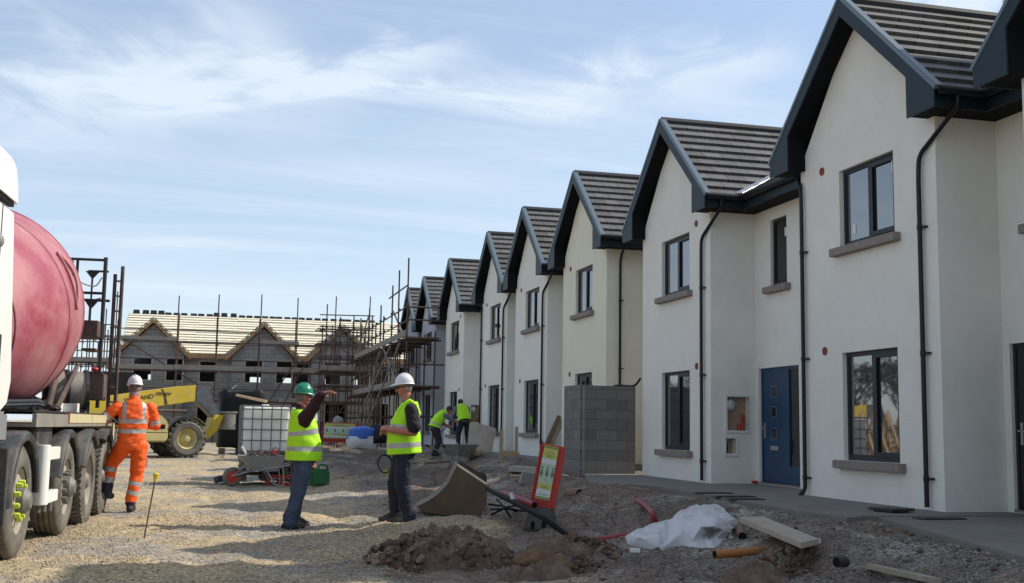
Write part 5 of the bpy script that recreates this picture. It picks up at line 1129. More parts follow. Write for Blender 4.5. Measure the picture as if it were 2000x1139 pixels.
# covered bulk bag, barrel
p = at_y(708, 872, 29.0); root = thing('bulk_bag', 'white bulk bag under a bright blue sheet, left of the man in the white helmet', 'bulk bag', (p.x, 29.0, p.z), 0.1)
def crumple(m, amp, fr, seed=0):
    m.v = [tuple(Vector(q) + Vector([mnoise.noise(Vector(q)*fr + Vector((seed+7*i, 0, 3*i))) for i in range(3)])*amp) for q in m.v]
m = MB(); m.rings([[Vector((math.copysign(abs(math.cos(a))**0.6, math.cos(a))*0.36*s, math.copysign(abs(math.sin(a))**0.6, math.sin(a))*0.34*s, z)) for a in np.linspace(0, 2*PI, 29)[:-1]] for z, s in ((-0.06, 0.9), (0, 0.98), (0.12, 1.06), (0.25, 1.0))]); crumple(m, 0.05, 5); m.build('bag', 'bagwh', root, smooth=60)
m = MB(); m.rings([[Vector((math.copysign(abs(math.cos(a))**0.7, math.cos(a))*0.36*s, math.copysign(abs(math.sin(a))**0.7, math.sin(a))*0.34*s, z)) for a in np.linspace(0, 2*PI, 29)[:-1]] for z, s in ((0.20, 1.03), (0.28, 1.02), (0.40, 0.97), (0.47, 0.80), (0.50, 0.4), (0.505, 0.05))]); crumple(m, 0.05, 5, 3); m.build('cover_sheet', 'bluesh', root, smooth=60)
p = at_y(738, 874, 28.6); lump('tarp_shade', 'black sack standing in for the shaded side of the blue sheet', 'blob', (p.x, 28.9, p.z+0.22), (0.26, 0.24, 0.34), 'blacksheet', 8, 0.2)  # black lump added for the dark, unlit side of the blue sheet
p = at_y(628, 862, 29.8); m = MB(); m.lathe([(0, 0.20), (0.02, 0.22), (0.15, 0.215), (0.30, 0.225), (0.45, 0.215), (0.50, 0.22), (0.50, 0.19), (0.1, 0.17)], (0,0,0), (0,0,1), 24); single(m, 'barrel', 'bluedk', 'dark blue open barrel just right of the pointing man', 'barrel', (p.x, 29.8, p.z), smooth=40)
p = at_y(656, 829, 30.2); m = MB(); m.lathe([(0, 0.05), (0.05, 0.12), (0.18, 0.14), (0.26, 0.09), (0.26, 0.07)], (0,0,-0.05), (0.4,-0.2,1), 18); single(m, 'mixing_tub', 'cement', 'small pale mixing drum showing above the background barrier', 'mixer', (p.x, 30.2, p.z), smooth=50)
for (a, b, dy) in (((676, 836), (697, 848), 0), ((690, 834), (702, 846), .1)):
    m = MB(); m.tube([at_y(*a, 29.3+dy), at_y(*b, 28.9+dy)], 0.018, 6); single(m, 'wooden_stick', 'timber', 'pale wooden stick poking up behind the blue sheet', 'stick', group='sticks behind the blue sheet')
# black wrapped stack behind the telehandler
Yk = 42.5; pk = at_y(466, 890, Yk); root = thing('wrapped_stack', 'tall stack of materials wrapped in black sheeting, right of the telehandler', 'wrapped stack', (pk.x, Yk, pk.z), 0.05)
m = MB(); m.rings([[Vector((math.copysign(abs(math.cos(a))**0.35, math.cos(a))*0.80*s, math.copysign(abs(math.sin(a))**0.35, math.sin(a))*0.6*s, z)) for a in np.linspace(0, 2*PI, 45)[:-1]] for z, s in ((0.28, 0.9), (0.35, 1.0), (0.8, 1.02), (1.3, 0.98), (1.9, 1.0), (2.22, 1.0), (2.30, 0.93), (2.32, 0.1))]); crumple(m, 0.10, 3.2); m.build('sheeting', 'blacksheet', root, smooth=60)
m = MB(); [m.bb(x-0.08, x+0.08, -0.6, 0.6, -0.3, 0.25) for x in (-0.6, 0, 0.6)]; m.build('pallet', 'pallet', root)
m = MB(); m.bb(0.42, 0.78, -0.72, -0.60, -0.02, 0.26); m.build('brick_base', 'terracotta', root)
for k, (a, b) in enumerate((((405, 762), (412, 757)), ((453, 760), (462, 752)))):
    m = MB(); m.tube([at_y(*a, Yk-0.7), at_y(*b, Yk-0.7)], 0.02, 5); o = m.build('loose_tie', 'signw', root); o.matrix_parent_inverse = Matrix.Rotation(-0.05, 4, 'Z') @ Matrix.Translation((-pk.x, -Yk, -pk.z))
# block wall
w0 = at_z(1140, 938, 0.30); yw = 20.55
root = thing('block_wall', 'bare grey concrete block wall with an end pier, between two white houses', 'wall', (6.71, yw, 0.30))
m = MB(); m.bb(0.0, 1.0, 0, 0.215, -0.2, 1.78); m.build('wall_panel', 'block', root, bev=0.006)
m = MB(); m.bb(-0.018, 0.24, 0.218, 1.30, -0.2, 1.80); m.build('pier', 'block', root, bev=0.006)
m = MB(); m.tube(smooth_path([(0.60, 0.1, 1.785), (0.75, 0.08, 1.80), (1.05, 0.15, 1.79), (1.15, 0.12, 1.95)], 4), 0.02, 6); m.build('cable', 'dark', root, smooth=60)
# timber and boards
def plank(name, label, pts, th, mname, cat='plank', group=None, bev=0.004):
    """four ground corners -> a board of thickness th"""
    P_ = [Vector(p) for p in pts]; n_ = (P_[1]-P_[0]).cross(P_[3]-P_[0]).normalized(); n_ = n_ if n_.z > 0 else -n_
    m = MB(); m.add([*P_, *[p + n_*th for p in P_]], [(0,1,2,3), (4,5,6,7), (0,1,5,4), (1,2,6,5), (2,3,7,6), (3,0,4,7)])
    return single(m, name, mname, label, cat, bev=bev, group=group)
def gpt(px, py, dz=0.02): return atg(px, py, dz)
def zl(p, z): return Vector((p.x, p.y, z))
qa = [at_z(1443, 1020, 0.36), at_z(1490, 1018, 0.36), at_z(1600, 1064, 0.33), at_z(1565, 1072, 0.33)]
plank('scaffold_plank', 'thick weathered board lying on gravel right of the white sheet', qa, 0.05, 'paleboard')
p = at_z(1590, 1078, 0.25); m = MB(); m.box((0,0,0.03), (0.13, 0.06, 0.05), Matrix.Rotation(0.5, 3, 'Z')); single(m, 'timber_offcut', 'white_plastic', 'small white offcut against the near end of the thick board', 'offcut', (p.x, p.y, g(p.x, p.y)+0.01), bev=0.004)
p = at_z(1240, 1071, 0.12); m = MB(); m.box((0,0,0.03), (0.10, 0.05, 0.04), Matrix.Rotation(-0.3, 3, 'Z')); single(m, 'timber_offcut', 'white_plastic', 'small white offcut in front of the white sheet', 'offcut', (p.x, p.y, g(p.x, p.y)+0.01), bev=0.004)
yy = 25.8
for i, (a, b) in enumerate((((1056, 893), (1088, 823)), ((1066, 893), (1095, 830)))):
    m = MB(); A, B_ = at_y(*a, yy), at_y(*b, yy+0.4); d = (B_-A); L = d.length; d.normalize(); s = d.cross(Vector((0,1,0))).normalized(); q = d.cross(s)
    m.box((A+B_)/2, (L+0.3, 0.10, 0.05), Matrix((d, s, q)).transposed()); single(m, 'leaning_timber', 'clay' if i == 0 else 'old_timber', ('reddish' if i == 0 else 'greyer') + ' timber leaning at the end of the block wall', 'timber')
for i, (a, b, lab) in enumerate((((978, 890), (979, 852), 'left of the two timber stakes with a board nailed across'), ((1008, 888), (1009, 846), 'right of the two timber stakes with a board nailed across'))):
    A, B_ = at_y(*a, 26.0), at_y(*b, 26.0); m = MB(); m.box((A+B_)/2, (0.07, 0.05, (B_-A).length+0.3)); single(m, 'timber_stake', 'timber', lab, 'stake', bev=0.004)
A, B_ = at_y(984, 886, 25.9), at_y(1006, 884, 25.9); m = MB(); m.box((A+B_)/2, ((B_-A).length+0.1, 0.03, 0.11)); single(m, 'shutter_board', 'timber', 'short pale board fixed between the two timber stakes', 'board')
Yb = 31.0
m = MB(); b_ = [at_y(912, 880, Yb-0.3), at_y(955, 884, Yb-0.5), at_y(963, 838, Yb), at_y(932, 829, Yb), at_y(917, 826, Yb)]
n_ = Vector((0.1, 0.05, 0.02)); m.add([*b_, *[q+n_ for q in b_]], [(0,1,2,3,4), (5,6,7,8,9)] + [(i, (i+1)%5, 5+(i+1)%5, 5+i) for i in range(5)]); single(m, 'sheet_board', 'paleboard', 'worn grey-brown board leaning against a house under its window', 'board')
for i, (px, py, r, lab) in enumerate(((930, 892, .20, 'crumpled yellowish insulation scrap beside the empty wheelbarrow'), (1022, 893, .14, 'second yellowish scrap right of the timber stakes'))):
    p = atg(px, py); lump('insulation_scrap', lab, 'scrap', (p.x, p.y, p.z+0.05), (r*1.2, r, r*0.7), mat('insulation', (0.42, 0.33, 0.17), 0.95, var=0.3, vs=8), 12+i, 0.5)
def tilted_block(px, py, size, rot, lab, mname='greyslab', name='concrete_block'):
    p = atg(px, py); m = MB(); m.box((0,0,0), size, Matrix.Rotation(rot[2], 3, 'Z') @ Matrix.Rotation(rot[1], 3, 'Y') @ Matrix.Rotation(rot[0], 3, 'X')); single(m, name, mname, lab, 'block', (p.x, p.y, p.z+size[2]*0.45), bev=0.006)
tilted_block(1030, 946, (0.24, 0.09, 0.22), (0.25, 0.15, 0.1), 'pale grey block tilted on edge, left of the red barrier board')
tilted_block(1020, 922, (0.46, 0.22, 0.10), (0, 0.03, 0.1), 'flat grey block lying behind the tilted pale block')
tilted_block(960, 918, (0.44, 0.22, 0.10), (0.05, 0.02, -0.2), 'flat grey block lying behind the digger bucket')
for a, b, y, lab, mn, th, hh in (((672, 879), (706, 884), 26.5, 'pale plank lying in front of the blue covered bag', 'paleboard', 0.06, .12), ((812, 898), (878, 911), 27.0, 'old plank lying on the bank left of the empty wheelbarrow', 'old_timber', 0.10, .2), ((740, 876), (760, 878), 27.5, 'short pale board on the ground behind the man in the white helmet', 'paleboard', 0.05, .1), ((830, 905), (878, 902), 25.0, 'dark batten lying beside the old plank', 'pallet', 0.05, .06)):
    A, B_ = at_y(*a, y), at_y(*b, y-0.4); d = (B_-A); L = d.length; d.normalize(); s = Vector((0,0,1)).cross(d).normalized(); m = MB(); m.box((A+B_)/2, (L, hh, th), Matrix((d, s, d.cross(s))).transposed()); single(m, 'ground_plank', mn, lab, 'plank', bev=0.004)
p = at_z(1215, 999, 0.33); lump('mortar_spill', 'pale flat patch of set mortar on the ground left of the curved red duct', 'mortar', (p.x, p.y, g(p.x, p.y)+0.01), (0.30, 0.22, 0.03), 'greyslab', 31, 0.5)
A, B_ = atg(1698, 1108, 0.03), atg(1832, 1137, 0.03); d = (B_-A); L = d.length; d.normalize(); s = Vector((0,0,1)).cross(d).normalized(); m = MB(); m.box((A+B_)/2, (L, 0.07, 0.04), Matrix((d, s, d.cross(s))).transposed()); single(m, 'timber_batten', 'old_timber', 'thin timber batten on the gravel at the bottom right corner', 'batten', bev=0.003)
# pipes
def pipe(name, pix, r, mname, lab, dz=0.0, zs=None, hollow=True, cat='pipe', smoothn=5):
    pts = []
    for i, q in enumerate(pix):
        if zs: pts.append(at_z(q[0], q[1], zs[i]))
        else: pts.append(atg(q[0], q[1], dz+r))
    if len(pts) > 2: pts = smooth_path(pts, smoothn)
    root_m = MB(); root_m.tube(pts, r, 14); o = root_m.build(name, [mname], smooth=50); tag(o, lab, cat)
    if hollow:
        for e, f in ((pts[0], pts[1]), (pts[-1], pts[-2])):
            d = (Vector(e)-Vector(f)).normalized(); q = MB(); q.tube([Vector(e)+d*0.002, Vector(e)+d*0.004], r*0.84, 14); q.build('bore', 'dark', o)
    return o
pipe('black_hose', [(952, 955), (985, 972), (1062, 1012), (1100, 1040), (1152, 1068)], 0.030, 'dark', 'black pipe running under the red barrier board down to the gravel', zs=[0.45, 0.42, 0.30, 0.18, 0.10])
pipe('red_duct', [(984, 964), (1008, 974), (1044, 987)], 0.045, 'duct', 'short red duct sleeve behind the red barrier board', zs=[0.42, 0.40, 0.36])
pipe('pipe_clamp', [(999, 966), (1003, 979)], 0.03, 'galv', 'grey metal clamp where black pipe meets the red duct', zs=[0.46, 0.40], hollow=False, cat='clamp')
pipe('red_duct', [(1243, 978), (1262, 988), (1275, 1003), (1279, 1020)], 0.036, 'duct', 'curved red duct rising out of the ground behind the white sheet', zs=[0.34, 0.34, 0.32, 0.22])
pipe('red_duct', [(1162, 1057), (1200, 1051), (1245, 1042)], 0.038, 'duct', 'straight red duct lying with its open end left of the white sheet', zs=[0.12, 0.13, 0.15])
pipe('drain_pipe', [(1396, 1083), (1450, 1079), (1512, 1074)], 0.040, 'orange_pipe', 'orange brown drain pipe lying in front of the white sheet', zs=[0.17, 0.18, 0.19])
pipe('drain_pipe', [(1450, 1048), (1438, 1022)], 0.048, 'clay', 'dark brown pipe end under the right edge of the white sheet', zs=[0.20, 0.28])
pipe('drain_pipe', [(1108, 964), (1132, 966)], 0.085, 'clay', 'stubby brown pipe collar right of the red barrier board', zs=[0.30, 0.30])
pipe('drain_pipe', [(1130, 967), (1163, 970)], 0.050, 'orange_pipe', 'short orange pipe length beside the brown collar', zs=[0.27, 0.27])
pipe('drain_pipe', [(1634, 1098), (1652, 1097)], 0.042, 'blackst', 'small black pipe stub on the gravel at lower right', zs=[0.30, 0.30])
for k, (a, b) in enumerate((((955, 985), (1010, 1000)), ((960, 1005), (1020, 985)), ((970, 975), (1000, 1015)), ((958, 995), (1030, 1000)))):
    pipe('loose_pipe', [a, ((a[0]+b[0])/2, (a[1]+b[1])/2-4), b], 0.013, 'dark', 'thin black pipes tangled right of the digger bucket', zs=[0.14+0.03*k, 0.22+0.03*k, 0.14], hollow=False)
for o in [q for q in COL.objects if q.name.startswith('loose_pipe')]: o['group'] = 'thin black pipes by the bucket'
# coil with yellow cap, green hose
p = at_y(752, 905, 24.5); m = MB(); m.tube([Vector((0.16*math.cos(a), 0.05*math.sin(a), 0.19*math.sin(a))) for a in np.linspace(0, 2*PI, 24)], 0.016, 6); m.tube([Vector((0.14*math.cos(a), 0.04+0.05*math.sin(a), 0.17*math.sin(a))) for a in np.linspace(0, 2*PI, 24)], 0.014, 6); root = tag(m.build('hose_coil', 'blackst', None, smooth=60), 'dark hoop of hose with a yellow end behind the man in the white helmet', 'hose'); root.location = p
m = MB(); m.box((0.02, 0, -0.19), (0.16, 0.08, 0.08)); m.build('hose_end', 'yellowpl', root, bev=0.01)
pipe('green_hose', [(808, 905), (830, 899), (850, 895), (862, 890)], 0.02, 'hose', 'thin green hose lying by the left labourer', zs=[0.36, 0.38, 0.40, 0.42], hollow=False, cat='hose')
# white sheet: a crumpled tarpaulin draped over whatever lies under it
from mathutils.geometry import delaunay_2d_cdt
def sheet():
    C_ = [(335,515,11.15),(365,470,11.25),(440,437,11.35),(520,387,11.5),(640,370,11.6),(740,300,11.7),(850,260,11.75),(960,253,11.75),(1020,262,11.7),(1080,310,11.6),(1145,370,11.45),(1130,425,11.3),(1105,470,11.15),(1140,530,11.0),(1215,555,10.95),(1215,580,10.85),(1100,592,10.8),(980,588,10.8),(870,580,10.82),(740,547,10.9),(600,570,10.8),(520,548,10.85),(440,508,10.95),(380,500,11.05),
          (560,430,11.1),(560,500,10.86),(640,440,11.2),(720,480,10.95),(700,390,11.3),(800,350,11.42),(790,440,11.05),(900,340,11.3),(880,420,11.02),(980,412,11.0),(1000,330,11.4),(1070,380,11.15),(1060,450,11.0),(965,450,11.22),(1000,500,11.0),(1060,515,11.05),(900,500,11.08),(820,520,10.9),(930,540,10.88)]
    no = 24; pts = [at_y(1140+a*0.26, 920+b*0.26, y) for a, b, y in C_]
    co, ed, fa = delaunay_2d_cdt([Vector((a, -b)) for a, b, y in C_], [], [list(range(no-1, -1, -1))], 1, 1e-4)[:3]
    bm = bmesh.new(); vs = [bm.verts.new(p) for p in pts]
    for f in fa:
        try: bm.faces.new([vs[i] for i in f])
        except ValueError: pass
    back = []
    for i in range(no):                                     # the far side falls back to the ground behind
        p = pts[i]; q = p.copy(); q.z = g(p.x, p.y) - 0.02
        if 1 <= i <= 12: q.y += 0.28; q.z = g(q.x, q.y) - 0.02
        back.append(bm.verts.new(q))
    for i in range(no): bm.faces.new([vs[i], vs[(i+1) % no], back[(i+1) % no], back[i]])
    bmesh.ops.triangulate(bm, faces=bm.faces)
    bmesh.ops.subdivide_edges(bm, edges=bm.edges, cuts=3, use_grid_fill=True, smooth=0.25)
    bm.normal_update()
    for v in bm.verts:
        p = v.co; d = 0.030*mnoise.noise(p*5) + 0.024*(0.3-abs(mnoise.noise(p*9+Vector((3,1,2))))) + 0.010*mnoise.noise(p*22); v.co = p + v.normal*d
    bmesh.ops.recalc_face_normals(bm, faces=bm.faces)
    me = bpy.data.meshes.new('plastic_sheet'); bm.to_mesh(me); bm.free(); c = Vector((5.0, 11.2, 0.2))
    me.transform(Matrix.Translation(-c)); me.materials.append(MAT['sheetwh']); me.shade_smooth(); me.set_sharp_from_angle(angle=R(28))
    o = bpy.data.objects.new('plastic_sheet', me); COL.objects.link(o); o.location = c
    tag(o, 'crumpled white plastic sheet lying on the rough ground before the blue door', 'sheet')
sheet()
# earth heaps
def heap(lab, c, rx, ry, h, seed, clods, name='earth_heap', nx_=90, ny_=70):
    m = MB(); P_ = {}
    for i in range(ny_):
        for j in range(nx_):
            u, v = j/(nx_-1)*2-1, i/(ny_-1)*2-1; x, y = u*rx*1.25, v*ry*1.25; d = math.hypot(x/rx, y/ry) + 0.22*mnoise.noise(Vector((x*2+seed, y*2, 0)))
            b = max(0, 1-d*d); z = h*b**0.75*(0.85+0.5*mnoise.noise(Vector((x*2.2+seed, y*2.2, 3))))
            cl = 0.0
            for fr, am in ((4.5, 0.085), (9, 0.075), (19, 0.045)):
                vd = mnoise.voronoi(Vector((x*fr+seed, y*fr, 1.7+fr)))[0]; cl += am*(vd[1]-vd[0])
            e = min(1, b*5); m.v.append((x, y, z + cl*e*0.9 - 0.05 + 0.03*mnoise.noise(Vector((x*14, y*14, seed)))*e - (0.12 if b <= 0 else 0)))
    for i in range(ny_-1):
        for j in range(nx_-1): a = i*nx_+j; m.f.append((a, a+1, a+nx_+1, a+nx_)); m.m.append(0)
    o = single(m, name, 'earth', lab, 'earth heap', (c.x, c.y, g(c.x, c.y)), smooth=35)
    return o
c = at_z(880, 1092, 0.02); heap('lumpy reddish brown earth heap at bottom centre, in front of the man in white helmet', Vector((c.x+0.02, c.y+0.15, 0)), 0.66, 0.78, 0.36, 1.0, 60, nx_=150, ny_=150)
c = at_z(1055, 1118, 0.05); heap('smaller brown earth heap right of the big lumpy one at bottom', Vector((c.x, c.y, 0)), 0.34, 0.34, 0.14, 5.0, 20, nx_=50, ny_=40)
c = at_z(1100, 1080, 0.06); heap('low brown earth heap below the red barrier board', Vector((c.x, c.y, 0)), 0.35, 0.5, 0.14, 8.0, 20, nx_=50, ny_=40)
c = at_z(1490, 1110, 0.2); heap('brown earth heap in front of the orange drain pipe, at lower right', Vector((c.x, c.y, 0)), 0.34, 0.45, 0.22, 11.0, 20, nx_=60, ny_=50)
c = at_z(1060, 1108, 0.05); lump('earth_clod', 'large smooth orange-brown clod at the foot of the smaller heap', 'clod', (c.x, c.y, 0.07), (0.26, 0.16, 0.13), mat('orange_earth', (0.16, 0.09, 0.048), 0.95, var=0.45, vs=8, bump=0.9, bs=20), 21, 0.35)
# covers on the path
p = at_z(1757, 1000, 0.435); m = MB(); m.box((0,0,0.035), (0.34, 0.34, 0.03), Matrix.Rotation(0.3, 3, 'Z')); m.box((0,0,0.015), (0.26, 0.26, 0.03), Matrix.Rotation(0.3, 3, 'Z')); single(m, 'manhole_lid', 'blackst', 'black square manhole lid propped on the path at the foot of the nearest wall', 'manhole lid', (p.x-0.10, p.y, 0.43), bev=0.004)
for i, (px, py, w, lab) in enumerate(((1393, 963, .5, 'left thin dark drain cover on the path by the blue door'), (1432, 970, .55, 'middle dark drain cover on the path by the blue door'), (1455, 975, .45, 'right thin dark drain cover on the path by the blue door'), (1835, 1011, .5, 'dark drain cover on the path nearest the right edge'))):
    p = at_z(px, py, 0.44); m = MB(); m.bb(-w/2, w/2, -0.10, 0.10, 0, 0.012); m.bb(-w/2+.04, w/2-.04, -0.07, 0.07, 0.012, 0.016); single(m, 'drain_cover', 'blackst', lab, 'drain cover', (p.x, p.y, 0.436 if i < 3 else 0.426), 0.05)
# stake with a yellow cap
a = atg(279, 1052); b = at_y(304, 932, a.y+0.05); root = thing('marker_pin', 'thin leaning steel pin with a yellow cap, stuck in the gravel', 'marker pin', a)
m = MB(); m.tube([Vector((0,0,-0.1)), b-a], 0.008, 8); m.build('pin', 'rust', root, smooth=60)
d = (b-a).normalized(); m = MB(); m.lathe([(-0.055, 0.016), (-0.02, 0.020), (0.015, 0.032), (0.035, 0.034), (0.045, 0.026), (0.05, 0.004)], b-a, d, 14); m.build('cap', 'yellowpl', root, smooth=40)
# broken clods over and around the heaps
def clods(n):
    m = MB()
    for cx, cy, rx, ry, h, k in ((2.15, 11.0, .75, .85, .30, n), (3.1, 10.1, .5, .5, .12, n//3), (3.45, 10.9, .5, .6, .12, n//3), (4.62, 8.95, .40, .40, .16, n//5)):
        for _ in range(k):
            a = random.uniform(0, 2*PI); q = random.random()**0.6; x, y = cx + rx*q*math.cos(a), cy + ry*q*math.sin(a); s = random.uniform(.010, .034)*(2.6 if random.random() < .10 else 1); z = g(x, y) + h*max(0, 1-q*q)**0.75*0.9 - s*0.15
            b0 = len(m.v); m.ball((0,0,0), (s, s*random.uniform(.6,1), s*random.uniform(.5,.9)), 7, 4)
            rt = Matrix.Rotation(random.uniform(0, 3), 3, V_rand()); m.v[b0:] = [tuple(rt @ (Vector(p)*random.uniform(.60, 1.25)) + Vector((x, y, z))) for p in m.v[b0:]]
            mi = random.randrange(3); nf = 7*4+2; m.m[-nf:] = [mi]*nf
    o = m.build('clods', [mat('clod_a', (0.135, 0.082, 0.056), 0.97, var=0.4, vs=20), mat('clod_b', (0.20, 0.135, 0.095), 0.97, var=0.4, vs=20), mat('clod_c', (0.095, 0.06, 0.045), 0.97, var=0.4, vs=20)], fixn=False); tag(o, kind='stuff')
def V_rand(): return Vector((random.uniform(-1,1), random.uniform(-1,1), random.uniform(-1,1))).normalized()
clods(520)
# ------------------------------------------------------------------ people
MAT.update(
    skin=mat('skin', (0.46, 0.20, 0.135), 0.5, var=0.10, vs=14), skin_red=mat('ruddy_skin', (0.44, 0.165, 0.115), 0.5, var=0.10, vs=14),
    eye=mat('eye', (0.03, 0.025, 0.02), 0.3), hair=mat('grey_hair', (0.16, 0.13, 0.11), 0.8, var=0.3, vs=60), hair_dark=mat('dark_hair', (0.02, 0.016, 0.014), 0.7),
    hivis=mat('hi_vis_yellow', (0.44, 0.86, 0.010), 0.7, var=0.05, vs=5), hiorange=mat('hi_vis_orange', (0.90, 0.115, 0.008), 0.7, var=0.10, vs=5, dirt=(0.50, 0.09, 0.02), ds=3, dlo=0.6, dhi=0.9),
    retro=mat('reflective_tape', (0.42, 0.42, 0.40), 0.45, 0.25), black_cloth=mat('black_cloth', (0.012, 0.011, 0.012), 0.9, var=0.2, vs=9), maroon=mat('maroon_knit', (0.032, 0.008, 0.014), 0.9, var=0.2, vs=9),
    jeans=mat('blue_jeans', (0.042, 0.062, 0.105), 0.9, var=0.35, vs=7, dirt=(0.15, 0.18, 0.23), ds=4.5, dlo=0.55, dhi=0.8), navy=mat('navy_trousers', (0.018, 0.020, 0.034), 0.9, var=0.3, vs=7, dirt=(0.11, 0.12, 0.16), ds=4.0, dlo=0.60, dhi=0.78), grey_trous=mat('grey_trousers', (0.022, 0.021, 0.022), 0.9, var=0.3, vs=7),
    boot=mat('dark_boots', (0.026, 0.022, 0.020), 0.75, var=0.3, vs=14, dirt=(0.20, 0.16, 0.11), ds=9, dlo=0.5, dhi=0.8), hat_w=mat('white_hard_hat', (0.74, 0.73, 0.74), 0.32), hat_g=mat('green_hard_hat', (0.010, 0.20, 0.115), 0.30), glove=mat('work_glove', (0.03, 0.03, 0.035), 0.9),
    scarf=mat('mauve_scarf', (0.30, 0.20, 0.23), 0.9, var=0.2, vs=12), grey_cloth=mat('grey_cloth', (0.16, 0.16, 0.19), 0.9, var=0.15, vs=9), sock=mat('navy_cuff', (0.022, 0.020, 0.042), 0.9),
)
V = Vector
class Body:
    def __init__(s): s.mb = MB(); s.vol = []          # (a, b, ra, rb, tag, bands)
    def cap(s, a, b, ra, rb, tag, bands=(), n=14):
        a, b = V(a), V(b); d = b-a; L = max(d.length, 1e-4); d = d/L; u = V((0,0,1)) if abs(d.z) < 0.9 else V((1,0,0)); u = (u-d*u.dot(d)).normalized(); w = d.cross(u); rs = []
        for k in range(5): th = -PI/2 + (PI/2)*(k+0.15)/4.15; rs.append((a + d*ra*math.sin(th), ra*math.cos(th)))
        for k in range(5): th = (PI/2)*k/4.15; rs.append((b + d*rb*math.sin(th), rb*math.cos(th)))
        s.mb.rings([[c + (u*math.cos(2*PI*j/n) + w*math.sin(2*PI*j/n))*r for j in range(n)] for c, r in rs]); s.vol.append((a, b, ra, rb, tag, bands))
    def limb(s, pts, rads, tag, bands=None):
        for i in range(len(pts)-1): s.cap(pts[i], pts[i+1], rads[i], rads[i+1], tag if isinstance(tag, str) else tag[i], (bands or {}).get(i, ()))
    def torso(s, rings, tag, n=32):
        s.mb.rings(torso_rings(rings, n)); 
        for (a, wa, da), (b, wb, db) in zip(rings, rings[1:]): s.vol.append((V(a), V(b), (wa+da)/2, (wb+db)/2, tag, ()))
    def ball(s, c, r, tag, rot=None): s.mb.ball(c, r, 18, 12, rot); s.vol.append((V(c), V(c)+V((0,0,1e-4)), min(r) if not isinstance(r, float) else r, min(r) if not isinstance(r, float) else r, tag, ()))
    def hand(s, wr, d, nrm, tag='skin', curl=0.5, thumb=1, spread=0.004, length=1.0):
        wr, d, nrm = V(wr), V(d).normalized(), V(nrm); nrm = (nrm - d*nrm.dot(d)).normalized(); sd = d.cross(nrm).normalized()*thumb
        for i, (o, fl) in enumerate(((0.030, 0.070), (0.010, 0.078), (-0.010, 0.072), (-0.029, 0.056))):
            k = wr + d*0.085*length + sd*o; s.cap(wr + sd*o*0.6, k, 0.017, 0.014, tag, n=10)
            dd = (d + sd*o*spread*20).normalized(); c1 = curl*(0.8+0.1*i); f1 = (dd*math.cos(c1) + nrm*math.sin(c1)).normalized(); m = k + f1*fl*0.55*length
            f2 = (dd*math.cos(c1*2.1) + nrm*math.sin(c1*2.1)).normalized(); s.cap(k, m, 0.0125, 0.011, tag, n=8); s.cap(m, m + f2*fl*0.50*length, 0.011, 0.009, tag, n=8)
        t0 = wr + d*0.025 + sd*0.030; t1 = t0 + (d*0.6 + sd*0.75 + nrm*0.35).normalized()*0.045; s.cap(t0, t1, 0.016, 0.013, tag, n=8); s.cap(t1, t1 + (d*0.9 + sd*0.25 + nrm*0.3).normalized()*0.032, 0.013, 0.010, tag, n=8)
    def boot(s, ankle, toe, tag='boot'):
        a, t = V(ankle), V(toe); f = (t-a); f.z = 0; f.normalize(); sd = V((-f.y, f.x, 0)); h = V((a.x, a.y, t.z)) - f*0.05
        s.cap(a, h + f*0.04 + V((0,0,0.03)), 0.062, 0.056, tag); s.cap(h + V((0,0,0.0)), t, 0.045, 0.043, tag); s.cap(h + f*0.06 + sd*0.015, t - f*0.03 + sd*0.018, 0.045, 0.040, tag); s.cap(h + f*0.06 - sd*0.015, t - f*0.03 - sd*0.018, 0.045, 0.040, tag); s.cap(a + f*0.02, t - f*0.05 + V((0,0,0.03)), 0.055, 0.038, tag)
    def head(s, c, yaw=0.0, pitch=0.0, skin='skin', hair='hair'):
        s.hc = V(c); s.hr = Matrix.Rotation(yaw, 3, 'Z') @ Matrix.Rotation(pitch, 3, 'Y'); T = lambda x, y, z: s.hc + s.hr @ V((x, y, z))
        s.ball(c, (0.094, 0.074, 0.110), skin, s.hr); s.ball(T(0.012, 0, -0.055), (0.078, 0.062, 0.070), skin, s.hr); s.ball(T(0.052, 0, -0.095), (0.034, 0.034, 0.026), skin, s.hr)
        s.cap(T(0.090, 0, 0.012), T(0.114, 0, -0.030), 0.011, 0.017, skin, n=10); s.cap(T(0.082, -0.026, -0.062), T(0.082, 0.026, -0.062), 0.012, 0.012, skin, n=8); s.cap(T(0.080, -0.035, 0.032), T(0.080, 0.035, 0.032), 0.016, 0.016, skin, n=8)
        s.cap(T(0.075, -0.045, -0.015), T(0.055, -0.058, -0.03), 0.018, 0.02, skin, n=8); s.cap(T(0.075, 0.045, -0.015), T(0.055, 0.058, -0.03), 0.018, 0.02, skin, n=8)
        for q in (-1, 1): s.ball(T(-0.005, q*0.080, -0.012), (0.022, 0.010, 0.034), skin, s.hr)
        s.eyes = [T(0.092, q*0.030, 0.008) for q in (-1, 1)]; s.mouth = T(0.096, 0, -0.062); s.hairc = (T(-0.045, 0, -0.005), 0.085, hair)
    def finish(s, root, mats, voxel=0.0085, wr=0.006, cloth=(), paint=None, seed=0):
        me0 = bpy.data.meshes.new('t'); me0.from_pydata(s.mb.v, [], s.mb.f); bm = bmesh.new(); bm.from_mesh(me0); bmesh.ops.recalc_face_normals(bm, faces=bm.faces); bm.to_mesh(me0); bm.free()
        ob = bpy.data.objects.new('t', me0); COL.objects.link(ob)
        md = ob.modifiers.new('r', 'REMESH'); md.mode = 'VOXEL'; md.voxel_size = voxel; md.use_smooth_shade = True
        sm = ob.modifiers.new('s', 'SMOOTH'); sm.factor = 0.5; sm.iterations = 4
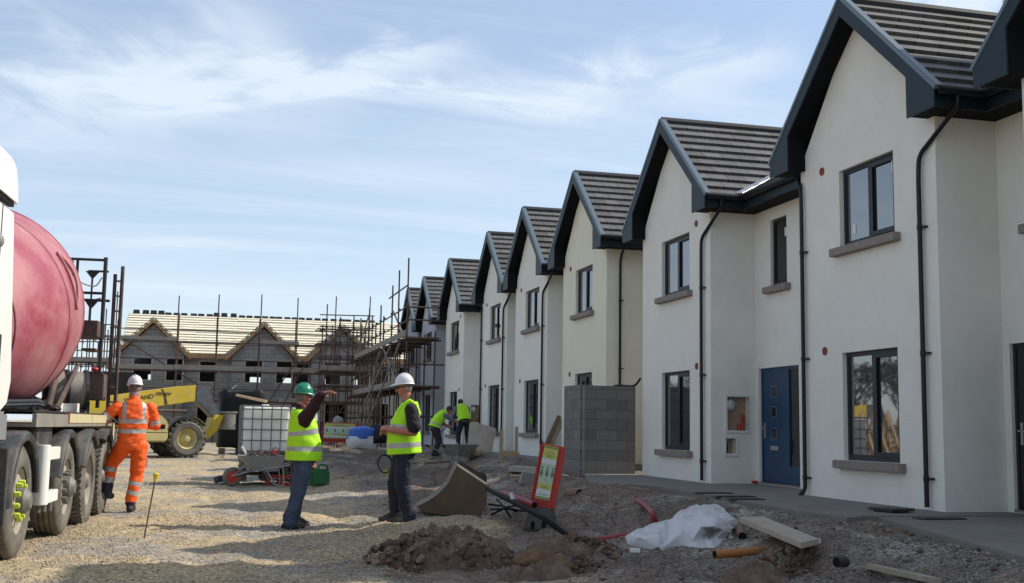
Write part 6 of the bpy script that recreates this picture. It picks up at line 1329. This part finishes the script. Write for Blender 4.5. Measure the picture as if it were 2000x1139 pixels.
        me = bpy.data.meshes.new_from_object(ob.evaluated_get(bpy.context.evaluated_depsgraph_get())); bpy.data.objects.remove(ob); me.name = 'body'
        n = len(me.vertices); co = np.empty(n*3, np.float32); me.vertices.foreach_get('co', co); co = co.reshape(-1, 3).astype(float)
        def nearest(Q):
            best = np.full(len(Q), 1e9); idx = np.zeros(len(Q), int); tt = np.zeros(len(Q))
            for i, (a, b, ra, rb, tag, bands) in enumerate(s.vol):
                a_, d = np.array(a), np.array(b)-np.array(a); t = np.clip((Q-a_) @ d / max(d @ d, 1e-9), 0, 1); dist = np.linalg.norm(Q - a_ - t[:, None]*d, axis=1) - (ra+(rb-ra)*t)
                k = dist < best; best[k] = dist[k]; idx[k] = i; tt[k] = t[k]
            return idx, tt
        vi, vt = nearest(co); isc = np.array([v[4] in cloth for v in s.vol])[vi]
        nr = np.empty(n*3, np.float32); me.vertices.foreach_get('normal', nr); nr = nr.reshape(-1, 3)
        for i in np.nonzero(isc)[0]:
            p = co[i]; f = mnoise.noise(V((p[0]*9+seed, p[1]*9, p[2]*15))) + 0.6*mnoise.noise(V((p[0]*20+seed, p[1]*20+p[2]*14, p[2]*22)))
            co[i] += nr[i]*wr*f
        me.vertices.foreach_set('co', co.astype(np.float32).ravel())
        m = len(me.polygons); ce = np.empty(m*3, np.float32); me.polygons.foreach_get('center', ce); ce = ce.reshape(-1, 3).astype(float); fi, ft = nearest(ce)
        names = [mt for mt in mats]; ix = {k: i for i, k in enumerate(names)}; mi = np.zeros(m, np.int32)
        for i in range(m):
            v = s.vol[fi[i]]; tg = v[4]
            for (t0, t1) in v[5]:
                if t0 <= ft[i] <= t1: tg = 'retro'
            if paint: tg = paint(ce[i], tg, v) or tg
            mi[i] = ix[tg]
        if hasattr(s, 'eyes'):
            for e in s.eyes: mi[np.linalg.norm(ce-np.array(e), axis=1) < 0.015] = ix['eye']
            hcen, hr, hm = s.hairc; k = (np.linalg.norm(ce-np.array(hcen), axis=1) < hr) & (ce[:, 2] > s.hc.z-0.055) & np.isin(mi, [ix[q] for q in ix if q.startswith('skin')]); mi[k & (np.abs((ce-np.array(s.hc)) @ np.array(s.hr.col[0])) < 1) & (((ce-np.array(s.hc)) @ np.array(s.hr.col[0])) < -0.012)] = ix[hm]
        for nme in names: me.materials.append(MAT[nme])
        me.polygons.foreach_set('material_index', mi); me.update(); me.shade_smooth()
        o = bpy.data.objects.new('body', me); COL.objects.link(o); o.parent = root; return o
def torso_rings(rings, n=32, infl=0.0, left=V((0,1,0))):
    out = []
    for i, (c, hw, hd) in enumerate(rings):
        c = V(c); a = V(rings[max(i-1,0)][0]); b = V(rings[min(i+1,len(rings)-1)][0]); up = (b-a).normalized(); lf = (left - up*left.dot(up)).normalized(); fw = lf.cross(up)
        ring = []
        for j in range(n):
            t = 2*PI*j/n; cs, sn = math.cos(t), math.sin(t); ex = 0.82
            ring.append(c + fw*math.copysign(abs(cs)**ex, cs)*(hd+infl) + lf*math.copysign(abs(sn)**ex, sn)*(hw+infl))
        out.append(ring)
    return out
def vest(root, rings, rows, infl=0.028, seed=0, mname='hivis', flare=0.0, left=V((0,1,0)), wr=0.010):
    """rows: (t0, t1, material) over the ring path 0..len-1"""
    def samp(t):
        i = min(int(t), len(rings)-2); f = t-i; (a, w, d), (b, w2, d2) = rings[i], rings[i+1]; return (V(a)*(1-f)+V(b)*f, w*(1-f)+w2*f, d*(1-f)+d2*f)
    m = MB(); n = 56; ts = []; mi = []
    for t0, t1, k in rows:
        q = max(2, int((t1-t0)/0.10)+1)
        for j in range(q): ts.append(t0+(t1-t0)*j/q); mi.append(k)
    ts.append(rows[-1][1]); R_ = torso_rings([samp(t) for t in ts], n, infl, left); amp = wr
    for i, ring in enumerate(R_):
        f = 1-(i/len(R_))
        for j, p in enumerate(ring):
            c = samp(ts[i])[0]; o = (p-c).normalized(); w = mnoise.noise(V((p.x*6+seed, p.y*6, p.z*9))) + 0.7*mnoise.noise(V((p.x*13+seed, p.y*13+p.z*9, p.z*13)))
            fold = math.sin(j/n*2*PI*5+seed+p.z*3)*0.5
            ring[j] = p + o*(amp*w + amp*0.9*fold*f + flare*f*f)
    for i in range(len(R_)-1): m.rings([R_[i], R_[i+1]], mi[i], caps=False)
    # inner lining closes the hem so the cloth has a thickness
    m.rings([R_[0], [p + (samp(ts[0])[0]-p).normalized()*0.012 for p in R_[0]]], mi[0], caps=False)
    m2 = bpy.data.meshes.new('vest'); m2.from_pydata(m.v, [], m.f); m2.update(); bm = bmesh.new(); bm.from_mesh(m2); bm.faces.ensure_lookup_table()
    for f, k in zip(bm.faces, m.m): f.material_index = k
    bmesh.ops.remove_doubles(bm, verts=bm.verts, dist=1e-5); bmesh.ops.recalc_face_normals(bm, faces=bm.faces); bm.to_mesh(m2); bm.free()
    for q in (mname, 'retro'): m2.materials.append(MAT[q])
    m2.shade_smooth(); o = bpy.data.objects.new('vest', m2); COL.objects.link(o); o.parent = root; return o
def hard_hat(root, c, rot, mname, peak=0.055):
    m = MB(); T = lambda x, y, z: V(c) + rot @ V((x, y, z)); n = 36; prof = [(0.0, 1.0), (0.02, 1.0), (0.05, 0.96), (0.08, 0.85), (0.106, 0.66), (0.122, 0.38), (0.128, 0.05)]
    def rad(j): a = 2*PI*j/n; return math.cos(a)*0.122, math.sin(a)*0.101
    rs = [[T(x*s*0.985, y*s*0.985, z) for x, y in map(rad, range(n))] for z, s in [(-0.004, 0.98)] + prof]; m.rings(rs)
    br = []                                     # rolled rim and peak
    for k, (ex, dz) in enumerate(((0.985, 0.012), (1.07, 0.002), (1.075, -0.006), (0.97, -0.006))):
        ring = []
        for j in range(n):
            a = 2*PI*j/n; x, y = rad(j); p = max(0, math.cos(a))**2.2*peak*(1 if k in (1, 2) else 0); ring.append(T(x*ex+p, y*ex, dz - (0.022*(p/peak) if peak else 0)))
        br.append(ring)
    m.rings(br, caps=False)
    m.tube([T(0.110*math.cos(a), 0, 0.130*math.sin(a)+0.0) for a in np.linspace(0.35, PI-0.35, 11)], 0.013, 8)
    for s in (-0.035, 0.035): m.tube([T(0.106*math.cos(a), s, 0.123*math.sin(a)) for a in np.linspace(0.5, PI-0.5, 10)], 0.007, 6)
    o = m.build('hard_hat', mname, root, smooth=50); return o

def person_white():
    p = at_z(778, 1029, 0.0); z = g(p.x, p.y); root = thing('person', 'stout man in white hard hat, yellow vest and black T-shirt, facing left', 'person', (p.x, p.y, z-0.005), PI-0.10)
    b = Body()
    tr = [((-.045,0,.86), .165, .145), ((-.045,0,.97), .185, .170), ((-.030,0,1.10), .190, .185), ((-.050,0,1.26), .190, .165), ((-.085,0,1.40), .180, .130), ((-.105,0,1.49), .125, .095), ((-.095,0,1.56), .065, .068), ((-.085,0,1.60), .055, .06)]
    b.torso(tr[:2], 'navy'); b.torso(tr[1:], 'black_cloth')
    b.cap((-.085,0,1.52), (-.055,0,1.64), .064, .062, 'skin_red'); b.head((-.035,0,1.725), 0.05, 0.12, 'skin_red', 'hair')
    for s, kx, ax, tx in ((1, -.03, -.125, .085), (-1, .05, .025, .21)):       # +1 is his left, the near side
        b.limb([(-.05, s*.095, .92), (kx, s*.105, .50), (ax, s*.11, .12)], [.128, .102, .084], 'navy'); b.cap((ax, s*.11, .16), (ax+.005, s*.11, .075), .086, .090, 'navy'); b.boot((ax, s*.11, .11), (tx, s*.12 , .045))
    b.limb([(-.11, .225, 1.44), (-.145, .305, 1.22)], [.086, .086], 'black_cloth'); b.limb([(-.14, .305, 1.27), (-.145, .30, 1.165), (.135, .20, 1.18)], [.058, .056, .040], 'skin_red'); b.hand((.165, .20, 1.20), (1, -.55, .12), (-.1, -.6, -.6), 'skin_red', 0.7, thumb=-1)
    b.limb([(-.08, -.215, 1.455), (-.09, -.27, 1.25)], [.078, .080], 'black_cloth'); b.limb([(-.09, -.27, 1.26), (-.09, -.27, 1.16), (.16, -.02, 1.15)], [.056, .055, .040], 'skin_red'); b.hand((.16, -.02, 1.15), (1, .45, .15), (-.1, .5, -.7), 'skin_red', 0.8, thumb=1)
    b.finish(root, ['black_cloth', 'navy', 'boot', 'skin_red', 'eye', 'hair', 'retro'], cloth=('navy', 'black_cloth'), wr=0.010, seed=1)
    vr = [((-.050,0,.885), .205, .200), *tr[2:6], ((-.098,0,1.535), .085, .085)]; vr[1] = ((-.035,0,1.10), .195, .195)
    vest(root, vr, [(0, 0.36, 0), (0.36, 0.66, 1), (0.66, 1.52, 0), (1.52, 1.90, 1), (1.90, 5.0, 0)], infl=0.020, seed=2, wr=0.009)
    for s in (1, -1):
        m = MB(); m.tube([(.085, s*.13, 1.25), (.045, s*.118, 1.40), (-.015, s*.105, 1.50), (-.095, s*.10, 1.555), (-.175, s*.11, 1.50), (-.215, s*.12, 1.38)], [.030]*6, 8); 
        m.v = [tuple(V(q)) for q in m.v]; m.build('shoulder_tape', 'hivis', root, smooth=60)
    hard_hat(root, b.hc + b.hr @ V((0, 0, .048)), b.hr @ Matrix.Rotation(-0.06, 3, 'Y'), 'hat_w', 0.06)
    m = MB(); T = lambda x, y, z_: b.hc + b.hr @ V((x, y, z_))
    for s in (1, -1): m.tube([T(.112, s*.012, .010), T(.110, s*.05, .012), T(.085, s*.072, .012), T(.0, s*.088, .010)], .0045, 6); m.ball(T(.108, s*.032, .004), (.005, .024, .018), 10, 6, b.hr)
    m.build('spectacles', 'dark', root, smooth=60)
    return root
def person_green():
    p = at_z(574, 1029, 0.0); z = g(p.x, p.y); root = thing('person', 'man in green hard hat and yellow vest pointing right with a maroon sleeve', 'person', (p.x, p.y, z-0.005), 0.22)
    b = Body()
    tr = [((.080,0,.80), .165, .140), ((.085,0,.92), .180, .165), ((.085,0,1.05), .180, .175), ((.070,0,1.20), .185, .165), ((.045,0,1.34), .178, .130), ((.025,0,1.43), .120, .095), ((.030,0,1.50), .064, .066), ((.035,0,1.53), .055, .058)]
    b.torso(tr[:2], 'jeans'); b.torso(tr[1:], 'maroon')
    b.cap((.03,0,1.46), (.045,0,1.57), .060, .058, 'skin_red'); b.head((.060,0,1.635), 0.0, -0.02, 'skin_red', 'hair')
    for s, kx, ax, tx in ((-1, .015, -.095, .06), (1, .06, .03, .205)):
        b.limb([(.075, s*.095, .86), (kx, s*.10, .46), (ax, s*.10, .12)], [.122, .092, .074], 'jeans'); b.cap((ax, s*.10, .17), (ax+.01, s*.10, .08), .078, .082, 'jeans'); b.boot((ax, s*.10, .11), (tx, s*.13, .045))
    b.limb([(.030, -.205, 1.37), (.075, -.37, 1.50), (.135, -.50, 1.66)], [.092, .074, .054], 'maroon'); b.cap((.04, -.17, 1.33), (.03, -.12, 1.25), .085, .06, 'maroon'); b.hand((.13, -.500, 1.665), (.85, -.25, .25), (.1, -.35, -.75), 'skin_red', 0.30, thumb=1, spread=0.010, length=1.15)
    b.limb([(.045, .21, 1.36), (.09, .30, 1.10), (.24, .27, .88)], [.078, .066, .048], 'maroon'); b.hand((.25, .265, .865), (.45, -.15, -1), (-.2, -1, 0), 'skin_red', 0.6, thumb=-1)
    b.finish(root, ['maroon', 'jeans', 'boot', 'skin_red', 'eye', 'hair', 'retro'], cloth=('jeans', 'maroon'), wr=0.010, seed=5)
    vr = [((.085,0,.845), .200, .200), ((.087,0,1.03), .190, .190), *tr[3:6], ((.028,0,1.475), .084, .084)]
    vest(root, vr, [(0, 0.62, 0), (0.62, 0.95, 1), (0.95, 1.78, 0), (1.78, 2.18, 1), (2.18, 5.0, 0)], infl=0.022, seed=7, wr=0.011)
    hard_hat(root, b.hc + b.hr @ V((0, 0, .046)), b.hr @ Matrix.Rotation(0.10, 3, 'Y'), 'hat_g', 0.05)
    return root
def person_orange():
    p = at_z(251, 1000, 0.03); z = g(p.x, p.y); H_ = R(90+8); root = thing('person', 'man in orange overalls and white hard hat, one boot on the lorry wheel', 'person', (p.x, p.y, z-0.005), H_)
    b = Body()
    tr = [((.0,.01,.84), .165, .135), ((.0,.01,.95), .188, .145), ((.01,.005,1.10), .185, .135), ((.02,0,1.28), .205, .140), ((.03,0,1.42), .205, .118), ((.035,0,1.50), .135, .09), ((.045,0,1.555), .068, .068), ((.05,0,1.58), .055, .06)]
    b.torso(tr[:2], 'hiorange'); b.torso(tr[1:], 'hiorange')
    b.cap((.045,0,1.535), (.06,0,1.60), .074, .078, 'scarf'); b.cap((.05,0,1.57), (.065,0,1.66), .060, .062, 'skin_red'); b.head((.075,0,1.705), 0.10, 0.04, 'skin_red', 'hair')
    b.limb([(0, -.095, .90), (.02, -.085, .50), (-.02, -.02, .17)], [.120, .092, .078], 'hiorange', {1: ((.28, .46), (.66, .84))}); b.cap((-.02, -.02, .17), (-.02, -.018, .12), .074, .070, 'sock'); b.boot((-.02, -.02, .11), (.12, -.06, .045))
    b.limb([(.0, .10, .90), (.20, .235, .68), (.13, .275, .40)], [.122, .094, .074], 'hiorange', {1: ((.32, .54), (.80, 1.0))}); b.cap((.13, .275, .40), (.12, .28, .30), .074, .066, 'sock'); b.boot((.12, .28, .27), (.16, .43, .215))
    b.limb([(.035, .225, 1.43), (.02, .405, 1.255)], [.085, .074], 'hiorange', {0: ((.60, .86),)}); b.limb([(.02, .405, 1.25), (.22, .44, 1.245), (.33, .38, 1.24)], [.062, .05, .042], 'hiorange'); b.hand((.34, .37, 1.24), (1, -.5, .0), (0, 0, -1), 'glove', 0.3, thumb=-1)
    b.limb([(.035, -.225, 1.43), (.075, -.305, 1.19)], [.085, .072], 'hiorange', {0: ((.72, .96),)}); b.limb([(.075, -.305, 1.19), (.28, -.18, 1.18)], [.066, .048], 'hiorange'); b.hand((.29, -.17, 1.18), (1, .6, .0), (-.2, .6, -.5), 'skin_red', 0.8)
    def paint(c, tg, v):
        if tg == 'hiorange' and 0.9 < c[2] < 1.52 and abs(c[1]) < 0.26 and v[2] > 0.088:
            if 1.075 < c[2] < 1.135 or 1.21 < c[2] < 1.27: return 'retro'
            if c[2] > 1.24 and 0.105 < abs(c[1]) < 0.158: return 'retro'
    b.finish(root, ['hiorange', 'retro', 'boot', 'skin_red', 'eye', 'hair', 'sock', 'scarf', 'glove'], cloth=('hiorange',), wr=0.011, seed=9, paint=paint)
    m = MB(); m.bb(-.02, .05, -.225, -.20, .60, .74); m.build('pocket_paper', 'signw', root, bev=0.004)
    hard_hat(root, b.hc + b.hr @ V((0, 0, .050)), b.hr @ Matrix.Rotation(-0.02, 3, 'Y'), 'hat_w', 0.05)
    return root
def shovel(a, b_, lab):
    a, b_ = V(a), V(b_); m = MB(); d = (b_-a).normalized(); m.tube([a, b_], 0.018, 8); s = d.cross(V((0,1,0))).normalized(); m.tube([a - V((0,.06,0)), a + V((0,.06,0))], 0.016, 6)
    root = tag(m.build('shovel', 'bluetool', None, smooth=50), lab, 'shovel'); q = MB(); q.prism([(0, -.05), (.05, -.13), (.24, -.13), (.30, 0), (.24, .13), (.05, .13), (0, .05)], b_ - d*.02, d, (0,1,0), d.cross(V((0,1,0)))*0.008); q.build('blade', 'galv', root, bev=0.003); return root
def labourer(px, py, Y, head, lab, kind):
    p = at_y(px, py, Y); z = g(p.x, Y) if p.x < 6.9 else 0.58
    root = thing('person', lab, 'person', (p.x, Y, z), head); b = Body()
    if kind == 0:      # stooping to the right, digging
        tr = [((-.10,0,.76), .165, .13), ((-.12,0,.86), .175, .14), ((-.07,0,.98), .170, .14), ((.04,0,1.13), .180, .14), ((.13,0,1.23), .175, .12), ((.19,0,1.28), .12, .09), ((.24,0,1.31), .06, .06)]
        hc = (.33, 0, 1.35); arms = [((.14,.20,1.18), (.24,.27,.95), (.44,.12,.84)), ((.14,-.20,1.20), (.34,-.25,1.06), (.56,-.12,1.02))]; legs = [((-.10,.10,.80), (.06,.13,.44), (-.05,.14,.10), (.12,.16,.045)), ((-.10,-.10,.80), (.0,-.12,.42), (-.16,-.13,.10), (.0,-.15,.045))]
    else:              # bending forward, back to the camera
        tr = [((-.06,0,.80), .165, .13), ((-.06,0,.90), .178, .14), ((.0,0,1.02), .172, .13), ((.10,0,1.16), .185, .13), ((.17,0,1.27), .180, .115), ((.21,0,1.33), .12, .09), ((.25,0,1.37), .06, .06)]
        hc = (.32, -.01, 1.44); arms = [((.17,.21,1.26), (.20,.31,1.02), (.34,.30,.86)), ((.17,-.21,1.26), (.30,-.25,1.06), (.44,.0,.98))]; legs = [((-.05,.10,.84), (.05,.16,.46), (.0,.17,.10), (.16,.20,.045)), ((-.05,-.10,.84), (.04,-.14,.46), (-.04,-.16,.10), (.12,-.20,.045))]
    b.torso(tr[:2], 'grey_trous'); b.torso(tr[1:], 'grey_cloth'); b.cap(tr[-2][0], hc, .06, .06, 'skin'); b.head(hc, 0, 0.6 if kind == 0 else 0.35, 'skin', 'hair_dark')
    for a in arms: b.limb(a[:2], [.075, .062], 'grey_cloth'); b.limb(a[1:], [.055, .042], 'skin'); d = V(a[2])-V(a[1]); b.hand(a[2], d, (0, 0, -1), 'glove', 0.9)
    for h, k, an, t in legs: b.limb([h, k, an], [.112, .085, .068], 'grey_trous'); b.boot(an, t)
    b.finish(root, ['grey_cloth', 'grey_trous', 'boot', 'skin', 'eye', 'hair_dark', 'glove', 'retro'], voxel=0.011, cloth=('grey_trous',), wr=0.010, seed=20+kind)
    vr = [(V(tr[1][0])+V((0,0,-.02)), .185, .15), *tr[2:6], tr[6]]
    vest(root, vr, [(0, 0.5, 0), (0.5, 0.8, 1) if kind == 0 else (0.5, 0.8, 0), (0.8, 5.0, 0)], infl=0.022, seed=30+kind, wr=0.008)
    m = MB(); T = lambda x, y, z_: b.hc + b.hr @ V((x, y, z_))
    m.ball(T(-.012, 0, .035), (.105, .084, .090), 16, 8, b.hr); m.build('hair', 'hair_dark', root, smooth=60)
    M4 = Matrix.Translation((p.x, Y, z)) @ Matrix.Rotation(head, 4, 'Z'); return root, M4, arms
person_white(); person_green(); person_orange()
r1, M1, a1 = labourer(855, 882, 33.6, 0.15, 'stooping labourer in yellow vest, left of the two digging by the house', 0)
shovel(M1 @ (V(a1[1][2]) + V((-.04, .02, .16))), M1 @ V((.66, .18, .42)), 'blue handled shovel in the hands of the left labourer')
r2, M2, a2 = labourer(905, 870, 35.6, R(90+12), 'labourer in yellow vest seen from behind, right of the two digging', 1)
shovel(M2 @ (V(a2[1][2]) + V((-.05, -.08, .15))), M2 @ V((.40, .62, .50)), 'blue handled shovel in the hands of the right labourer')
# ------------------------------------------------------------------ what stands beyond the left edge and shows mirrored in the windows
def bare_tree(x, y, h, seed):
    rnd = random.Random(seed); root = thing('bare_tree', 'leafless tree in the hedgerow beyond the left side of the site', 'tree', (x, y, 0), group='hedgerow trees left of the site'); tr = MB(); br = MB()
    tr.tube([(0,0,-.2), (0.1,0,h*.25), (0,0.1,h*.5)], [.24, .19, .14], 7)
    def grow(p, d, L, r, k):
        q = p + d*L; br.tube([p, p + d*L*.5 + V((rnd.uniform(-.1,.1),)*3)*L*.2, q], [r, r*.8, r*.6], 3)
        if k:
            for _ in range(3): grow(q, (d + V((rnd.uniform(-.9,.9), rnd.uniform(-.9,.9), rnd.uniform(-.2,.6)))).normalized(), L*.70, max(r*.6, .022), k-1)
    for _ in range(7): grow(V((0, .05, h*rnd.uniform(.2, .5))), V((rnd.uniform(-.9,.9), rnd.uniform(-.9,.9), 1)).normalized(), h*.19, .09, 4)
    bk = mat('bark', (0.07, 0.058, 0.05), 0.95); tr.build('trunk', bk, root); br.build('crown', bk, root); return root
tp = [bare_tree(-31, 70, 7.2, 1), bare_tree(-33, 74, 8.0, 2)]
for i, (x, y) in enumerate(((-30, 66), (-31, 78), (-34, 82), (-30, 88), (-33, 94), (-30, 102), (-32, 110), (-31, 118), (-33, 60), (-31, 53))):
    c = copy_tree(tp[i % 2]); c.location = (x, y, 0); c.rotation_euler = (0, 0, i*1.3)
m = MB()
for k in range(260): 
    y = 45 + k*0.32; m.ball((-28 + random.uniform(-.7, .7), y, random.uniform(.2, 1.5)), random.uniform(.35, .7), 7, 5)
crumple(m, 0.35, 2.3); o = m.build('hedge', mat('hedge_leaves', (0.035, 0.045, 0.022), 0.95, var=0.5, vs=6)); tag(o, 'dark clipped hedge running along the left boundary', 'hedge')
root = thing('truss_stack', 'pale timber roof trusses stood together on the ground', 'timber stack', (-10, 39.2, 0.15), 0.25)
for k in range(5):
    m = MB()
    for a, b in (((-1.9, 0), (0, 2.0)), ((1.9, 0), (0, 2.0)), ((-1.9, 0.05), (1.9, 0.05)), ((0, 2.0), (-0.5, 0)), ((0, 2.0), (0.5, 0)), ((-1, 1.0), (-0.5, 0)), ((1, 1.0), (0.5, 0))): m.tube([(k*0.5, a[0], a[1]), (k*0.5, b[0], b[1])], 0.05, 4)
    m.build('truss', 'timber', root)
tele = [q for q in COL.objects if q.name == 'telehandler'][0]; c = copy_tree(tele); c.location = (-11.5, 43.5, 0.1); c.rotation_euler = (0, 0, R(250)); c['label'] = 'copied telescopic handler standing in for a yellow digger beyond the left edge by the trusses'  # telehandler copy stands in for a digger mirrored in the window
